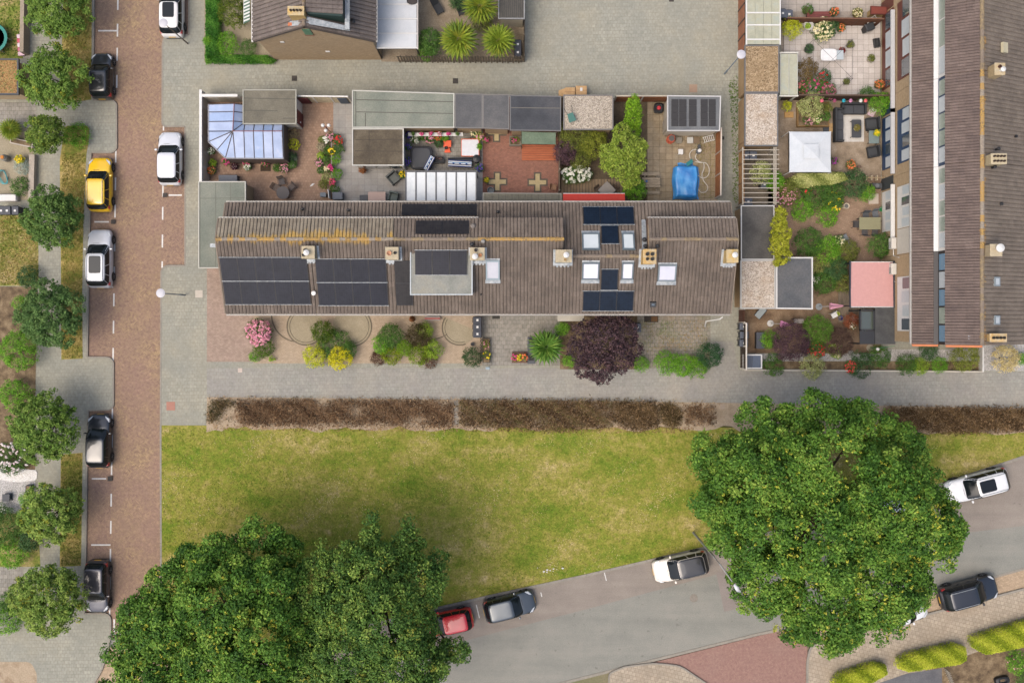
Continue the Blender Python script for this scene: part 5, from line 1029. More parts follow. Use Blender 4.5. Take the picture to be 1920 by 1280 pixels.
tree('finer leaved oak like tree hanging over the red car', [(700, 972, 14, 7.6), (692, 1000, 24, 7.6), (690, 1030, 36, 7.8), (766, 985, 16, 7.4), (765, 1020, 30, 7.5), (755, 1055, 42, 8), (640, 1062, 48, 8), (610, 1040, 26, 7.6), (700, 1085, 65, 9), (785, 1095, 55, 8.5), (825, 1055, 26, 7.5), (640, 1140, 65, 9), (720, 1160, 85, 10), (780, 1165, 44, 8.5), (845, 1215, 24, 7.5), (810, 1212, 34, 7.8), (660, 1230, 85, 9.5), (750, 1250, 80, 9.5), (800, 1240, 45, 8), (700, 1320, 85, 9), (605, 1300, 60, 8.5), (590, 1095, 50, 8), (570, 1150, 55, 8.5), (580, 1220, 60, 8.8), (858, 1218, 26, 7.5)], 100000, .19, OAK, [(140, 150, 60), (170, 174, 70)], .05, base=(720, 1085), tr=.36, clump=.6, name='oak_tree', k=60)
STR = [(76, 108, 42), (106, 136, 56), (136, 158, 72), (164, 180, 88)]
def street_tree(px, py, r, label, pal, tips=None, seed=0, z=2.7):
    q = .55; L = [(px, py, r * .8, z + .35), (px, py, r * .55, z + .7)]
    for i in range(9): a = i * .698 + seed; L.append((px + math.cos(a) * r * q * (1 + .12 * math.sin(i * 1.7 + 3 * seed)), py + math.sin(a) * r * q, r * (.48 + .1 * math.sin(i * 2.7 + seed)), z - .1 + .25 * math.sin(i * 1.9 + seed)))
    return tree(label, L, int(15000 * (r / 60) ** 2), .155, pal, tips, .04, 'street_tree', None, .09, .34, 36, .8, 'round headed street trees', .6)
SY = [(150, 156, 44), (176, 176, 60)]
street_tree(112, 16, 60, 'street tree at the top left corner beside the dashed bays', STR[:3], SY, .3); street_tree(103, 148, 60, 'round street tree beside the small black hatchback', STR[:3], SY, 1.1)
street_tree(88, 252, 40, 'smaller lighter street tree above the yellow car', [(70, 96, 36), (100, 124, 48), (136, 152, 66)], SY, 2.2); street_tree(97, 410, 57, 'dark round street tree between the yellow and silver cars', [(64, 96, 42), (92, 122, 58), (122, 146, 76)], None, 3.1)
street_tree(98, 590, 62, 'dark round street tree below the silver estate car', [(62, 94, 46), (88, 118, 62), (116, 142, 80)], None, .9); street_tree(88, 800, 66, 'large street tree beside the glossy black hatchback', STR[:3], None, 2.0)
street_tree(96, 962, 58, 'street tree above the white flowering shrubs and grey gravel', STR, SY, 2.9); street_tree(95, 1117, 68, 'lowest street tree beside the grey violet hatchback', STR, SY, 1.7)
# purple tree and the garden trees
tree('dark purple leaved tree in front of the terrace', [(1130, 640, 45, 3.8), (1100, 630, 32, 3.4), (1085, 655, 26, 3.2), (1165, 625, 34, 3.5), (1180, 655, 26, 3.3), (1120, 680, 34, 3.3), (1160, 670, 32, 3.4), (1130, 700, 22, 3.0), (1095, 690, 20, 2.9), (1135, 612, 28, 3.4)], 13000, .15, [(42, 34, 38), (64, 50, 54), (90, 70, 74), (110, 82, 80)], None, 0, 'purple_tree', None, .09, .26, 10, .7)
tree('light green garden tree beside the picnic bench', [(1170, 275, 28, 4.0), (1150, 290, 26, 3.6), (1190, 280, 24, 3.6), (1165, 310, 30, 3.6), (1190, 310, 22, 3.3), (1165, 248, 18, 3.6), (1140, 305, 18, 3.2), (1180, 335, 20, 3.0)], 8500, .15, [(96, 122, 40), (132, 152, 56), (168, 180, 84)], None, 0, 'garden_tree', None, .07, .26, 10, .75)
tree('tall bright green conifer behind the garden fence', [(1188, 190, 12, 4.2), (1187, 205, 16, 3.4), (1186, 225, 18, 2.6), (1186, 245, 17, 1.8)], 5000, .10, [(84, 124, 24), (116, 158, 34), (150, 184, 54)], None, 0, 'conifer_tree', None, .06, .2, 10, 1.2)
# ------------------------------------------------------------------ hedges
def hedge(label, px, h, pal, dens=420, size=.1, name='hedge', twiggy=False, z0=.1, fill=1.0, width=.55, mat=None, tips=None, cat='hedge', rough=.25, loose=.03):
    """box-like mass of leaves over a pixel outline (convex quad or polygon)"""
    P = [W(p[0], p[1], z0 + h * .8) for p in px]; xs = [p.x for p in P]; ys = [p.y for p in P]; c = (sum(xs) / len(xs), sum(ys) / len(ys)); t = thing(name, label, cat, (c[0], c[1], z0))
    A = abs(area([(p.x, p.y) for p in P])); per = sum((P[i] - P[i - 1]).length for i in range(len(P))); n = int(dens * (A + per * h) * fill); m = len(P)
    q = np.column_stack([rng.uniform(min(xs), max(xs), 6 * n), rng.uniform(min(ys), max(ys), 6 * n)]); ins = np.zeros(len(q), bool); ed = np.full(len(q), 9.0)
    for i in range(m):
        a, b = P[i], P[(i + 1) % m]; ins ^= ((a.y > q[:, 1]) != (b.y > q[:, 1])) & (q[:, 0] < (b.x - a.x) * (q[:, 1] - a.y) / (b.y - a.y + 1e-9) + a.x)
        d_ = b - a; nn = np.array([-d_.y, d_.x]) / d_.length; tt = np.clip(((q - [a.x, a.y]) @ np.array([d_.x, d_.y])) / d_.length ** 2, 0, 1); ed = np.minimum(ed, np.hypot(q[:, 0] - a.x - tt * d_.x, q[:, 1] - a.y - tt * d_.y))
    bump = .5 + .5 * np.sin(q[:, 0] * 1.3 + 1.7 * np.sin(q[:, 1] * 1.1)) * np.cos(q[:, 1] * 2.1 + np.sin(q[:, 0] * .7))
    if fill < 1: ins &= (bump + rng.normal(size=len(q)) * .2) > (1 - fill)
    keep = np.where(ins)[0][:n]; q = q[keep]; ed = ed[keep]; bump = bump[keep]; N = len(q)
    rnd = np.clip(ed / min(.3, h * .6), 0, 1); top = h * (.45 + .55 * np.sqrt(1 - (1 - rnd) ** 2)) * (1 - rough * .5 * bump)
    side = rng.uniform(0, 1, N) < .3 * (1 - rnd) + .12; z = np.where(side, rng.uniform(.1, 1, N) * top, top - rng.exponential(.06, N)); z = np.clip(z, .02, None)
    ctr = np.column_stack([q, z + z0]) + rng.normal(size=(N, 3)) * np.array([loose, loose, .03]); cvec = np.column_stack([q - np.array(c), np.zeros(N)])
    nr = unit(rng.normal(size=(N, 3)) * (.9 if twiggy else .55) + np.array([0, 0, .9])); patch = .5 + .3 * np.sin(q[:, 0] * 2.7 + q[:, 1] * 3.9) + rng.normal(size=N) * .22
    colr = pal_cols(pal, patch, rng.normal(size=N) * .14)
    if tips is not None: hot = rng.uniform(0, 1, N) < .12; colr[hot] = pal_cols(tips, rng.uniform(0, 1, hot.sum()), rng.normal(size=hot.sum()) * .1)
    colr = np.clip(colr * (np.array([1.15, 1.15, 1.1]) if twiggy else np.array([1.4, 1.4, 1.2])), 0, .8)
    me = leaf_mesh('foliage', ctr - np.array(ORG[t]), nr, size * rng.uniform(.6, 1.35, N), colr, mat or leafm, width); o = bpy.data.objects.new('foliage', me); COL.objects.link(o); o.parent = t; ORG[o] = ORG[t]
    mb = MB()
    for k in range(max(2, int(per / 2.2))):
        i = rng.integers(0, N); mb.tube([(q[i][0], q[i][1], z0), (q[i][0] + .04, q[i][1] + .03, z0 + top[i] * .8)], .018, 5, .006)
    mb.build('stems', bark, t); return t
HB = [(98, 74, 54), (126, 98, 74), (152, 120, 92), (176, 144, 112)]; HT = [(178, 146, 112), (196, 166, 130)]
kw = dict(size=.22, twiggy=True, width=.16, mat=twig, tips=HT, dens=300, rough=1.2, loose=.16)
hedge('dry brown hedge row left of the stepping slabs, its western half', [(442, 753), (590, 752), (592, 797), (446, 796)], .55, HB, **kw)
hedge('dry brown hedge row just left of the stepping slabs', [(592, 752), (849, 752), (849, 800), (700, 797), (594, 793)], .5, HB, fill=.8, **kw)
hedge('sparse green brown hedge remnant at the pavement corner', [(388, 752), (440, 753), (436, 792), (390, 794)], .45, [(84, 84, 50), (110, 100, 66), (140, 116, 84)], fill=.5, **kw)
hedge('long dense brown hedge right of the stepping slabs', [(862, 752), (1145, 753), (1148, 800), (1050, 808), (862, 797)], .6, [(86, 66, 46), (114, 90, 64), (140, 114, 82), (128, 122, 76)], fill=.97, **kw)
hedge('shorter brown hedge section in the middle of the row', [(1150, 754), (1232, 755), (1234, 800), (1195, 806), (1152, 792)], .58, [(90, 72, 48), (116, 94, 66), (142, 118, 84)], **kw)
hedge('small rounded brown hedge clump near its east end', [(1236, 759), (1262, 757), (1277, 770), (1276, 798), (1256, 802), (1238, 784)], .55, [(86, 72, 46), (112, 94, 64), (138, 118, 82)], **kw)
hedge('sparse brown hedge remnant beside the big maple', [(1284, 760), (1340, 761), (1342, 796), (1288, 796)], .4, HB, fill=.55, **kw)
hedge('thick brown hedge at the far right above the dry grass', [(1660, 765), (1960, 766), (1960, 806), (1800, 812), (1662, 806)], .6, [(92, 72, 50), (120, 96, 68), (146, 120, 86)], **kw)
hedge('clipped green hedge along the pavement at the top garden', [(384, -20), (412, -20), (412, 70), (408, 100), (384, 112)], .9, [(40, 84, 26), (64, 118, 38), (96, 146, 58)], size=.1, dens=620)
hedge('low ivy green hedge along the alley corner', [(383, 101), (500, 103), (517, 112), (510, 118), (384, 118)], .6, [(44, 90, 26), (72, 124, 40), (110, 152, 64)], size=.1, dens=620)
YH = [(112, 132, 30), (152, 168, 44), (190, 198, 66), (206, 208, 86)]
hedge('yellow green clipped hedge block at the bottom edge', [(1560, 1285), (1572, 1266), (1640, 1243), (1662, 1247), (1666, 1264), (1600, 1300)], 1.1, YH, size=.085, dens=950, rough=.06)
hedge('yellow green clipped hedge in the middle of the lower right row', [(1684, 1238), (1700, 1228), (1790, 1208), (1812, 1214), (1814, 1238), (1800, 1246), (1705, 1260), (1684, 1254)], 1.1, YH, size=.085, dens=950, rough=.06)
hedge('yellow green clipped hedge at the lower right corner', [(1822, 1196), (1920, 1166), (1990, 1146), (1990, 1190), (1920, 1214), (1850, 1228), (1824, 1214)], 1.1, YH, size=.085, dens=950, rough=.06)
t = hedge('cream variegated climber bank below the white gazebo', [(1478, 338), (1500, 322), (1580, 322), (1592, 336), (1560, 346), (1520, 350), (1490, 352)], 1.7, VARI, size=.1, dens=560, name='climber', cat='climber')
tree('yellow green shrub row lying over the dark felt roof', [(1462, 400, 13, 2.6), (1460, 420, 17, 2.9), (1464, 440, 19, 3.1), (1460, 460, 20, 3.1), (1466, 478, 17, 2.9), (1458, 490, 10, 2.6)], 5200, .14, [(120, 128, 30), (156, 160, 46), (190, 188, 70)], None, 0, 'tall_shrub', None, .06, .24, 24, .8)
# ------------------------------------------------------------------ palms
def frond_mesh(pal, L=1.0, nb=13):
    mb = MB(); st_ = .2 * L
    mb.tube([(0, 0, 0), (0, st_ * .5, .05), (0, st_, .04)], .012, 4, .008)
    for k in range(nb):
        a = (k / (nb - 1) - .5) * R(230); l = .82 * L * (.85 + .15 * math.cos(a)); d_ = Vector((math.sin(a), math.cos(a), 0)); s_ = Vector((d_.y, -d_.x, 0)); o = Vector((0, st_, .04)); w_ = .05 * L
        m_ = o + d_ * l * .55 + Vector((0, 0, .04)); e = o + d_ * l + Vector((0, 0, -.06 * L)); mb.add([o, m_ - s_ * w_, m_ + Vector((0, 0, .015)), m_ + s_ * w_, e], [(0, 1, 2), (0, 2, 3), (1, 4, 2), (2, 4, 3)])
    me = mb.mesh('frond', leafm); at = me.color_attributes.new('Col', 'FLOAT_COLOR', 'POINT'); cc = np.ones((len(me.vertices), 4), np.float32); cc[:, :3] = pal_cols(pal, rng.uniform(0, 1, len(cc)), np.zeros(len(cc))); at.data.foreach_set('color', cc.ravel()); return me
fm1, fm2 = frond_mesh([(96, 124, 34), (136, 158, 48), (176, 184, 66)]), frond_mesh([(84, 110, 36), (120, 144, 54), (190, 180, 60)])
def palm(px, py, r, z, label, n=22, ms=(fm1, fm2)):
    c = W(px, py, z); t = thing('fan_palm', label, 'palm', (c.x, c.y, .1)); MB().tube([(c.x, c.y, .1), (c.x, c.y, z)], .12, 9, .1).build('trunk', NM('palm_bark_%d' % px, [(84, 66, 46), (116, 94, 68)], 8, .95, .9, 18), t)
    for k in range(n):
        f = k / n; a = k * 2.39996; tilt = R(58) * (1 - f) ** 1 * 1.0 + R(6) - R(22) * (1 - f); el = R(62) * f - R(28) * (1 - f)
        o = inst(random.choice(ms), 'frond', (c.x, c.y, z + .1), parent=t, sc=r / S * random.uniform(.92, 1.08), rot=(el, R(random.uniform(-12, 12)), a))
    return t
palm(861, 76, 40, 2.6, 'large fan palm in the middle of the palm garden'); palm(935, 78, 34, 2.4, 'fan palm next to the two black bins'); palm(900, 14, 36, 2.6, 'fan palm at the top edge beside the dark shed')
palm(1024, 650, 36, 1.6, 'low fan palm in the grey front garden corner', 18, (frond_mesh([(60, 104, 36), (100, 146, 54), (150, 180, 80)]),)); palm(22, 244, 22, .9, 'spiky yucca by the driveway at the left edge', 30)
# ------------------------------------------------------------------ shrubs, flowers
for a in (
    (440, 26, 26, 2.4, [(50, 70, 18), (84, 104, 26), (126, 134, 44)], 'dark olive conifer bush beside the striped awning'),
    (425, 82, 22, .8, BRIGHT, 'bright fern like plant in the top front garden'), (466, 90, 14, .7, GREEN, 'dark round shrub beside the tan gable wall'), (392, 78, 10, .9, BRIGHT, 'leafy bright shoots inside the top hedge'),
    (806, 80, 24, 2.2, GREEN, 'dark green shrub beside the white panelled roof'), (800, 98, 14, 1.4, BRIGHT, 'small bright shrub against the weathered fence'), (905, 46, 16, 1.6, OLIVE, 'olive shrub among the palms'), (858, 4, 14, 1.2, DARK, 'grey green agave like plant between the lounge chairs'),
    (145, 255, 23, .9, BRIGHT, 'bright bushy plant on the verge above the yellow car'), (36, 657, 36, 1.8, BRIGHT, 'bright lime shrub at the left edge'), (31, 741, 29, 1.3, BRIGHT, 'clipped round shrub below the lime one'),
    (56, 520, 20, 1.0, DARK, 'dark shrub on the weedy front garden'), (38, 568, 12, .8, BRIGHT, 'small bright bush beside the dark street tree'), (14, 990, 34, 1.5, GREEN, 'dark shrub mass at the left edge below the gravel'), (25, 1032, 30, 1.4, BRIGHT, 'lime green shrub below the dark mass'),
    (58, 1010, 20, 1.4, DARK, 'shady shrub between lime bush and street tree'), (12, 1160, 28, 1.4, BRIGHT, 'bright leafy shrub at the lower left edge'), (18, 1128, 18, 1.2, GREEN, 'green shrub above the bright lower left one'),
    (43, 313, 14, .6, [(120, 138, 124), (156, 170, 156), (186, 196, 184)], 'silver blue agave in the wall planter'), (38, 350, 17, .8, GREEN, 'small palm like plant in the walled garden'), (10, 870, 14, .8, DARK, 'dark plant beside the white gravel patch'), (50, 935, 12, .7, BRIGHT, 'small box plant beside the grey planter'), (3, 955, 12, .8, GREEN, 'white flowered bush at the left frame edge', WHTF, 30),
    (605, 622, 20, 1.3, [(52, 78, 16), (80, 104, 26), (118, 132, 40)], 'olive rounded shrub at the top of the yellow trio'), (590, 668, 20, 1.2, YEL, 'yellow clipped shrub, left of the pair'), (638, 671, 21, 1.2, [(156, 156, 20), (208, 200, 34), (232, 220, 56)], 'golden flowering shrub, right of the pair'), (628, 648, 32, .7, GREEN, 'low dark ground cover between the yellow shrubs'), (655, 655, 14, 1.0, GREEN, 'dark green shrub beside the golden one'),
    (732, 630, 22, 1.6, GREEN, 'clipped green dome left in the second front bed'), (718, 646, 18, 1.2, BRIGHT, 'feathery light shrub below the green dome'), (784, 630, 22, 1.4, [(50, 46, 26), (72, 64, 36), (92, 82, 50)], 'dark olive brown dome in the second front bed'), (812, 655, 17, 1.0, LIME, 'feathery lime shrub at the right of the second bed'), (796, 620, 14, 1.1, LIME, 'lime shrub behind the dark dome'),
    (735, 664, 18, 1.1, [(70, 92, 12), (120, 138, 20), (160, 168, 40)], 'yellow green leafy shrub in the lower middle bed'), (785, 664, 20, 1.1, [(70, 96, 14), (112, 138, 24), (150, 168, 48)], 'glossy green yellow shrub in the lower middle bed'), (759, 652, 13, 1.5, [(84, 116, 24), (112, 146, 34), (136, 164, 52)], 'smooth clipped egg shaped shrub in the centre of the bed'), (711, 670, 14, .8, [(64, 42, 32), (88, 60, 46), (106, 78, 58)], 'brown low barberry at the left of the bed'), (805, 674, 15, .8, [(70, 44, 34), (92, 62, 48), (110, 80, 60)], 'brown low barberry at the right of the bed'),
    (885, 670, 17, 1.1, [(40, 64, 34), (64, 88, 50), (90, 112, 70)], 'dark rosemary like bush beside the path and bins'), (494, 652, 18, .7, [(56, 84, 20), (84, 112, 34), (116, 138, 52)], 'green shrub below the pink hydrangea'), (478, 668, 9, .5, BRIGHT, 'small corner tuft at the pink paving edge'), (510, 672, 6, .4, LIME, 'little lime tuft in the curved bed'),
    (1053, 616, 12, 1.2, BRIGHT, 'upright green shrub beside the low fan palm'), (1068, 676, 12, .9, BRIGHT, 'green shoots left of the purple tree'), (1202, 682, 14, .9, BRIGHT, 'green shoots right of the purple tree'), (1250, 680, 22, 1.1, BRIGHT, 'bright green laurel, left part of the low hedge'), (1280, 684, 20, 1.1, BRIGHT, 'bright green laurel in the middle of the low hedge'), (1306, 688, 20, 1.0, [(60, 104, 20), (96, 146, 34), (140, 176, 58)], 'lighter green laurel, right part of the low hedge'), (1330, 665, 23, 1.4, [(30, 62, 34), (48, 84, 48), (66, 102, 62)], 'dark clipped round conifer at the east front garden'),
    (1080, 255, 34, 2.2, OLIVE[:2] + [(140, 146, 60)], 'olive green shrub spreading over the gravel garage roof'), (1112, 270, 26, 2.0, [(92, 104, 30), (124, 132, 44), (156, 158, 66)], 'yellow green shrub beside the light garden tree'), (1060, 286, 23, 2.0, PURP, 'purple leaved shrub over the deck corner'), (1088, 300, 18, 1.6, OLIVE, 'olive shrub between purple leaves and white hydrangea'), (1190, 355, 20, 1.8, BRIGHT, 'green shrub beside the red awning'),
    (1519, 200, 22, 1.7, VARI, 'pale variegated standard ball over the planter'), (1484, 54, 18, 1.4, YEL[:2] + [(190, 190, 70)], 'yellow green shrub in the patio corner'), (1511, 130, 18, 1.6, [(80, 66, 34), (112, 92, 50), (140, 118, 72)], 'brown feathery grass beside the small greenhouse roof'), (1475, 200, 8, .8, YEL, 'small golden bush by the planter'), (1624, 178, 14, 1.1, GREEN, 'green bush at the corner of the tiled patio'), (1650, 195, 20, 1.6, BRIGHT, 'hanging green shrub against the tan wall'),
    (1478, 352, 14, 1.8, OLIVE, 'olive climber at the pergola end'), (1425, 325, 18, 2.3, VARI, 'pale variegated climber on the pergola slats'), (1452, 340, 16, 2.0, BRIGHT, 'bright green climber beside the pergola posts'), (1530, 365, 26, 1.3, GREEN, 'dark green perennials below the variegated climber'), (1505, 395, 20, 1.1, BRIGHT, 'bright green perennials near the pink flowers'), (1560, 362, 22, 1.1, GREEN, 'dark leafy mound beside the yellow flowers'), (1600, 345, 26, 1.2, DARK, 'dark green clump beside the trellis'), (1625, 362, 14, .9, BRIGHT, 'light green clump near the house steps'), (1550, 405, 20, 1.0, BRIGHT, 'green perennials in the middle flower bed'),
    (1515, 455, 27, 1.6, GREEN, 'large green bush south of the curved path'), (1550, 470, 26, 1.4, BRIGHT, 'bright green bush beside the slate roof'), (1590, 470, 20, 1.2, OLIVE, 'olive bush next to the curved clinker path'), (1650, 460, 22, 1.7, GREEN, 'dark bush against the tan wall by the air units'), (1565, 505, 24, 1.3, DARK, 'dark shrub left of the pink awning'), (1545, 528, 22, 1.2, GREEN, 'green shrub beside the slate shed'), (1580, 530, 18, 1.0, OLIVE, 'brownish green shrub near the wooden deck'), (1545, 493, 30, 1.0, [(120, 124, 60), (150, 152, 84), (170, 170, 108)], 'pale grass strip along the slate shed garden', None, 0),
    (1482, 640, 36, 2.0, PURP, 'purple leaved maple like shrub in the long south garden'), (1530, 617, 26, 1.7, [(60, 96, 26), (88, 124, 40), (116, 148, 60)], 'round green shrub between two purple ones'), (1572, 640, 26, 1.5, [(66, 50, 44), (94, 72, 62), (118, 96, 80)], 'bronze leaved shrub beside the round green one'), (1594, 602, 13, .9, [(120, 62, 40), (146, 84, 56), (166, 106, 74)], 'rust red shrub beside the dark deck chairs'), (1522, 686, 22, 1.0, VARI, 'variegated shrub spilling over the kerb wall'), (1442, 636, 16, 1.0, BRIGHT, 'green bush left of the purple maple'), (1448, 684, 20, .7, GREEN, 'green ground cover by the solar box'), (1612, 684, 24, .6, DARK, 'dark ground cover along the kerb wall'), (1700, 682, 20, .7, GREEN, 'green ground cover along the right kerb wall'), (1725, 686, 14, .8, LIME, 'lime shrub along the right kerb wall'), (1760, 684, 14, .7, BRIGHT, 'bright shrub near the south end house'), (1808, 668, 26, 1.6, [(90, 104, 34), (122, 132, 52), (150, 152, 76)], 'olive feathery bush at the south end house'), (1884, 672, 25, 1.3, [(166, 150, 96), (206, 188, 130), (228, 212, 160)], 'pale straw coloured round bush at the right edge'), (1915, 672, 10, .8, BRIGHT, 'green bush at the right frame edge'), (1648, 668, 20, .8, GREEN, 'green bush under the washing pole'), (1740, 655, 18, .8, DARK, 'dark shrub strip below the south end verge'),
    (1905, 1240, 20, 1.2, BRIGHT, 'rose bush beside the lower right hedge', PINKF, 10), (1920, 1270, 14, 1.0, GREEN, 'dark bush at the lower right corner'),
    ):
    px, py, r, h, pal, lb = a[:6]; fl = a[6] if len(a) > 6 else None
    plant(px, py, r, h, pal, lb, fl=fl, nf=a[7] if fl else 0, size=.1 if r > 16 else .075, group=None)
# flowering shrubs
plant(486, 622, 24, 1.3, GREEN, 'large pink hydrangea beside the pink paving', 'hydrangea', 'flower', PINKF, 130, fsize=.17)
plant(1080, 328, 28, 1.0, GREEN, 'white hydrangea with round heads beside the wooden deck', 'hydrangea', 'flower', WHTF, 42, fsize=.2, ry=16)
plant(25, 858, 30, 1.0, GREEN, 'white and pink flowering shrub above the white gravel at the left edge', 'flowering_shrub', 'flower', [(226, 196, 196), (246, 232, 228), (252, 248, 246)], 50, fsize=.16)
plant(1544, 56, 20, 1.0, GREEN, 'cream hydrangea beside the little white table', 'hydrangea', 'flower', CRMF, 60, fsize=.15); plant(1558, 52, 14, 1.1, DARK, 'dark bush behind the cream hydrangea')
plant(1525, 165, 22, 1.0, GREEN, 'rose bed with red and pink flowers beside the tiled patio', 'flowering_shrub', 'flower', MAGF, 26, fsize=.15); plant(1552, 172, 14, .9, GREEN, 'pink hydrangea in the corner of the rose bed', 'hydrangea', 'flower', [(180, 90, 120), (206, 120, 146), (220, 150, 170)], 60, fsize=.12); plant(1502, 165, 12, .9, GREEN, 'pink and orange flowers beside the greenhouse roof', 'flowering_shrub', 'flower', [(220, 120, 150), (236, 150, 120)], 16, fsize=.14)
plant(1545, 145, 12, .8, DARK, 'sparse red roses in front of the white parasol table', 'rose_bush', 'flower', REDF, 7, fsize=.13)
plant(1472, 362, 22, 1.5, OLIVE, 'pink flowering climber beside the pergola', 'flowering_shrub', 'flower', PINKF, 90, fsize=.11); plant(1560, 378, 20, .9, GREEN, 'tall yellow flowers in the middle flower bed', 'flowering_shrub', 'flower', YELF, 14, fsize=.14); plant(1512, 361, 8, 1.1, GREEN, 'single red rose below the variegated climber', 'rose_bush', 'flower', REDF, 5, fsize=.13)
plant(1572, 455, 12, .9, GREEN, 'white flowering plant beside the garden chairs', 'flowering_shrub', 'flower', CRMF, 34, fsize=.12); plant(1528, 524, 8, .8, GREEN, 'white lilies against the slate shed', 'flowering_shrub', 'flower', WHTF, 8, fsize=.16)
plant(1530, 655, 16, .7, GREEN, 'red flowers in front of the round green shrub', 'flowering_shrub', 'flower', REDF, 26, fsize=.13); plant(1567, 657, 13, .7, LIME, 'yellow and cream flowers in front of the bronze shrub', 'flowering_shrub', 'flower', CRMF, 22, fsize=.1); plant(1595, 688, 11, .5, GREEN, 'bright coral flowers on the kerb wall', 'flowering_shrub', 'flower', [(226, 70, 70), (240, 100, 96)], 44, fsize=.12)
plant(1516, 226, 9, .5, GREEN, 'pink and white flowers at the foot of the standard ball', 'flowering_shrub', 'flower', PINKF, 20, fsize=.1, z0=.4); plant(1531, 224, 8, .5, BRIGHT, 'cream flowers in the square planter', 'flowering_shrub', 'flower', CRMF, 16, fsize=.1, z0=.4); plant(1546, 218, 9, .6, GREEN, 'green bushes at the right of the square planter', z0=.4); plant(1551, 203, 9, .6, OLIVE, 'olive bush at the back of the square planter', z0=.4)
# the bed in the terracotta courtyard
for i, (px, py, r, pal, fl, lb) in enumerate(((612, 262, 7, GREEN, WHTF, 'white flowers at the top of the courtyard bed'), (620, 258, 8, GREEN, PINKF, 'pale pink flowers under the globe lamp'), (634, 263, 9, GREEN, REDF, 'red flowers at the grey edge of the courtyard bed'), (612, 282, 9, GREEN, None, 'dark leaves left in the courtyard bed'), (623, 284, 7, GREEN, YELF, 'yellow lilies in the courtyard bed'), (634, 278, 10, GREEN, None, 'leafy bush right in the courtyard bed'), (612, 300, 8, GREEN, None, 'low leaves midway in the courtyard bed'), (631, 300, 9, BRIGHT, None, 'bright bush midway in the courtyard bed'), (621, 315, 7, GREEN, MAGF, 'magenta petunias in the courtyard bed'), (613, 317, 6, GREEN, CRMF, 'cream blooms beside the magenta petunias'), (632, 326, 9, BRIGHT, None, 'lime bush low in the courtyard bed'), (613, 333, 9, VARI, None, 'variegated tuft low in the courtyard bed'), (624, 342, 7, GREEN, [(220, 60, 110), (236, 100, 140)], 'pink flowers near the foot of the courtyard bed'), (608, 345, 9, OLIVE, None, 'olive tuft at the foot of the courtyard bed'), (628, 354, 8, GREEN, None, 'green tuft at the foot of the courtyard bed'))):
    plant(px, py, r, .6, pal, lb, 'bedding_plant', 'flower' if fl else 'plant', fl, 14, size=.075, fsize=.12, lobes=3)
# ------------------------------------------------------------------ garden buildings of glass and canvas
bar_m = paint((76, 66, 66), .5); rose_m = paint((150, 96, 92), .5)
def glass_roof():
    t = thing('conservatory', 'blue glass roofed conservatory with radiating bars in the west courtyard', 'conservatory', (*W(460, 260, 2.3)[:2], .1))
    E, Z = 2.35, 2.85; gm = [NM('conservatory_glass_%d' % i, [c, tuple(min(255, q + 14) for q in c), (206, 208, 222)], .9, .4, 0, g=.06, spec=.15, lo=.35, hi=.8) for i, c in enumerate(((160, 176, 206), (168, 182, 210), (152, 172, 206)))]
    e = lambda x, y: W(x, y, E); r = lambda x, y: W(x, y, Z); hub = r(436.5, 246)
    Lw = [196, 210.5, 228.5, 246.5]; n = 0
    def pane(P):
        nonlocal n; mb = MB(); c = sum((Vector(p) for p in P), Vector()) / len(P); Q = [Vector(p).lerp(c, .03) for p in P]
        if (Q[1] - Q[0]).cross(Q[2] - Q[0]).z < 0: Q = Q[::-1]
        k = len(Q); mb.add([q - Vector((0, 0, .03)) for q in Q] + Q, [tuple(range(k - 1, -1, -1)), tuple(range(k, 2 * k))] + [(i, (i + 1) % k, k + (i + 1) % k, k + i) for i in range(k)])
        mb.build('pane', gm[n % 3], t); n += 1
    def bar(a, b, m=bar_m, w_=.032):
        MB().tube([Vector(a) + Vector((0, 0, .015)), Vector(b) + Vector((0, 0, .015))], w_, 6).build('glazing_bar', m, t)
    ridgeL = [r(439, 194.5), r(438.6, 209.5), r(438, 227.5), hub]
    for i in range(3):
        pane([e(391, Lw[i]), e(391, Lw[i + 1]), ridgeL[i + 1], ridgeL[i]]); pane([ridgeL[i], ridgeL[i + 1], e(456, (196.5, 211.5, 229, 232)[i + 1] if i < 2 else 232), e(456, (196.5, 211.5, 229)[i])])
    for i in range(4): bar(e(391, Lw[i]), ridgeL[i]); bar(ridgeL[i], e(456, (196.5, 211.5, 229, 232)[i])) if i < 3 else None
    bar(ridgeL[0], hub, rose_m); bar(hub, e(456, 232))
    fan = [e(391, 246.5), e(391, 266), e(407, 281), e(422.5, 296.5), e(441, 297)]
    for i in range(4): pane([fan[i], fan[i + 1], hub]); bar(fan[i], hub)
    xs = [441, 459, 477, 495, 512.5, 531]; xr = [436.5, 457, 475, 493, 510.5, 529]
    for i in range(5):
        a, b = r(xr[i], 246), r(xr[i + 1], 246); pane([e(xs[i], 297.3), e(xs[i + 1], 297.3), b, a]); u0 = e(456 if i == 0 else xs[i], 232.5); pane([a, b, e(xs[i + 1] - 1, 233), u0]); bar(e(xs[i], 297), a); bar(a, u0) if i else None
    bar(e(531, 297), r(529, 246)); bar(r(529, 246), e(530, 233)); bar(hub, r(529, 246), rose_m)
    rim = [e(391, 196), e(391, 266), e(422.5, 296.5), e(531.5, 297.5), e(530.5, 233)]
    for a, b in zip(rim, rim[1:]): MB().tube([a, b], .05, 6).build('gutter', paint((160, 160, 164), .5), t); d_ = b - a; c = (a + b) / 2; MB().obox((c.x, c.y, .1), d_.length - .1, .05, E - .16, math.atan2(d_.y, d_.x)).build('side_wall', paint((96, 84, 78), .6), t)
    for a in rim: MB().obox((a.x, a.y, .1), .09, .09, E - .1).build('post', paint((110, 98, 92), .6), t)
glass_roof()
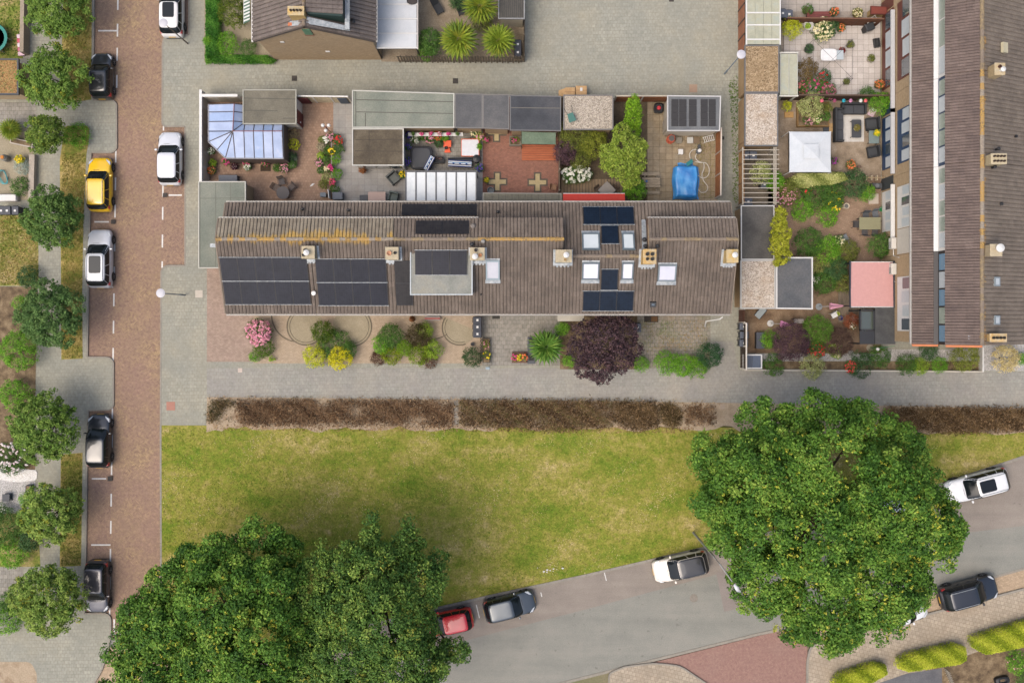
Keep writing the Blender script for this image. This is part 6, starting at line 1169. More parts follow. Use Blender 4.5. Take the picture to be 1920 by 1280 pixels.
def panel_roof(name, label, cat, x0, y0, x1, y1, z, n, panel_m, bar_c, across=True, post=(200, 198, 194), rise=0, edge=None, barw=1.2):
    t = thing(name, label, cat, (*W((x0 + x1) / 2, (y0 + y1) / 2, z)[:2], .1))
    for k in range(n):
        a, b = k / n, (k + 1) / n; R_ = rect(x0 + (x1 - x0) * a + barw, y0, x0 + (x1 - x0) * b - barw, y1) if across else rect(x0, y0 + (y1 - y0) * a + barw, x1, y0 + (y1 - y0) * b - barw)
        MB().pp(R_, z - .05, z - .02, at=z).build('roof_panel', panel_m, t)
    for k in range(n + 1):
        a = k / n; R_ = rect(x0 + (x1 - x0) * a - barw, y0 - 1, x0 + (x1 - x0) * a + barw, y1 + 1) if across else rect(x0 - 1, y0 + (y1 - y0) * a - barw, x1 + 1, y0 + (y1 - y0) * a + barw)
        MB().pp(R_, z - .1, z + .03, at=z).build('rafter', paint(bar_c, .5), t)
    for R_ in (rect(x0 - 2, y0 - 3, x1 + 2, y0 - 1.1), rect(x0 - 2, y1 + 1.1, x1 + 2, y1 + 3)) if across else (rect(x0 - 3, y0 - 2, x0 - 1.1, y1 + 2), rect(x1 + 1.1, y0 - 2, x1 + 3, y1 + 2)): MB().pp(R_, z - .16, z + .02, at=z).build('beam', paint(edge or bar_c, .5), t)
    for px, py in ((x0, y0), (x1, y0), (x0, y1), (x1, y1)): q = W(px, py, z); MB().box(q.x - .05, q.y - .05, .1, q.x + .05, q.y + .05, z - .16).build('post', paint(post, .5), t)
    return t
ver_m = NM('veranda_sheet', [(220, 226, 228), (234, 238, 238), (206, 214, 216)], .9, .35, 0, g=.08, spec=.5, lo=.25, hi=.75)
panel_roof('veranda', 'white veranda roof with dark bars beside the flowery courtyard', 'veranda', 761, 323, 893, 376, 2.6, 7, ver_m, (96, 96, 98), post=(90, 90, 92))
panel_roof('veranda', 'white panelled conservatory roof next to the brown gabled house', 'veranda', 706, -46, 781, 90, 2.7, 5, NM('veranda_sheet_grey', [(206, 210, 212), (222, 224, 224)], .9, .4, 0, g=.1), (228, 226, 220), False, (60, 58, 56), edge=(214, 206, 196))
# striped awning, red awning, pink awning
def awning(label, x0, y0, x1, y1, z, cols, n=1, along='y', dz=.0, bow=False, name='awning'):
    t = thing(name, label, 'awning', (*W((x0 + x1) / 2, (y0 + y1) / 2, z)[:2], z - .3))
    for k in range(n):
        a, b = k / n, (k + 1) / n; P = rect(x0, y0 + (y1 - y0) * a, x1, y0 + (y1 - y0) * b) if along == 'y' else rect(x0 + (x1 - x0) * a, y0, x0 + (x1 - x0) * b, y1)
        w4 = [W(p[0], p[1], z) for p in P]
        if bow: w4[0].z -= .55; w4[3].z -= .55
        else: w4[0].z -= dz; w4[1].z -= dz
        MB().slab(w4, .03).build('cloth_strip' if n > 1 else 'cloth', paint(cols[k % len(cols)], .85), t)
    q0, q1 = W(x0, y0, z), W(x1, y1, z)
    if bow: MB().tube([(q0.x, q0.y, z - .57), (q0.x, q1.y, z - .57)], .03, 6).tube([(q0.x, q0.y, z - .57), (q1.x, q0.y, z - .1)], .02, 6).build('frame', ws, t)
    else: MB().tube([(q0.x, q0.y, z - dz - .02), (q1.x, q0.y, z - dz - .02)], .035, 6).build('front_bar', ws, t); MB().tube([(q0.x, q1.y, z - .05), (q1.x, q1.y, z - .05)], .06, 8).build('cassette', paint((200, 200, 198), .5), t)
    return t
awning('green and white striped awning on the brown gabled house', 453, -16, 468, 40, 2.9, [(226, 228, 222), (84, 112, 94)], 18, bow=True)
awning('red awning along the rear wall beside the green shrub', 1056, 362, 1172, 378, 2.8, [(224, 74, 58)], dz=.25)
t = awning('pink roofed garden canopy in the right hand gardens', 1596, 491, 1675, 575, 2.6, [(212, 160, 154)], dz=.1, name='canopy')
for px, py in ((1597, 493), (1597, 573), (1673, 493), (1673, 573)): q = W(px, py, 2.5); MB().box(q.x - .05, q.y - .05, .1, q.x + .05, q.y + .05, 2.45).build('post', black_m, t)
for R_ in (rect(1593.5, 489, 1596, 577), rect(1675, 489, 1678, 577)): MB().pp(R_, 2.4, 2.56).build('beam', paint((60, 62, 72), .5), t)
# white gazebo
t = thing('gazebo', 'white square canvas gazebo with a raised vent', 'gazebo', (*W(1519, 285, 2.4)[:2], .1)); a, b = W(1480, 323, 2.2), W(1558, 247, 2.2); cz = 2.38; cx, cy = (a.x + b.x) / 2, (a.y + b.y) / 2
cm_ = NM('canvas', [(206, 212, 216), (220, 224, 226)], 1.2, .8, .2, 5, .1); v = [(a.x, a.y, 2.2), (b.x, a.y, 2.2), (b.x, b.y, 2.2), (a.x, b.y, 2.2)]; k = .28; top = [(cx + (x - cx) * k, cy + (y - cy) * k, cz) for x, y, z in v]
for i in range(4):
    j = (i + 1) % 4; A, B, Cc, D = (Vector(q) for q in (v[i], v[j], top[j], top[i])); m1, m2 = A.lerp(B, .5) - Vector((0, 0, .05)), D.lerp(Cc, .5); mb = MB().add([A, m1, B, Cc, m2, D], [(0, 1, 4, 5), (1, 2, 3, 4)]); mb.build('roof_cloth', cm_, t)
    MB().hexa([A - Vector((0, 0, .22)), B - Vector((0, 0, .22)), B - Vector((0, 0, .22)) * .999, A - Vector((0, 0, .22)) * .999], [A, B, B, A]).build('valance', cm_, t); MB().tube([A - Vector((0, 0, 2.1)), A], .03, 6).build('pole', ws, t)
k2 = .36; e = [(cx + (x - cx) * k2, cy + (y - cy) * k2, cz + .09) for x, y, z in v]; MB().add(e + [(cx, cy, cz + .2)], [(i, (i + 1) % 4, 4) for i in range(4)]).build('vent_cap', cm_, t)
# dark shed roof at the top, small greenhouse roof, sedum shed
t = flat_roof('garden_shed', rect(934, -40, 984, 36), 2.4, NM('corrugated_dark', [(84, 82, 76), (104, 100, 92)], 2, .8, .3, 20, .3, stretch=(6, .6, 1)), 'dark ribbed shed roof at the top of the palm garden', paint((196, 184, 158), .8), (150, 150, 148))
mb = MB()
for k in range(12): mb.pp(rect(937 + k * 3.8, -38, 938.2 + k * 3.8, 33), 2.37, 2.4)
mb.build('roof_ribs', paint((70, 68, 64), .7), t)
panel_roof('greenhouse', 'small lean to with a cloudy ribbed roof beside the brown grass', 'greenhouse', 1463, 101, 1495, 178, 2.2, 2, pc, (190, 190, 176), True, (200, 200, 190), edge=(226, 222, 210), barw=.7)
t = flat_roof('garden_shed', rect(-60, 110, 35, 178), 2.2, sedum_m, 'rust and moss coloured green roof shed at the left edge', paint((196, 172, 136), .9), (70, 72, 76), tr_w=.12)
# dark pergola with glass by the pink canopy
t = thing('pergola', 'black framed pergola beside the pink roofed canopy', 'pergola', (*W(1637, 610, 2.4)[:2], .1)); bk = paint((44, 46, 50), .5)
MB().pp(rect(1641, 577, 1679, 645), 2.4, 2.5).build('roof', NM('ribbed_felt', [(74, 74, 74), (92, 92, 90)], 1.5, .85, .3, 18, .35), t); MB().pp(rect(1612, 620, 1640, 645), 2.38, 2.44).build('roof_panel', bk, t)
MB().pp(rect(1615, 584, 1637, 617), 2.4, 2.43).build('glass_panel', GLASS('smoked_glass', (70, 78, 66), .1), t)
for R_ in (rect(1612, 580, 1614.5, 619), rect(1637.5, 580, 1640, 619), rect(1612, 580, 1640, 582.5), rect(1612, 617.3, 1640, 619.6)): MB().pp(R_, 2.34, 2.47).build('beam', bk, t)
for px, py in ((1613, 582), (1613, 644), (1678, 579), (1678, 644)): q = W(px, py, 2.4); MB().box(q.x - .05, q.y - .05, .1, q.x + .05, q.y + .05, 2.34).build('post', bk, t)
# green roofed lean-to, deck and crosses of the red brick patio
t = thing('lean_to', 'green felt lean to roof behind the orange deck', 'lean-to', (*W(1010, 258, 2)[:2], .1)); P = [W(978, 270, 1.9), W(1042, 271, 1.9), W(1042, 249, 2.25), W(978, 247, 2.25)]; MB().slab(P, .05).build('roof', NM('mossy_felt', [(104, 122, 102), (122, 138, 116)], 1.4, .9, .3, 18, .35), t)
for q in P: MB().box(q.x - .04, q.y - .04, .1, q.x + .04, q.y + .04, q.z - .06).build('post', paint((120, 104, 84), .8), t)
deck = thing('wooden_deck', 'orange brown wooden deck in the red brick patio', 'deck', (*W(1010, 286, .3)[:2], .1)); MB().pp(rect(979, 272, 1042, 300), .1, .26).build('frame', darkW, deck)
dm_ = NM('deck_orange', [(176, 98, 66), (194, 116, 80)], 2, .8, .3, 14, .3, stretch=(.4, 3, 1))
for k in range(7): MB().pp(rect(978.5, 271.5 + k * 4.25, 1042.5, 275.2 + k * 4.25), .262, .3).build('plank', dm_, deck)
deck = thing('wooden_deck', 'weathered plank deck with a grey table near the red awning', 'deck', (*W(1108, 350, .2)[:2], .1)); MB().pp(rect(1052, 336, 1168, 378), .1, .17).build('frame', darkW, deck)
dm_ = NM('deck_grey', [(134, 114, 90), (160, 138, 110)], 2, .85, .3, 14, .35, stretch=(3, .4, 1))
for k in range(20): MB().pp(rect(1052.3 + k * 5.8, 336, 1057.3 + k * 5.8, 378), .172, .2).build('plank', dm_, deck)
deck = thing('wooden_deck', 'grey weathered plank deck between the rust shrub and the pink canopy', 'deck', (*W(1600, 578, .2)[:2], .1)); dm_ = NM('deck_weathered', [(120, 108, 92), (144, 130, 112)], 2, .85, .3, 14, .35, stretch=(3, .4, 1))
for k in range(10): MB().pp(rect(1572 + k * 5.2, 540, 1576.6 + k * 5.2, 604), .11, .15).build('plank', dm_, deck)
tanb = NM('tan_inlay', [(186, 168, 124), (200, 182, 138)], 3, .9, .2, 20, .25); dkb = NM('dark_inlay', [(92, 84, 74), (112, 102, 90)], 3, .9, .2, 20, .25)
for cx, cy in ((932.5, 341), (1008, 342), (931, 248)):
    def plus(r, w_): return [(cx - w_, cy - r), (cx + w_, cy - r), (cx + w_, cy - w_), (cx + r, cy - w_), (cx + r, cy + w_), (cx + w_, cy + w_), (cx + w_, cy + r), (cx - w_, cy + r), (cx - w_, cy + w_), (cx - r, cy + w_), (cx - r, cy - w_), (cx - w_, cy - w_)]
    o = sheet('paving_cross', plus(19, 7), .109, dkb, .08); MB().pp(plus(16, 4), .1, .113).build('cross_inlay', tanb, o)
# curved edging rings of the peach front gardens
def ring(name, cx, cy, r, a0, a1, wd=2.2, z=.112, m=None):
    n = 28; P = [(cx + math.cos(R(a0 + (a1 - a0) * k / n)) * r, cy + math.sin(R(a0 + (a1 - a0) * k / n)) * r) for k in range(n + 1)]; Q = [(cx + math.cos(R(a0 + (a1 - a0) * k / n)) * (r - wd), cy + math.sin(R(a0 + (a1 - a0) * k / n)) * (r - wd)) for k in range(n + 1)]
    o = MB().pp(P + Q[::-1], .06, z).build(name, m or dkb); return tag(o, kind='structure')
eg = NM('edging_stone', [(112, 102, 86), (130, 118, 100)], 3, .9, .2, 20, .25)
def disc(cx, cy, r, a0, a1, z, m): n = 28; tag(MB().pp([(cx + math.cos(R(a0 + (a1 - a0) * k / n)) * r, cy + math.sin(R(a0 + (a1 - a0) * k / n)) * r) for k in range(n + 1)], .06, z).build('circular_paving', m), kind='structure')
for cx, cy, r, a0, a1 in ((573, 612, 36, -55, 235), (660, 612, 38, -60, 235), (862, 614, 34, 10, 215)):
    disc(cx, cy, r - 2, a0, a1, .109, tancirc_m); ring('edging', cx, cy, r, a0 if cx > 600 and cx < 800 else a0 + 60, a1 - (60 if 600 < cx < 800 else 0), 2.6, .116, eg); ring('edging', cx, cy, r - 5.5, a0 if cx > 600 and cx < 800 else a0 + 60, a1 - (60 if 600 < cx < 800 else 0), 1.4, .1165, eg)
ring('edging', 560, 590, 52, 95, 195, 2.5, .114, eg); ring('edging', 800, 560, 78, 60, 130, 2, .114, eg)
# ------------------------------------------------------------------ small furniture
def frame(label, name, cat, px, py, z=0.1, rz=0, group=None): c = W(px, py, z + .3); return local(thing(name, label, cat, (c.x, c.y, z), R(rz), group))
def wheelie(px, py, label, rz=0, lid=(58, 62, 68), z=.1, group='wheelie bins', sc=1.0, logo=True):
    c = W(px, py, z + .9); t = local(thing('wheelie_bin', label, 'bin', (c.x, c.y, z), R(rz), group)); w_, d_ = .27 * sc, .32 * sc
    MB().hexa([(-w_ * .8, -d_ * .75, .06), (w_ * .8, -d_ * .75, .06), (w_ * .8, d_ * .75, .06), (-w_ * .8, d_ * .75, .06)], [(-w_, -d_, .95), (w_, -d_, .95), (w_, d_, .95), (-w_, d_, .95)]).build('body', paint((60, 64, 68), .6), t)
    ld = MB().hexa([(-w_ * 1.08, -d_ * 1.1, .955), (w_ * 1.08, -d_ * 1.1, .955), (w_ * 1.08, d_ * 1.05, .955), (-w_ * 1.08, d_ * 1.05, .955)], [(-w_ * .95, -d_ * .95, 1.04), (w_ * .95, -d_ * .95, 1.04), (w_ * .95, d_ * .95, 1.06), (-w_ * .95, d_ * .95, 1.06)]).build('lid', paint(lid, .5), t, bevel=.02)
    if logo: MB().box(-.08, -.09, 1.045, .08, .06, 1.07).build('sticker', ws, ld)
    MB().tube([(-w_ * .7, d_ * 1.15, .96), (w_ * .7, d_ * 1.15, .96)], .02, 6).build('handle', black_m, t)
    for s_ in (-1, 1): MB().tube([(s_ * w_ * .72, d_ * .75, .1), (s_ * w_ * .86, d_ * .75, .1)], .1, 12).build('wheel', black_m, t)
    return t
for px, py, lb, rz in ((971, 84, 'upper of two dark bins at the corner of the palm garden fence', 0), (971, 99, 'lower of two dark bins at the corner of the palm garden fence', 0), (4, 395, 'leftmost of three black bins under the white garden sofa', 0), (15, 395, 'middle one of three black bins under the white garden sofa', 0), (30, 395, 'right one of three black bins, next to the dark street tree', 0),
        (1398, 292, 'bin under the pergola next to the trellis fence', 0), (1412, 292, 'bin under the pergola away from the trellis fence', 0), (1433, 346, 'single bin in the middle of the pergola', 0), (1402, 379, 'bin at the south end of the pergola', 90), (1394, 612, 'northern one of three grey bins behind the ribbed white framed fence', 90), (1395, 628, 'middle one of three grey bins behind the ribbed white framed fence', 90), (1394, 643, 'southern one of three grey bins behind the ribbed white framed fence', 90),
        (895, 600, 'first grey bin below the eave between two front gardens', 90), (895, 613, 'second grey bin below the eave between two front gardens', 90), (895, 626, 'third grey bin below the eave, nearest the rosemary bush', 90), (1195, 614, 'grey bin at the right edge of the purple tree', 0), (1467, 26, 'bin beside the maroon bench at the top right', 0), (1479, 28, 'second bin beside the maroon bench at the top right', 0)):
    wheelie(px, py, lb, rz, (52, 56, 66) if px < 1000 else (86, 92, 104))
def armchair(px, py, rz, label, col=(62, 64, 66), cush=(96, 98, 100), w_=.72, group='garden armchairs', z=.1):
    t = frame(label, 'garden_armchair', 'chair', px, py, z, rz, group); m1, m2 = paint(col, .75), paint(cush, .85); h = w_ / 2
    MB().box(-h, -h, .12, h, h, .30).build('seat', m1, t); MB().box(-h + .1, -h + .02, .302, h - .1, h - .14, .42).build('cushion', m2, t, bevel=.03); MB().box(-h, h - .13, .302, h, h, .78).build('backrest', m1, t, bevel=.02)
    for s_ in (-1, 1): MB().box(min(s_ * h, s_ * (h - .1)), -h, .302, max(s_ * h, s_ * (h - .1)), h - .132, .58).build('armrest', m1, t, bevel=.015)
    for x in (-1, 1):
        for y in (-1, 1): MB().box(x * (h - .06) - .03, y * (h - .06) - .03, 0, x * (h - .06) + .03, y * (h - .06) + .03, .118).build('leg', black_m, t)
    return t
def chair(px, py, rz, label, col=(90, 84, 80), w_=.5, group='garden chairs', z=.1, slat=True):
    t = frame(label, 'garden_chair', 'chair', px, py, z, rz, group); m1 = paint(col, .7); h = w_ / 2
    sm = MB()
    for k in range(5): sm.box(-h + .02, -h + k * w_ / 5 + .01, .42, h - .02, -h + (k + 1) * w_ / 5 - .008, .45)
    sm.build('seat', m1, t); bm = MB()
    for k in range(5): bm.hexa(*[[(-h + .02 + k * w_ / 5, h - .04 + q[0], q[1]), (-h + .02 + (k + 1) * w_ / 5 - .03, h - .04 + q[0], q[1]), (-h + .02 + (k + 1) * w_ / 5 - .03, h - .01 + q[0], q[1]), (-h + .02 + k * w_ / 5, h - .01 + q[0], q[1])] for q in ((0, .45), (.14, .92))])
    bm.build('backrest', m1, t)
    for x in (-1, 1):
        for y in (-1, 1): MB().tube([(x * (h - .03), y * (h - .03), .44), (x * h, y * h, 0)], .018, 6).build('leg', m1, t)
        MB().tube([(x * h, -h + .02, .44), (x * h, -h + .04, .64), (x * h, h - .02, .64)], .016, 6).build('armrest', m1, t)
    return t
def table(px, py, sx, sy, label, col, rz=0, h=.74, rnd=False, legs=(80, 78, 76), z=.1, name='garden_table', planks=0):
    t = frame(label, name, 'table', px, py, z, rz); m1 = paint(col, .6)
    if rnd: MB().lathe((0, 0, h - .035), [(.01, 0), (sx / 2, 0), (sx / 2, .03), (sx / 2 - .01, .035), (.01, .035)], 28).build('tabletop', m1, t)
    elif planks:
        for k in range(planks): MB().box(-sx / 2, -sy / 2 + k * sy / planks + .008, h - .035, sx / 2, -sy / 2 + (k + 1) * sy / planks - .008, h).build('plank', m1, t)
        MB().box(-sx / 2 + .05, -sy / 2 + .05, h - .09, sx / 2 - .05, sy / 2 - .05, h - .037).build('apron', m1, t)
    else: MB().lathe((0, 0, h - .035), [(.01, 0), (1, 0), (1, .03), (.985, .035), (.01, .035)], 32, 14, sx / 2, sy / 2).build('tabletop', m1, t)
    for x in (-1, 1):
        for y in (-1, 1): MB().tube([(x * sx * (.3 if rnd else .44), y * sy * (.3 if rnd else .44), 0), (x * sx * (.2 if rnd else .44), y * sy * (.2 if rnd else .44), h - .037)], .03, 6).build('leg', paint(legs, .6), t)
    return t
# west courtyard
table(533, 363, 1.0, 1.0, 'round dark garden table partly under the eave', (88, 82, 80), rnd=True)
chair(519, 353, 60, 'garden chair left of the round dark table', (112, 98, 90)); chair(529, 341, 15, 'garden chair above the round dark table', (84, 80, 80)); chair(547, 351, -50, 'garden chair right of the round dark table', (96, 86, 82))
t = frame('grey storage box beside the carport roof', 'storage_box', 'storage box', 430, 336); MB().box(-.7, -.25, 0, .7, .25, .6).build('body', paint((84, 88, 94), .6), t, bevel=.02); MB().box(-.72, -.27, .602, .72, .27, .68).build('lid', paint((104, 108, 116), .6), t, bevel=.02)
for a in ((397, 285, 6, .35, (186, 150, 120), GREEN, 'white flowers in a pot against the white west wall', WHTF), (400, 306, 6, .35, (120, 96, 70), LIME, 'lime plant in a pot against the white west wall', None), (398, 320, 7, .35, (196, 140, 110), GREEN, 'orange pink flowers in a terracotta pot by the west wall', ORGF),
          (425, 304, 7, .35, (150, 110, 90), GREEN, 'magenta flowers at the left end of the conservatory', MAGF), (440, 313, 6, .25, (226, 220, 212), [(60, 30, 44), (90, 44, 60)], 'white square pot of dark purple leaves', None), (464, 304, 7, .4, (150, 110, 90), GREEN, 'magenta flowers in the middle of the conservatory front', MAGF), (465, 314, 6, .3, (200, 196, 186), GREEN, 'white flowers in a pot before the conservatory', WHTF), (499, 305, 7, .4, (150, 110, 90), GREEN, 'magenta flowers beside the conservatory door mat', MAGF),
          (520, 315, 7, .3, (130, 110, 90), GREEN, 'green plant in a pot right of the door mat', None), (534, 317, 8, .35, (200, 186, 176), GREEN, 'pale pink flowers in a pot right of the door mat', PINKF), (550, 252, 12, .7, (110, 96, 80), [(130, 112, 80), (164, 148, 112)], 'dry pale grass in a large pot by the shed door', None), (552, 273, 11, .7, (120, 100, 80), YEL, 'yellow leaved shrub in a pot beside the conservatory', None), (550, 296, 9, .5, (150, 146, 136), DARK, 'dark green plant in a grey pot beside the conservatory', None), (549, 310, 7, .3, (176, 170, 158), GREEN, 'small plant in a square pot at the conservatory corner', None),
          (603, 263, 6, .1, (216, 212, 196), [(110, 124, 60), (140, 150, 80)], 'round white bowl planter at the courtyard bed', None), (603, 276, 8, .4, (150, 140, 120), [(150, 140, 110), (180, 170, 140)], 'dry grey tuft in a pot at the courtyard bed', None), (602, 292, 6, .3, (170, 164, 150), LIME, 'lime plant in a round pot at the courtyard bed', None), (598, 306, 7, .3, (190, 176, 164), GREEN, 'pale pink flowers in a pot at the courtyard bed', PINKF), (602, 320, 6, .3, (176, 168, 150), GREEN, 'leafy plant in a round pot at the courtyard bed', None),
          (680, 320, 6, .4, (110, 80, 70), [(130, 80, 50), (160, 110, 70)], 'rust coloured plant under the brown flat roof', None), (755, 328, 6, .4, (120, 90, 70), GREEN, 'yellow flowers in a pot beside the white veranda', YELF),
          (767, 255, 6, .4, (120, 60, 60), GREEN, 'purple petunias at the top of the white wall', PURF), (766, 276, 6, .4, (110, 60, 60), GREEN, 'purple petunias halfway down the white wall', PURF), (766, 304, 8, .4, (90, 70, 110), GREEN, 'violet and white petunias beside the hot tub', PURF), (899, 316, 7, .4, (80, 70, 110), GREEN, 'violet petunias at the corner of the white veranda', PURF),
          (778, 262, 8, .4, (90, 70, 60), GREEN, 'white flowered pot plant in the flowery courtyard corner', WHTF), (792, 256, 8, .5, (90, 70, 60), GREEN, 'leafy pot plant below the white garage wall', None), (806, 261, 9, .5, (90, 70, 60), GREEN, 'pink begonia tub left of the orange stool', PINKF), (820, 256, 9, .5, (90, 70, 60), BRIGHT, 'mixed red flowers above the orange stool', REDF), (834, 257, 8, .5, (110, 80, 60), BRIGHT, 'bright green pot plant above the orange stool', None), (822, 270, 8, .4, (90, 70, 60), DARK, 'dark leafed tub left of the orange stool', None),
          (863, 246, 6, .2, (150, 84, 40), None, 'empty terracotta bowl at the garage wall', None), (889, 260, 7, .15, (214, 206, 196), [(90, 70, 60), (120, 100, 90)], 'white rimmed bowl above the white topped table', None), (889, 249, 7, .3, (70, 60, 54), DARK, 'cream flowers in a dark pot at the garage corner', CRMF), (899, 258, 7, .5, (100, 80, 60), LIME, 'pink and white flowers along the courtyard fence', PINKF), (898, 276, 6, .5, (100, 80, 60), BRIGHT, 'green plant beside the white topped table', None), (911, 263, 5, .3, (150, 90, 80), GREEN, 'pink hanging flowers on the brick patio side', MAGF), (912, 338, 4, .25, (150, 90, 80), GREEN, 'yellow and pink flowers on the brick patio wall', YELF),
          (1541, 54, 1, .1, (220, 216, 206), None, 'tiny white jar beside the cream hydrangea', None), (1515, 93, 8, .5, (60, 62, 60), DARK, 'dark box ball in a pot on the tiled patio', None), (1593, 85, 6, .4, (120, 100, 80), OLIVE, 'small olive plant in the trellis rack', None), (1577, 96, 5, .3, (130, 50, 44), [(110, 40, 36), (150, 60, 50)], 'small red pot plant in the trellis rack', None), (1586, 154, 5, .3, (90, 80, 70), OLIVE, 'small pot plant at the lower trellis rack', None), (1631, 111, 6, .4, (180, 170, 150), OLIVE, 'grey green plant alone on the tiled patio', None), (1646, 160, 8, .5, (120, 90, 70), GREEN, 'orange geraniums against the tan wall', ORGF), (1575, 54, 7, .4, (60, 64, 66), GREEN, 'orange flowers in a dark pot by the patio fence', ORGF),
          (1593, 310, 8, .4, (160, 120, 90), GREEN, 'orange and pink flowers in a pot on the stained slabs', ORGF), (1561, 303, 6, .5, (110, 90, 80), GREEN, 'purple flowers at the gazebo corner', [(150, 50, 140), (180, 80, 170)]), (1611, 313, 4, .1, (120, 96, 80), None, 'small brown bowl on the stained slabs', None),
          (1512, 20, 10, .5, (110, 80, 60), GREEN, 'green bush in a tub beside the maroon bench', None), (1562, 24, 8, .4, (110, 80, 60), DARK, 'orange flowers in a tub right of the maroon bench', ORGF), (1606, 26, 9, .3, (150, 110, 80), OLIVE, 'mixed succulents along the top fence', CRMF), (1596, 610, 6, .3, (70, 70, 74), GREEN, 'square pot with a white flower by the black pergola', WHTF), (1618, 625, 6, .4, (110, 96, 80), GREEN, 'white lily pot beside the black pergola', WHTF), (40, 300, 8, .4, (160, 150, 140), YEL, 'yellow flowers in the planter by the silver agave', YELF)):
    px, py, r, h, pc_, pal, lb, fl = a; potted(px, py, r, h, pc_, pal, lb, fl, potr=min(r * .8, 7))
t = frame('dark door mat before the conservatory door', 'door_mat', 'door mat', 496, 314, .11); MB().box(-.4, -.25, 0, .4, .25, .03).build('mat', paint((74, 62, 48), .95), t, bevel=.01); MB().box(-.36, -.21, .0305, .36, .21, .036).build('pile', NM('coir', [(84, 70, 52), (66, 54, 42)], 8, .95, .6, 40), t)
t = frame('three globe garden lamp above the courtyard bed', 'garden_lamp', 'lamp', 618, 246); MB().tube([(0, 0, 0), (0, 0, 1.8)], .035, 8).build('pole', paint((110, 50, 50), .5), t)
for a in (30, 150, 270): x, y = math.cos(R(a)) * .26, math.sin(R(a)) * .26; MB().tube([(0, 0, 1.6), (x, y, 1.62)], .018, 6).build('arm', paint((110, 50, 50), .5), t); MB().ball((x, y, 1.75), .14, 14).build('globe', paint((244, 242, 236), .4), t)
t = thing('string_fence', 'thin white string fence along the middle of the courtyard bed', 'fence', (*W(622, 305, .4)[:2], .1))
for py in (262, 285, 310, 335, 360): q = W(621 + (py - 262) * .02, py, .5); MB().tube([(q.x, q.y, .1), (q.x, q.y, .55)], .02, 6).build('post', ws, t)
q0, q1 = W(621, 260, .5), W(623, 362, .5); MB().tube([(q0.x, q0.y, .52), (q1.x, q1.y, .52)], .014, 5).build('string', ws, t)
for px, py, w_, lb, c_ in ((607, 366, .42, 'small grey bin by the rear eave beside a white board', (110, 118, 124)), (634, 368, .75, 'grey lidded box by the rear eave of the courtyard', (92, 98, 106)), (683, 372, .6, 'dark storage crate under the rear eave', (70, 72, 74))):
    t = frame(lb, 'storage_box', 'storage box', px, py); MB().box(-w_ / 2, -w_ * .35, 0, w_ / 2, w_ * .35, .55).build('body', paint(c_, .6), t, bevel=.02); MB().box(-w_ / 2 - .02, -w_ * .35 - .02, .552, w_ / 2 + .02, w_ * .35 + .02, .6).build('lid', paint(tuple(min(255, q + 14) for q in c_), .6), t, bevel=.015)
wall('white board beside the small grey bin under the eave', (619, 358), (621, 374), .9, ws, .05, name='screen_board', cat='board')
# armchairs, table on the grey patio
armchair(738, 334, 40, 'grey wicker armchair turned beside the veranda', (92, 96, 94), (112, 116, 112), .85); armchair(738, 369, -15, 'grey green armchair at the pink table', (96, 106, 102), (116, 126, 120), .72)
table(708, 372, 1.35, .9, 'pale pink topped table under the rear eave', (206, 176, 160))
# flowery courtyard
t = frame('black square hot tub cover in the flowery courtyard', 'hot_tub', 'hot tub', 791, 298, .1); MB().lathe((0, 0, 0), [(.01, 0), (.92, 0), (.95, .5), (1, .62), (1, .7), (.95, .74), (.01, .76)], 32, 6, .86, .9).build('tub', paint((40, 40, 44), .6), t); MB().lathe((0, 0, .765), [(.01, 0), (.86, 0), (.86, .05), (.8, .07), (.01, .075)], 32, 5, .86, .9).build('cover', paint((56, 58, 62), .5), t)
def sunbed(px, py, rz, label, L=1.1, w_=.36, z=.45):
    t = frame(label, 'garden_cushion', 'cushion', px, py, z, rz); cs = [(44, 62, 120), (232, 232, 228), (40, 54, 96), (236, 234, 228), (96, 150, 196), (236, 236, 230), (44, 62, 120)]
    for k in range(7): MB().box(-L / 2, -w_ / 2 + k * w_ / 7, 0, L / 2, -w_ / 2 + (k + 1) * w_ / 7 - .001, .09).build('stripe', paint(cs[k], .85), t)
    for k in range(3): MB().box(-L * .32 + k * L * .28, -.035, .091, -L * .32 + k * L * .28 + .16, .035, .097).build('motif', paint((70, 90, 140), .85), t)
    return t
sunbed(804, 305, 62, 'blue and white striped cushion lying across the hot tub', 1.15, .42, .92)
t = frame('blue grey bench under the striped seat cushion', 'garden_bench', 'bench', 863, 305); MB().box(-.95, -.28, .36, .95, .28, .42).build('seat', paint((60, 66, 74), .7), t); MB().box(-.95, .24, .42, .95, .3, .8).build('backrest', paint((52, 56, 64), .7), t)
for x in (-.85, .85):
    for y in (-.2, .2): MB().box(x - .03, y - .03, 0, x + .03, y + .03, .36).build('leg', black_m, t)
sunbed(862, 306, -3, 'blue and white striped seat cushion on the courtyard bench', 1.8, .5, .53)
table(882, 279, 1.3, 1.25, 'white topped square table with an orange rim', (226, 226, 228)); t = frame('orange frame beneath the white topped square table', 'table_frame', 'frame', 882, 279, .1)
for x0, y0, x1, y1 in ((-.7, -.68, .7, -.63), (-.7, .63, .7, .68), (-.7, -.628, -.65, .628), (.65, -.628, .7, .628)): MB().box(x0, y0, .66, x1, y1, .73).build('rail', paint((226, 110, 70), .6), t)
t = frame('orange plastic step stool with a dark toy on it', 'step_stool', 'stool', 839, 274); oc = paint((240, 96, 48), .5); MB().box(-.3, -.1, .38, .3, .42, .44).build('seat', oc, t, bevel=.02); MB().box(-.2, -.5, .18, .2, -.12, .22).build('step', oc, t, bevel=.02)
for x in (-.24, .24):
    for y in (-.42, .34): MB().box(x - .03, y - .03, 0, x + .03, y + .03, .18 if y < 0 else .38).build('leg', oc, t)
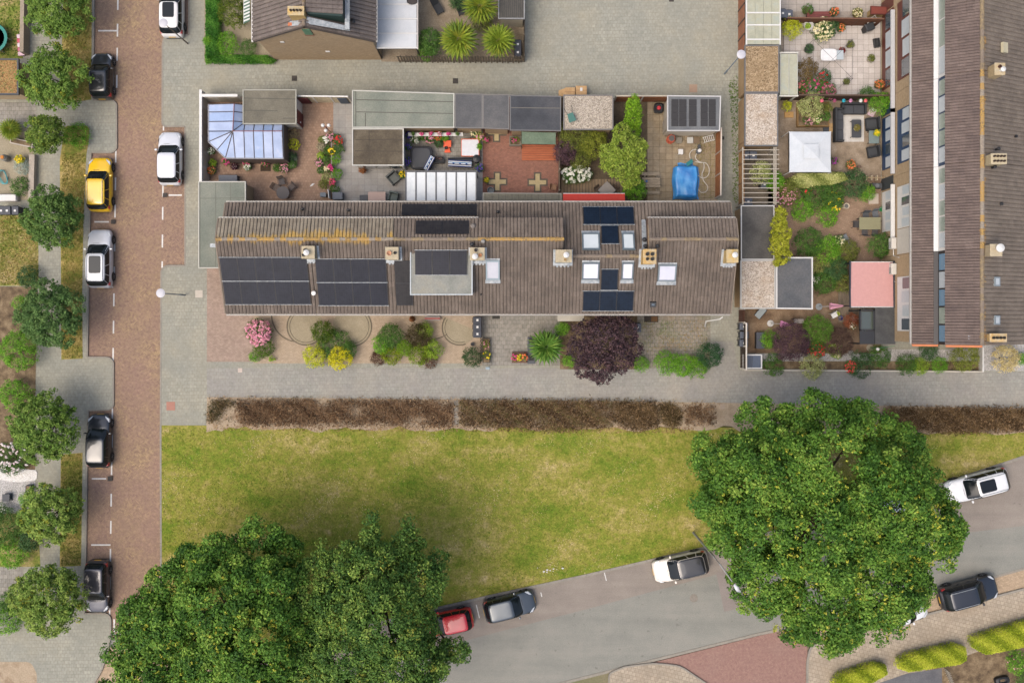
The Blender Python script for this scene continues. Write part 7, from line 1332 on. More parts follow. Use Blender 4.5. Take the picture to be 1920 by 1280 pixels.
MB().lathe((-.08, -.18, .45), [(.1, 0), (.13, .05), (.1, .1), (.06, .05)], 12).build('ring_toy', black_m, t)
t = frame('black round kettle barbecue beside the striped bench', 'kettle_barbecue', 'barbecue', 894, 300); MB().lathe((0, 0, .45), [(.05, 0), (.3, .12), (.34, .25), (.34, .27), (.28, .42), (.05, .5)], 20).build('kettle', black_m, t)
for a in (0, 120, 240): MB().tube([(math.cos(R(a)) * .2, math.sin(R(a)) * .2, .5), (math.cos(R(a)) * .32, math.sin(R(a)) * .32, 0)], .02, 6).build('leg', black_m, t)
t = frame('black fire basket with dry twigs in the flowery courtyard', 'fire_basket', 'fire basket', 823, 299); MB().box(-.38, -.3, .1, .38, .2, .14).box(-.38, -.3, .14, -.34, .2, .5).box(.34, -.3, .14, .38, .2, .5).box(-.34, .16, .14, .34, .2, .5).box(-.34, -.3, .14, .34, -.26, .5).build('basket', black_m, t)
for k in range(14): a = rng.uniform(0, 6.28); MB().tube([(0, .05, .2), (math.cos(a) * .3, .1 + math.sin(a) * .28, .62)], .012, 4).build('twig', paint((150, 124, 116), .9), t)
t = frame('white garage wall shelf with six flower pots', 'wall_shelf', 'shelf', 816, 251, 1.2); MB().box(-2.1, -.12, 0, 2.1, .14, .05).build('board', ws, t)
for k, f in enumerate((None, MAGF, MAGF, PINKF, MAGF, None)):
    x = -1.7 + k * .68; pt = MB().lathe((x, 0, .05), [(.08, 0), (.12, .16), (.13, .2), (.1, .2)], 12).build('pot', paint((190, 110, 110) if f else (110, 120, 70), .7), t)
    L_ = [(x + t.location.x, t.location.y, 1.5, .13, .13, .12)]; ORG[pt] = t.location.copy(); foliage('foliage', L_, 160, .06, GREEN, pt, clump=.08, k=5)
    if f: blooms(pt, L_, 9, .09, f)
wall('white low wall on the west side of the flowery courtyard', (759, 243), (760, 320), 1.9, whiteW, .12)
# planter, pots of the red patio
t = thing('raised_planter', 'low wooden planter with dark plants beside the orange deck', 'planter', (*W(966, 264, .4)[:2], .1))
for R_ in (rect(955, 255, 977, 257), rect(955, 271, 977, 273), rect(955, 257.1, 957, 270.9), rect(975, 257.1, 977, 270.9)): MB().pp(R_, .1, .5).build('side', paint((130, 122, 108), .85), t)
MB().pp(rect(957.2, 257.2, 974.8, 270.8), .1, .42).build('soil', soil_m, t); plant(963, 263, 5, .3, GREEN, 'dark pansies in the low wooden planter', 'bedding_plant', 'flower', MAGF, 6, z0=.42, fsize=.08); plant(970, 261, 5, .3, OLIVE, 'olive tuft in the low wooden planter', 'bedding_plant', 'plant', z0=.42)
MB_ = frame('grey round watering tub at the foot of the brick patio', 'tub', 'tub', 920, 357); MB().lathe((0, 0, 0), [(.2, 0), (.25, .35), (.27, .36), (.23, .36), (.2, .05), (.01, .05)], 18).build('tub', paint((130, 138, 140), .5), MB_)
chair(1038, 352, 80, 'small wooden chair in the corner of the brick patio', (170, 130, 96), .42)
# cardboard boxes
for px, py, w_, lb, flap in ((1069, 173, .75, 'left cardboard box standing against the gravel garage', 1), (1090, 170, .85, 'right cardboard box with a white label against the gravel garage', 0)):
    c = W(px, py, .9); t = local(thing('cardboard_box', lb, 'box', (c.x, c.y, .1), 0, 'cardboard boxes')); cb = NM('cardboard_%d' % flap, [(200, 160, 112), (214, 176, 128)], 2, .9, .15, 12, .2)
    MB().box(-w_ / 2, -.35, 0, w_ / 2, .35, .85).build('box', cb, t, bevel=.01); MB().box(-w_ / 2, -.02, .851, w_ / 2, .03, .857).build('tape', paint((176, 136, 92), .6), t)
    if flap: MB().slab([(-w_ / 2 - .5, -.3, .55), (-w_ / 2, -.3, .85), (-w_ / 2, .3, .85), (-w_ / 2 - .5, .2, .5)], .02).build('flap', cb, t)
    else: MB().box(-.1, -.05, .858, .08, .2, .862).build('label', ws, t)
t = frame('green garden cart handles up on the gravel roof', 'garden_cart', 'cart', 1071, 220, 2.6, 20); MB().hexa([(-.22, -.3, .05), (.22, -.3, .05), (.16, .25, .05), (-.16, .25, .05)], [(-.28, -.35, .35), (.28, -.35, .35), (.22, .3, .35), (-.22, .3, .35)]).build('tray', paint((70, 120, 108), .6), t)
for s_ in (-1, 1): MB().tube([(s_ * .2, .25, .3), (s_ * .3, .8, .5)], .02, 6).build('handle', black_m, t)
# garden of the wooden deck
table(1137, 358, 1.0, 1.0, 'grey square table set diagonally on the plank deck', (150, 142, 132), 45); chair(1122, 357, 40, 'brown chair left of the diagonal grey table', (96, 78, 64)); chair(1150, 357, -40, 'brown chair right of the diagonal grey table', (96, 78, 64))
# blue pool cover garden
blue = NM('blue_tarpaulin', [(36, 120, 196), (60, 150, 220), (96, 172, 230)], 1.1, .35, .9, 3.2, .1, spec=.6)
t = thing('covered_pool', 'small pool under a crumpled blue tarpaulin', 'pool', (*W(1285, 340, .6)[:2], .1)); n = 22; vs = []; a0, b0 = W(1267, 312, .75), W(1307, 369, .75); e0, e1 = W(1260, 306, .1), W(1310, 375, .1)
MB().box(a0.x + .1, b0.y + .1, .1, b0.x - .1, a0.y - .1, .66).build('pool', paint((60, 90, 140), .6), t)
for j in range(n + 1):
    for i in range(n + 1):
        u, v_ = i / n, j / n; x = e0.x + (e1.x - e0.x) * u; y = e1.y + (e0.y - e1.y) * v_
        if v_ > .9: x = x * .6 + .4 * (a0.x + b0.x) / 2
        m_ = min(max((x - a0.x) / .28 + .9, 0), max((b0.x - x) / .16 + .9, 0), max((y - b0.y) / .2 + .9, 0), max((a0.y - y) / .2 + .9, 0)); h_ = .66 * min(1, max(0, m_))
        vs.append((x + .05 * math.sin(9 * v_ + 3 * u), y + .04 * math.sin(8 * u), .125 + h_ + .025 * math.sin(13 * u + 5 * v_) * math.cos(9 * v_ - 4 * u) + .02 * (rng.uniform() - .5)))
MB().add(vs, [(j * (n + 1) + i, j * (n + 1) + i + 1, (j + 1) * (n + 1) + i + 1, (j + 1) * (n + 1) + i) for j in range(n) for i in range(n)]).build('tarpaulin', blue, t, True)
MB().slab([W(1286, 306, .5), W(1297, 298, .5), W(1300, 304, .5), W(1290, 312, .5)], .03).build('tarpaulin_corner', paint((20, 120, 120), .5), t)
t = frame('grey pool pump near the slatted fence', 'pool_pump', 'pump', 1311, 283); MB().lathe((0, 0, 0), [(.2, 0), (.22, .1), (.18, .35), (.12, .42), (.01, .44)], 14).build('housing', paint((120, 124, 128), .5), t); MB().box(-.08, .1, .05, .12, .5, .25).build('motor', paint((70, 72, 76), .5), t); MB().lathe((0, 0, .445), [(.14, 0), (.14, .04), (.01, .05)], 12).build('cap', ws, t)
for lb, pts in (('white pool hose looping up from the tarpaulin corner', [(1294, 297), (1293, 289), (1298, 282), (1306, 280)]), ('white pool hose winding down beside the tarpaulin', [(1306, 288), (1304, 296), (1310, 303), (1319, 306), (1320, 316), (1316, 328), (1320, 340), (1327, 350), (1324, 359), (1315, 361), (1309, 355)]), ('white pool hose making the outer loop by the fence', [(1302, 303), (1312, 305), (1324, 306), (1330, 318), (1327, 330), (1318, 334), (1310, 330), (1306, 328)])):
    P = [W(x, y, .2) for x, y in pts]; Q = []
    for i in range(len(P) - 1):
        p0, p1, p2, p3 = P[max(i - 1, 0)], P[i], P[i + 1], P[min(i + 2, len(P) - 1)]
        for s_ in np.linspace(0, 1, 6)[:-1]: Q.append(.5 * ((2 * p1) + (p2 - p0) * s_ + (2 * p0 - 5 * p1 + 4 * p2 - p3) * s_ ** 2 + (3 * p1 - p0 - 3 * p2 + p3) * s_ ** 3))
    c = P[0]; o = MB().tube(Q + [P[-1]], .036, 6).build('pool_hose', paint((214, 208, 194), .6), org=(c.x, c.y, .1), smooth=True); tag(o, lb, 'hose')
t = frame('orange ribbed rain barrel at the solar shed', 'rain_barrel', 'barrel', 1257, 262); MB().lathe((0, 0, 0), [(.26, 0), (.3, .1), (.28, .12), (.31, .3), (.29, .32), (.32, .5), (.3, .52), (.31, .75), (.27, .85)], 20).build('barrel', paint((206, 96, 66), .7), t); MB().lathe((0, 0, .852), [(.24, 0), (.22, .03), (.01, .03)], 16).build('lid', paint((96, 90, 86), .7), t)
t = frame('weathered wooden picnic table with a blue mug beside the pool garden', 'picnic_table', 'table', 1221, 344, .1); wd = NM('grey_timber', [(150, 136, 116), (172, 158, 136)], 2, .85, .3, 14, .35, stretch=(.4, 3, 1))
for k in range(4): MB().box(-.78, -.36 + k * .19, .71, .62, -.36 + (k + 1) * .19 - .02, .75).build('plank', wd, t)
for y in (-.72, .72): MB().box(-.76, y - .12, .42, .62, y + .12, .46).build('bench_plank', wd, t)
for x in (-.5, .4): MB().box(x - .04, -.8, .36, x + .04, .8, .42).build('crossbar', wd, t); MB().hexa([(x - .04, -.6, 0), (x + .04, -.6, 0), (x + .04, -.5, 0), (x - .04, -.5, 0)], [(x - .04, -.3, .7), (x + .04, -.3, .7), (x + .04, -.2, .7), (x - .04, -.2, .7)]).build('leg', wd, t); MB().hexa([(x - .04, .5, 0), (x + .04, .5, 0), (x + .04, .6, 0), (x - .04, .6, 0)], [(x - .04, .2, .7), (x + .04, .2, .7), (x + .04, .3, .7), (x - .04, .3, .7)]).build('leg', wd, t)
t = frame('blue mug on the picnic table', 'mug', 'mug', 1213, 339, .86); MB().lathe((0, 0, 0), [(.07, 0), (.08, .12), (.065, .12), (.06, .02), (.01, .02)], 12).build('cup', paint((60, 120, 190), .5), t); MB().tube([(.08, 0, .02), (.13, 0, .05), (.08, 0, .1)], .012, 5).build('handle', paint((60, 120, 190), .5), t)
t = frame('black brazier with a red centre near the wooden fence', 'brazier', 'brazier', 1235, 203); MB().lathe((0, 0, 0), [(.36, 0), (.38, .4), (.34, .42), (.3, .3), (.01, .28)], 18, 4).build('bowl', black_m, t); MB().lathe((0, 0, .3), [(.15, 0), (.16, .16), (.1, .2), (.01, .2)], 14).build('lid', paint((206, 50, 60), .5), t)
t = frame('small white side table in the pool garden', 'side_table', 'table', 1276, 285); MB().box(-.18, -.2, .36, .18, .2, .4).build('tabletop', ws, t)
for x in (-.15, .15):
    for y in (-.17, .17): MB().box(x - .02, y - .02, 0, x + .02, y + .02, .36).build('leg', ws, t)
for px, lb, c_ in ((1273, 'stacked grey pots below the solar shed wall', (156, 148, 132)), (1294, 'white crate below the solar shed wall', (222, 220, 212)), (1306, 'brown crate below the solar shed wall', (140, 118, 92))):
    t = frame(lb, 'crate', 'crate', px, 263); MB().box(-.2, -.2, 0, .2, .2, .3).build('box', paint(c_, .8), t, bevel=.03); MB().box(-.23, -.23, .302, .23, .23, .34).build('rim', paint(tuple(int(q * .9) for q in c_), .8), t)
t = frame('white slatted rack leaning by the solar shed', 'rack', 'rack', 1329, 260, .1, 15)
for k in range(6): MB().box(-.4 + k * .15, -.22, .3, -.36 + k * .15, .22, .34).build('slat', ws, t)
for y in (-.22, .18): MB().box(-.42, y, .24, .42, y + .04, .298).build('rail', ws, t)
for x in (-.4, .36):
    for y in (-.22, .18): MB().box(x, y, 0, x + .04, y + .04, .24).build('leg', ws, t)
# ------------------------------------------------------------------ front gardens
t = thing('raised_planter', 'brick edged planter with mixed flowers left in the grey front garden', 'planter', (*W(912, 658, .3)[:2], .1)); MB().pp(rect(905, 634, 919, 680), .1, .4).build('box', paint((96, 86, 74), .9), t); MB().pp(rect(906.5, 635.5, 917.5, 678.5), .4, .42).build('soil', soil_m, t)
plant(911, 646, 7, .35, OLIVE, 'olive and pink plants at the top of the left front planter', 'bedding_plant', 'plant', PINKF, 5, z0=.42, fsize=.09); plant(913, 666, 7, .35, GREEN, 'yellow flowered plants at the foot of the left front planter', 'bedding_plant', 'plant', YELF, 6, z0=.42, fsize=.1)
t = thing('raised_planter', 'red edged planter with bright flowers beside the low fan palm', 'planter', (*W(974, 670, .3)[:2], .1)); MB().pp(rect(960, 660, 988, 680), .1, .4).build('box', paint((110, 70, 64), .9), t); MB().pp(rect(961.5, 661.5, 986.5, 678.5), .4, .42).build('soil', soil_m, t)
for px, lb, f in ((965, 'magenta flowers in the red edged planter', MAGF), (975, 'lime and yellow plant in the red edged planter', YELF), (983, 'orange leaved plant in the red edged planter', ORGF)): plant(px, 670, 6, .3, LIME if 'lime' in lb else OLIVE, lb, 'bedding_plant', 'plant', f, 9, z0=.42, fsize=.1)
t = thing('slate_planter', 'dark slate slab with two square sockets under the low fan palm', 'planter', (*W(996, 655, .2)[:2], .1)); MB().pp(rect(989, 632, 1003, 682), .1, .24).build('slab', paint((92, 94, 98), .8), t)
for py in (639, 671): MB().pp(rect(992, py - 5, 1001, py + 5), .24, .3).build('socket', paint((48, 46, 44), .8), t)
t = frame('dark doormat on the grey front garden by the eave', 'door_mat', 'door mat', 930, 593, .1); MB().box(-.3, -.2, 0, .3, .2, .03).build('mat', paint((78, 76, 70), .95), t); MB().box(-.26, -.16, .0305, .26, .16, .036).build('pile', paint((66, 64, 58), .95), t)
t = frame('brown doormat before the east end house', 'door_mat', 'door mat', 1222, 598, .1); MB().box(-.55, -.25, 0, .55, .25, .03).build('mat', paint((60, 54, 48), .95), t); MB().box(0, -.2, .0305, .5, .2, .036).build('pile', paint((104, 76, 48), .95), t)
t = frame('narrow red and grey bench against the front wall of the dormer house', 'garden_bench', 'bench', 811, 597); 
for k, c_ in enumerate(((150, 140, 132), (176, 90, 84), (150, 140, 132))): MB().box(-.6, -.16 + k * .11, .4, .6, -.06 + k * .11, .44).build('slat', paint(c_, .8), t)
for x in (-.5, .5): MB().box(x - .04, -.15, 0, x + .04, .15, .4).build('leg', paint((110, 100, 92), .8), t)
t = frame('brown cone shaped ornament against the front wall', 'garden_ornament', 'ornament', 772, 598); MB().lathe((0, 0, 0), [(.2, 0), (.24, .1), (.14, .6), (.03, .9)], 12).build('cone', paint((150, 96, 46), .8), t); MB().lathe((0, 0, .9), [(.06, 0), (.07, .06), (.01, .1)], 10).build('knob', paint((110, 60, 36), .8), t)
t = frame('black round pot at the edge of the curved paving', 'flower_pot', 'pot', 886, 645); MB().lathe((0, 0, 0), [(.1, 0), (.13, .22), (.15, .23), (.12, .23), (.1, .1), (.01, .1)], 14).build('pot', black_m, t)
for px, py, lb in ((1058, 594, 'cream canopy slab below the eave left of the purple tree'), (1083, 594, 'second cream canopy slab below the eave above the purple tree')):
    t = frame(lb, 'window_canopy', 'canopy', px, py, 2.3); MB().box(-.48, -.3, 0, .48, .3, .08).build('slab', paint((206, 200, 184), .7), t); MB().box(-.5, -.32, .081, .5, .32, .1).build('edge', paint((190, 184, 168), .7), t)
slat_fence('low dark picket fence between bins and grey front garden', (902, 594), (902, 680), .8, .07, .06, (86, 76, 66))
t = frame('small metal letterbox at the path below the left front planter', 'letterbox', 'letterbox', 915, 689, .1); MB().box(-.04, -.04, 0, .04, .04, .9).build('post', paint((90, 96, 100), .5), t); MB().box(-.16, -.1, .9, .16, .1, 1.15).build('box', paint((150, 168, 176), .4), t, bevel=.03)
# ------------------------------------------------------------------ palm garden
for px, py, rz, lb in ((820, 14, 30, 'black lounge chair left in the palm garden'), (863, 15, 20, 'black lounge chair beside the upper palm')):
    t = frame(lb, 'lounge_chair', 'chair', px, py, .1, rz, 'palm garden loungers'); m_ = paint((44, 46, 48), .7)
    MB().box(-.3, -.55, .32, .3, .2, .38).build('seat', m_, t); MB().slab([(-.3, .2, .38), (.3, .2, .38), (.3, .62, .85), (-.3, .62, .85)], .05).build('backrest', m_, t)
    for x in (-.27, .27):
        for y in (-.5, .15): MB().box(x - .02, y - .02, 0, x + .02, y + .02, .32).build('leg', black_m, t)
        MB().box(x - .03, -.4, .5, x + .03, .25, .53).build('armrest', m_, t)
t = frame('oval dark tub at the top of the white panelled roof', 'tub', 'tub', 772, 1, 2.72); MB().lathe((0, 0, 0), [(.9, 0), (1, .12), (.95, .16), (.85, .1), (.01, .08)], 20, 2, .4, .25).build('shell', paint((56, 50, 48), .6), t); MB().lathe((0, 0, .09), [(.8, 0), (.78, .01), (.01, .01)], 16, 2, .4, .25).build('lining', paint((70, 62, 58), .7), t)
# ------------------------------------------------------------------ right hand gardens
t = frame('maroon slatted bench against the top fence', 'garden_bench', 'bench', 1534, 28, .1); 
for k in range(4): MB().box(-.9, -.3 + k * .13, .42, .9, -.3 + (k + 1) * .13 - .02, .46).build('slat', paint((140, 76, 70), .8), t)
for x in (-.8, .8): MB().box(x - .04, -.28, 0, x + .04, .22, .42).build('leg', paint((110, 60, 56), .8), t)
t = flat_roof('rabbit_hutch', [(1633, 11), (1671, 13), (1671, 27), (1633, 27)], 1.2, paint((130, 62, 48), .8), 'red brown roofed hutch against the north house', paint((196, 166, 110), .8), (110, 50, 40), 'hutch', rim=.0)
table(1513, 51, .75, .7, 'small round white bistro table in the patio corner', (226, 222, 212), rnd=True, legs=(220, 216, 206)); potted(1514, 50, 4, .2, (176, 166, 90), LIME, 'yellow bowl plant on the white bistro table', None, z0=.84)
chair(1523, 55, 200, 'white bistro chair right of the little table', (228, 224, 214), .42); chair(1529, 45, -60, 'white round bistro chair beside the cream hydrangea', (224, 220, 210), .42); chair(1503, 45, 70, 'white bistro chair left of the little table', (226, 222, 212), .42)
t = frame('white rounded plastic table top with a grey cloth end', 'garden_table', 'table', 1555, 106, .1); MB().lathe((-.2, 0, .7), [(.01, 0), (1, 0), (1, .05), (.96, .07), (.01, .07)], 32, 5, .62, .46).build('tabletop', paint((240, 240, 238), .4), t); MB().box(.43, -.36, .66, .95, .36, .7).build('cloth', paint((190, 200, 204), .8), t)
for x in (-.6, .25):
    for y in (-.3, .3): MB().tube([(x, y, 0), (x * .9, y, .7)], .03, 6).build('leg', ws, t)
t = thing('pavilion_frame', 'thin dark metal pavilion frame over the tiled patio', 'frame', (*W(1562, 120, 1)[:2], .1)); bk2 = paint((90, 84, 82), .5); zc = 2.1; cor = [W(*p, zc) for p in ((1525, 75), (1599, 75), (1599, 148), (1525, 148))]; ap = W(1562, 111, 2.6)
for i in range(4): MB().tube([cor[i], cor[(i + 1) % 4]], .014, 5).build('rail', bk2, t); MB().tube([cor[i], ap], .012, 5).build('rafter', bk2, t); MB().tube([Vector((cor[i].x, cor[i].y, .1)), cor[i]], .014, 5).build('post', bk2, t)
for a, b in (((1572, 96), (1597, 78)), ((1572, 166), (1597, 142))):
    for dz in (.3, .9, 1.5): MB().tube([W(*a, dz + .1), W(*b, dz + .1)], .012, 5).build('shelf_rail', bk2, t)
t = frame('black covered barbecue beside the brown window house', 'barbecue', 'barbecue', 1626, 55, .1, 20); MB().box(-.35, -.25, .3, .35, .25, .85).build('cabinet', black_m, t, bevel=.04); MB().box(-.38, -.28, .852, .3, .28, 1.0).build('lid', paint((52, 54, 56), .5), t, bevel=.05); MB().tube([(-.36, -.3, .9), (-.36, .3, .9)], .02, 6).build('handle', gutter_m, t)
for x in (-.3, .3): MB().box(x - .03, -.2, 0, x + .03, .2, .3).build('leg', black_m, t)
t = frame('white framed rack leaning on the top fence', 'rack', 'rack', 1638, 37, .9, 30)
for k in range(4): MB().box(-.4 + k * .26, -.25, 0, -.37 + k * .26, .25, .03).build('bar', ws, t)
for y in (-.25, 0, .22): MB().box(-.42, y, .031, .42, y + .03, .06).build('rail', ws, t)
t = frame('dark grey crate on the tiled patio by the wall', 'crate', 'crate', 1645, 80, .1, 8)
for R_ in ((-.22, -.34, .22, -.3), (-.22, .3, .22, .34), (-.22, -.298, -.18, .298), (.18, -.298, .22, .298)): MB().box(R_[0], R_[1], 0, R_[2], R_[3], .3).build('side', paint((66, 66, 66), .7), t)
MB().box(-.18, -.298, .0, .18, .298, .05).build('base', paint((56, 56, 56), .7), t)
t = frame('square wooden planter under the pale standard ball', 'raised_planter', 'planter', 1526, 215, .1)
for R_ in ((-1.3, -.95, 1.15, -.88), (-1.3, .88, 1.15, .95), (-1.3, -.878, -1.23, .878), (1.08, -.878, 1.15, .878)): MB().box(R_[0], R_[1], 0, R_[2], R_[3], .4).build('side', paint((150, 118, 72), .85), t)
MB().box(-1.228, -.876, 0, 1.078, .876, .32).build('soil', soil_m, t)
for px, py, sx, sy, lb, c_ in ((1481, 214, .7, .45, 'tan wooden lid lying by the planter', (190, 150, 92)), (1551, 240, .45, .45, 'dark square stove cover left of the sofa', (76, 80, 84)), (1561, 238, .4, .65, 'tan board beside the black sofa', (196, 160, 108))):
    t = frame(lb, 'garden_board', 'board', px, py, .1); MB().box(-sx / 2, -sy / 2, 0, sx / 2, sy / 2, .1).build('board', paint(c_, .8), t, bevel=.015); MB().box(-.06, -.02, .101, .06, .02, .13).build('handle', paint(tuple(int(q * .8) for q in c_), .8), t)
rug = thing('outdoor_rug', 'pale outdoor rug under the black coffee table', 'rug', (*W(1600, 240, .1)[:2], .1)); MB().pp(rect(1581, 216, 1620, 266), .108, .12).build('rug', NM('rug_pale', [(206, 200, 190), (222, 218, 210)], 3, .95, .3, 30, .2), rug); MB().pp(rect(1582, 217, 1619, 219), .12, .124).build('border', paint((196, 190, 180), .95), rug)
def sofa(px, py, sx, sy, rz, label, back='y', col=(52, 54, 56)):
    t = frame(label, 'outdoor_sofa', 'sofa', px, py, .1, rz); m1, m2 = paint(col, .75), paint((70, 72, 76), .85); MB().box(-sx / 2, -sy / 2, .08, sx / 2, sy / 2, .3).build('base', m1, t, bevel=.02); MB().box(-sx / 2, sy / 2 - .16, .302, sx / 2, sy / 2, .74).build('backrest', m1, t, bevel=.02)
    n = max(1, round((sx - .3) / .75)); cw = (sx - .3) / n
    for k in range(n): MB().box(-sx / 2 + .15 + k * cw + .01, -sy / 2 + .02, .302, -sx / 2 + .15 + (k + 1) * cw - .01, sy / 2 - .18, .42).build('cushion', m2, t, bevel=.03)
    for s_ in (-1, 1): MB().box(min(s_ * sx / 2, s_ * (sx / 2 - .14)), -sy / 2, .302, max(s_ * sx / 2, s_ * (sx / 2 - .14)), sy / 2 - .162, .56).build('armrest', m1, t, bevel=.015)
    return t
sofa(1600, 204, 1.9, .85, 0, 'black wicker sofa along the fence with paper lanterns'); sofa(1572, 235, 2.6, .75, 90, 'black wicker sofa along the left of the rug'); armchair(1635, 233, -85, 'black wicker armchair right of the coffee table', (48, 50, 52), (66, 68, 70), .95); armchair(1637, 285, -80, 'black wicker armchair below the glass side table', (48, 50, 52), (64, 66, 68), .85)
table(1605, 242, .75, 1.4, 'black coffee table on the pale rug', (70, 72, 76), h=.42, name='coffee_table'); potted(1606, 240, 5, .15, (214, 200, 160), [(110, 104, 50), (140, 130, 70)], 'round moss bowl on the black coffee table', None, z0=.52)
table(1637, 258, .8, 1.0, 'glass topped side table with yellow flowers', (120, 136, 134), h=.5, name='side_table'); potted(1643, 250, 5, .25, (190, 180, 80), LIME, 'yellow flower bowl on the glass side table', YELF, z0=.6)
t = frame('pink and white toy chair beside the ivy', 'toy_chair', 'chair', 1634, 212, .1, -30); MB().box(-.25, -.25, .3, .25, .25, .35).build('seat', paint((222, 190, 200), .7), t); MB().box(-.25, .2, .35, .25, .25, .7).build('backrest', ws, t)
for x in (-.2, .2):
    for y in (-.2, .2): MB().box(x - .02, y - .02, 0, x + .02, y + .02, .3).build('leg', ws, t)
for px, c_, lb in ((1541, (240, 110, 130), 'pink paper lantern at the left of the row over the sofa'), (1565, (170, 80, 110), 'wine coloured paper lantern over the sofa'), (1582, (40, 180, 200), 'turquoise paper lantern over the sofa'), (1595, (226, 150, 190), 'pale pink paper lantern over the sofa'), (1614, (240, 238, 230), 'white paper lantern over the sofa'), (1623, (244, 110, 110), 'coral paper lantern at the right of the row over the sofa')):
    q = W(px, 189, 1.9); t = thing('paper_lantern', lb, 'lantern', (q.x, q.y, 1.8)); MB().ball((q.x, q.y, 1.9), .14, 12).build('shade', paint(c_, .7), t); MB().tube([(q.x, q.y, 2.03), (q.x, q.y, 2.1)], .01, 5).build('cord', black_m, t)
o = MB().tube([W(1535, 188, 2.1), W(1580, 189, 2.08), W(1630, 188, 2.1)], .01, 5).build('lantern_string', black_m, org=W(1580, 189, 2.1)); tag(o, 'dark string carrying the paper lanterns', 'string')
table(1627, 420, 1.65, .95, 'khaki slatted table beside the white window house', (150, 146, 112), planks=8); chair(1622, 405, 0, 'dark chair above the khaki table', (84, 88, 92)); chair(1640, 402, 10, 'grey chair above the khaki table near the wall', (110, 116, 122)); chair(1620, 435, 180, 'dark chair below the khaki table', (78, 78, 80)); chair(1639, 436, 175, 'second dark chair below the khaki table', (84, 84, 86)); chair(1604, 421, 90, 'dark chair at the left end of the khaki table', (76, 74, 74))
chair(1583, 446, 120, 'grey metal chair by the white flowering plant', (130, 138, 142), .45); chair(1591, 462, 60, 'pale metal chair on the curved clinker path', (160, 162, 162), .45)
t = thing('trellis', 'short wooden trellis beside the dark green clump', 'trellis', (*W(1612, 333, .6)[:2], .1)); q0, q1 = W(1588, 333, .8), W(1660, 333, .8); MB().box(q0.x, q0.y - .03, .7, q1.x, q0.y + .03, .78).build('rail', paint((170, 150, 116), .8), t)
for k in range(6): x = q0.x + .3 + k * .42; MB().box(x - .03, q0.y - .2, .3, x + .03, q0.y + .2, .7).build('slat', paint((196, 180, 150), .8), t); MB().box(x - .02, q0.y - .02, .1, x + .02, q0.y + .02, .3).build('post', paint((150, 130, 100), .8), t)
t = frame('cream slab step by the white window house', 'doorstep', 'step', 1640, 372, .1); MB().box(-.38, -.4, 0, .38, .4, .12).build('step', paint((206, 190, 174), .85), t, bevel=.015); MB().box(-.34, -.36, .121, .34, .36, .126).build('tread', paint((196, 182, 166), .85), t)
t = frame('round stone birdbath in the flower bed', 'birdbath', 'birdbath', 1585, 387); MB().lathe((0, 0, 0), [(.15, 0), (.08, .1), (.08, .45), (.22, .52), (.24, .56), (.18, .53), (.01, .52)], 16).build('basin', paint((190, 176, 150), .9), t); MB().lathe((0, 0, .535), [(.16, 0), (.01, .002)], 14).build('water', GLASS('birdbath_water', (96, 90, 70)), t)
def parasol(px, py, ang, label, col=(222, 160, 176), L=1.1, base=(150, 156, 156), lying=True):
    t = frame(label, 'folded_parasol', 'parasol', px, py, .1, ang); n = 12; vs = []; Z = 1.0
    prof = [(0, .03), (.15, .07), (.5, .13), (.85, .2), (1.0, .24)]
    for f, r in prof:
        for k in range(n): a = 2 * math.pi * k / n; rr = r * (1.25 if k % 2 else .75); vs.append((f * L - L / 2, math.cos(a) * rr, Z + math.sin(a) * rr + f * .2))
    m = len(prof); MB().add(vs, [(i * n + k, i * n + (k + 1) % n, (i + 1) * n + (k + 1) % n, (i + 1) * n + k) for i in range(m - 1) for k in range(n)] + [tuple(range(n - 1, -1, -1)), tuple(range((m - 1) * n, m * n))]).build('canopy', paint(col, .85), t)
    MB().tube([(L / 2 + .1, 0, Z + .24), (L / 2 + .45, 0, .1)], .022, 6).build('pole', paint((200, 200, 200), .5), t); MB().lathe((L / 2 + .45, 0, 0), [(.26, 0), (.26, .06), (.1, .1), (.04, .2), (.01, .2)], 18).build('base', paint(base, .8), t); return t
parasol(1562, 574, 182, 'folded pale pink parasol beside its grey base near the slate shed'); parasol(1468, 608, 175, 'folded pink parasol in front of the purple maple', (226, 150, 190), .9, (206, 204, 200)); parasol(1625, 598, 178, 'folded rose parasol under the black pergola glass', (214, 140, 170), .8)
t = frame('solar topped white framed box at the passage corner', 'storage_box', 'storage box', 1407, 677, .1); MB().box(-.7, -.52, 0, .7, .52, .85).build('body', paint((190, 182, 168), .7), t)
for k in range(2): MB().box(-.64 + k * .645, -.46, .852, -.01 + k * .645, .46, .9).build('solar_pane', paint((92, 102, 118) if k else (84, 92, 106), .3), t)
for R_ in ((-.74, -.56, .74, -.47), (-.74, .47, .74, .56), (-.74, -.468, -.65, .468), (.65, -.468, .74, .468)): MB().box(R_[0], R_[1], .852, R_[2], R_[3], .93).build('frame', ws, t)
t = frame('black rectangular storage bench left of the purple maple', 'storage_box', 'storage box', 1424, 638, .1); MB().box(-.3, -.62, 0, .3, .62, .55).build('body', paint((60, 64, 70), .6), t, bevel=.02); MB().box(-.32, -.64, .552, .32, .64, .62).build('lid', paint((72, 76, 84), .6), t, bevel=.02)
t = thing('log_stack', 'round cut logs stacked beside the solar topped box', 'logs', (*W(1424, 677, .2)[:2], .1))
for k in range(5): q = W(1424, 671 + k * 4.2, .5); MB().lathe((q.x, q.y, .1), [(.09, 0), (.09, .5), (.01, .5)], 12).build('log', paint((186, 160, 120), .9), t)
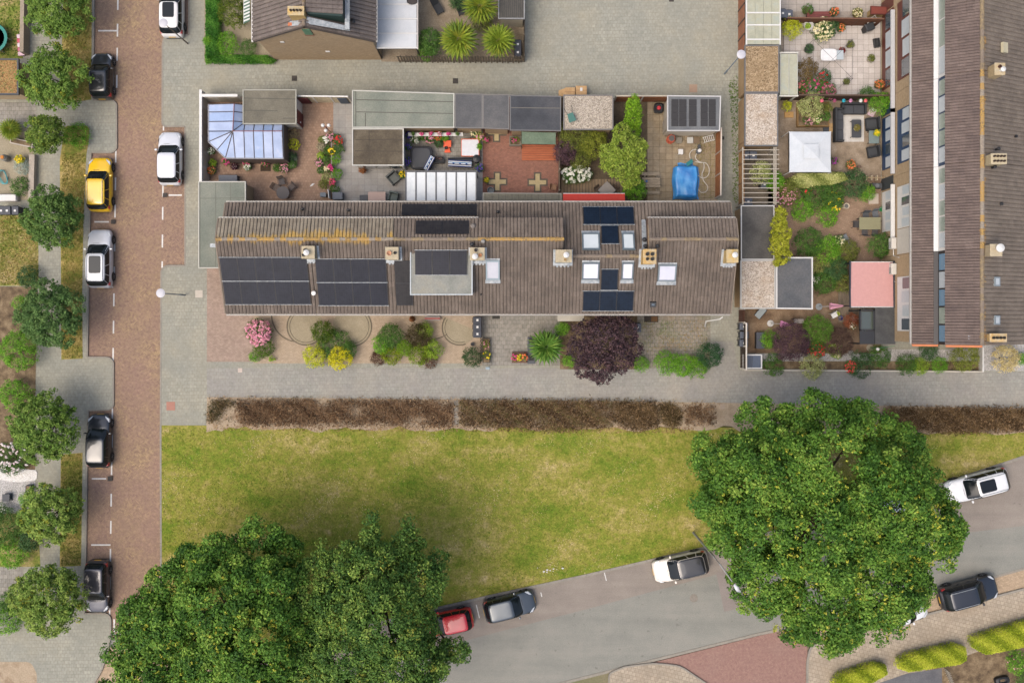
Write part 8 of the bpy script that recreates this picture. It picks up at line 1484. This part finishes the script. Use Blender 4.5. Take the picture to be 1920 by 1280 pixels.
t = frame('black railed grey panel leaning by the gravel garage', 'rack', 'rack', 1428, 586, .6, 50); MB().box(-.5, -.28, 0, .5, -.24, .05).build('rail', black_m, t); MB().box(-.5, .24, 0, .5, .28, .05).build('rail', black_m, t); MB().box(-.45, -.238, .0, .45, .238, .03).build('panel', paint((150, 160, 160), .5), t)
t = frame('white garden chair frame beside the yellow bucket', 'garden_chair', 'chair', 1563, 590, .1, 30); MB().box(-.22, -.22, .4, .22, .22, .44).build('seat', ws, t); MB().box(-.22, .18, .44, .22, .22, .85).build('backrest', ws, t)
for x in (-.2, .2):
    for y in (-.2, .2): MB().box(x - .015, y - .015, 0, x + .015, y + .015, .4).build('leg', ws, t)
for px, py, c_, lb in ((1571, 588, (190, 206, 60), 'lime yellow bucket beside the white chair frame'), (1577, 596, (40, 60, 130), 'dark blue bucket beside the lime one'), (1543, 376, (60, 90, 70), 'dark green pot among the perennials'), (1625, 364, (30, 140, 90), 'bright green watering pot near the house steps'), (1653, 392, (40, 160, 90), 'green round pot on the white sill')):
    t = frame(lb, 'bucket', 'bucket', px, py); MB().lathe((0, 0, 0), [(.12, 0), (.16, .28), (.18, .29), (.15, .29), (.12, .04), (.01, .04)], 14).build('pail', paint(c_, .5), t); MB().tube([(-.16, 0, .28), (-.1, .1, .36), (.1, .1, .36), (.16, 0, .28)], .01, 5).build('handle', gutter_m, t)
table(1494, 602, .75, .35, 'narrow grey potting table behind the purple maple', (150, 140, 130), h=.8)
t = frame('round white light on a green washing pole', 'washing_pole', 'pole', 1634, 652, .1); MB().lathe((0, 0, 0), [(.28, 0), (.28, .05), (.05, .08), (.01, .08)], 20).build('base', paint((160, 150, 130), .8), t); MB().tube([(0, 0, .06), (0, 0, 1.4)], .025, 6).build('post', paint((70, 130, 90), .5), t); MB().tube([(0, 0, 1.35), (1.3, .18, 1.5)], .02, 6).build('arm', paint((60, 140, 90), .5), t); MB().ball((0, -.05, 1.5), .13, 12).build('globe', ws, t)
t = frame('grey round stone bowl on the gravel path', 'stone_bowl', 'bowl', 1596, 661); MB().lathe((0, 0, 0), [(.18, 0), (.22, .15), (.2, .18), (.14, .14), (.01, .12)], 16).build('bowl', paint((150, 146, 138), .9), t); MB().lathe((0, 0, .125), [(.1, 0), (.01, .003)], 12).build('pebbles', paint((110, 106, 100), .9), t)
for px, py, rz, lb, w_ in ((1655, 342, 0, 'grey outdoor heat pump unit by the trellis end', .8), ): t = frame(lb, 'heat_pump', 'heat pump', px - 13, py + 7, .1, rz); MB().box(-.4, -.2, 0, .4, .2, .6).build('case', paint((70, 72, 74), .6), t, bevel=.03); MB().lathe((0, 0, .605), [(.16, 0), (.16, .02), (.01, .02)], 16).build('fan_grille', paint((110, 112, 114), .5), t)
# ------------------------------------------------------------------ gardens at the left edge and lower right
t = thing('trampoline', 'teal edged trampoline cut by the left frame edge', 'trampoline', (*W(-14, 71, .8)[:2], .1)); q = W(-14, 71, .8)
MB().lathe((q.x, q.y, .75), [(1.1, 0), (1.13, .04), (.9, .05), (.9, .0)], 32).build('pad', paint((44, 140, 126), .6), t); MB().lathe((q.x, q.y, .74), [(.9, 0), (.89, .01), (.01, .01)], 28).build('mat', paint((40, 44, 46), .8), t)
for a in range(0, 360, 60): MB().tube([(q.x + math.cos(R(a)) * 1.1, q.y + math.sin(R(a)) * 1.1, .1), (q.x + math.cos(R(a)) * 1.1, q.y + math.sin(R(a)) * 1.1, .76)], .03, 6).build('leg', gutter_m, t)
t = frame('rolled pink patterned air mattress against the concrete wall', 'air_mattress', 'mattress', 37, 83, .1, 4)
for k in range(5): MB().lathe((0, -.7 + k * .34, .12), [(.01, -.1), (1, -.05), (1, .06), (.01, .1)], 16, 5, .26, .16).build('section', paint(((232, 196, 206), (206, 110, 130), (236, 214, 220), (214, 90, 110), (226, 200, 206))[k], .6), t)
t = frame('white garden sofa above the three black bins', 'garden_sofa', 'sofa', 14, 371, .1); MB().box(-.8, -.28, .0, .8, .28, .38).build('base', paint((206, 200, 190), .7), t, bevel=.03); MB().box(-.76, -.26, .382, .76, .24, .5).build('cushion', paint((234, 230, 224), .8), t, bevel=.05)
t = frame('grey milk churn like barrel in the walled garden', 'barrel', 'barrel', 11, 297); MB().lathe((0, 0, 0), [(.2, 0), (.26, .1), (.26, .6), (.16, .75), (.18, .8), (.01, .8)], 18).build('drum', paint((146, 140, 128), .6), t); MB().lathe((0, 0, .801), [(.15, 0), (.12, .06), (.01, .06)], 14).build('lid', paint((206, 130, 40), .7), t)
P = [W(6 + 8 * math.cos(a) * (1 + .12 * math.sin(3 * a)), 332 + 13 * math.sin(a * 1.05), .14 + .004 * k) for k, a in enumerate(np.linspace(0, 17, 70))]; o = MB().tube(P, .03, 6).build('garden_hose', paint((96, 176, 176), .5), org=P[0], smooth=True); tag(o, 'coiled turquoise hose in the walled garden', 'hose')
t = frame('pale concrete planter box beside the yucca', 'planter_box', 'planter', 42, 268, .1, -12); MB().box(-.9, -.22, 0, .9, .22, .45).build('box', paint((196, 186, 172), .85), t, bevel=.015); MB().box(-.82, -.15, .45, .82, .15, .46).build('soil', soil_m, t)
t = frame('dark grey planter cube beside the gravel patch', 'planter_box', 'planter', 55, 914, .1); MB().box(-.2, -.22, 0, .2, .22, .5).build('box', paint((70, 72, 76), .7), t); MB().box(-.15, -.17, .5, .15, .17, .51).build('soil', soil_m, t)
t = frame('dark glazed lantern box on the grey gravel', 'lantern_box', 'lantern', 13, 932, .1); MB().box(-.28, -.28, 0, .28, .28, .12).build('base', paint((66, 72, 80), .6), t); MB().box(-.22, -.22, .12, .22, .22, .4).build('glass', GLASS('lantern_glass', (80, 90, 100)), t); MB().box(-.28, -.28, .4, .28, .28, .46).build('cap', paint((60, 64, 70), .6), t)
o = tag(MB().pp(rpoly([(-40, 880), (40, 878, 8), (70, 882, 6), (69, 900, 6), (30, 904, 8), (-40, 892)]), .07, .14).build('white_pebble_bed', GR('white_pebbles', [(206, 200, 190), (232, 228, 220), (246, 244, 240)], .05)), kind='structure')
sheet('driveway', [(1614, 1300), (1625, 1288), (1700, 1262), (1766, 1252), (1768, 1345), (1614, 1345)], .109, NM('dark_slabs', [(98, 98, 102), (118, 118, 120)], .8, .9, .3, 14, .35), .06)
slat_fence('white slatted gate between the lower right hedges', (1769, 1250), (1783, 1284), .9, .05, .05, (214, 204, 186))
t = frame('black oval trough in the lower right garden', 'trough', 'trough', 1880, 1275, .1, 10); MB().lathe((0, 0, 0), [(.8, 0), (1, .1), (.9, .35), (.6, .4), (.5, .3), (.01, .28)], 20, 3, .6, .3).build('shell', black_m, t); MB().lathe((0, 0, .29), [(.45, 0), (.01, .01)], 12, 3, .6, .3).build('soil', soil_m, t)
t = frame('small white paper scrap on the terracotta courtyard', 'paper_scrap', 'litter', 584, 346, .11, 30); MB().add([(-.25, 0, .005), (0, -.06, .03), (.22, .02, .01), (.05, .1, .04)], [(0, 1, 2, 3)]).build('sheet', ws, t)
for k in range(9):
    px, py = 1008 + (k * 37 % 23) + k * 3.4, 1064 + (k * 17 % 9); q = W(px, py, .14); s_ = .05 + .03 * (k % 3)
    o = MB().add([(q.x - s_, q.y, .13), (q.x, q.y - s_ * .6, .16), (q.x + s_, q.y + .01, .14), (q.x, q.y + s_ * .7, .17)], [(0, 1, 2), (0, 2, 3)]).build('litter_scrap', ws, org=q); tag(o, 'white scrap of litter on the lawn near the asphalt kerb', 'litter', 'scraps of litter on the lawn')

blades('weeds', [(1366, 150), (1384, 140), (1384, 380), (1374, 380), (1372, 260)], 700, [(76, 104, 40), (110, 130, 56)], 'weeds along the passage wall by the gravel garages', .2)
blades('weeds', [(1205, 600), (1328, 600), (1325, 655), (1210, 660)], 900, [(96, 130, 56), (150, 130, 70), (180, 140, 80)], 'weeds and fallen leaves on the paving of the east front garden', .13)
blades('weeds', [(1300, 255), (1340, 255), (1338, 372), (1310, 372)], 900, [(120, 118, 50), (150, 136, 74)], 'moss and weeds beside the slatted fence of the pool garden', .12)
blades('weeds', [(388, 740), (1340, 748), (1340, 756), (388, 750)], 1500, [(150, 124, 88), (186, 164, 124), (110, 118, 60)], 'dry leaves and weeds along the front path edge', .12)
blades('weeds', [(400, 796), (1300, 800), (1300, 812), (400, 806)], 2500, [(110, 84, 56), (170, 134, 96), (200, 170, 120)], 'brown fallen leaves along the foot of the hedge', .15)
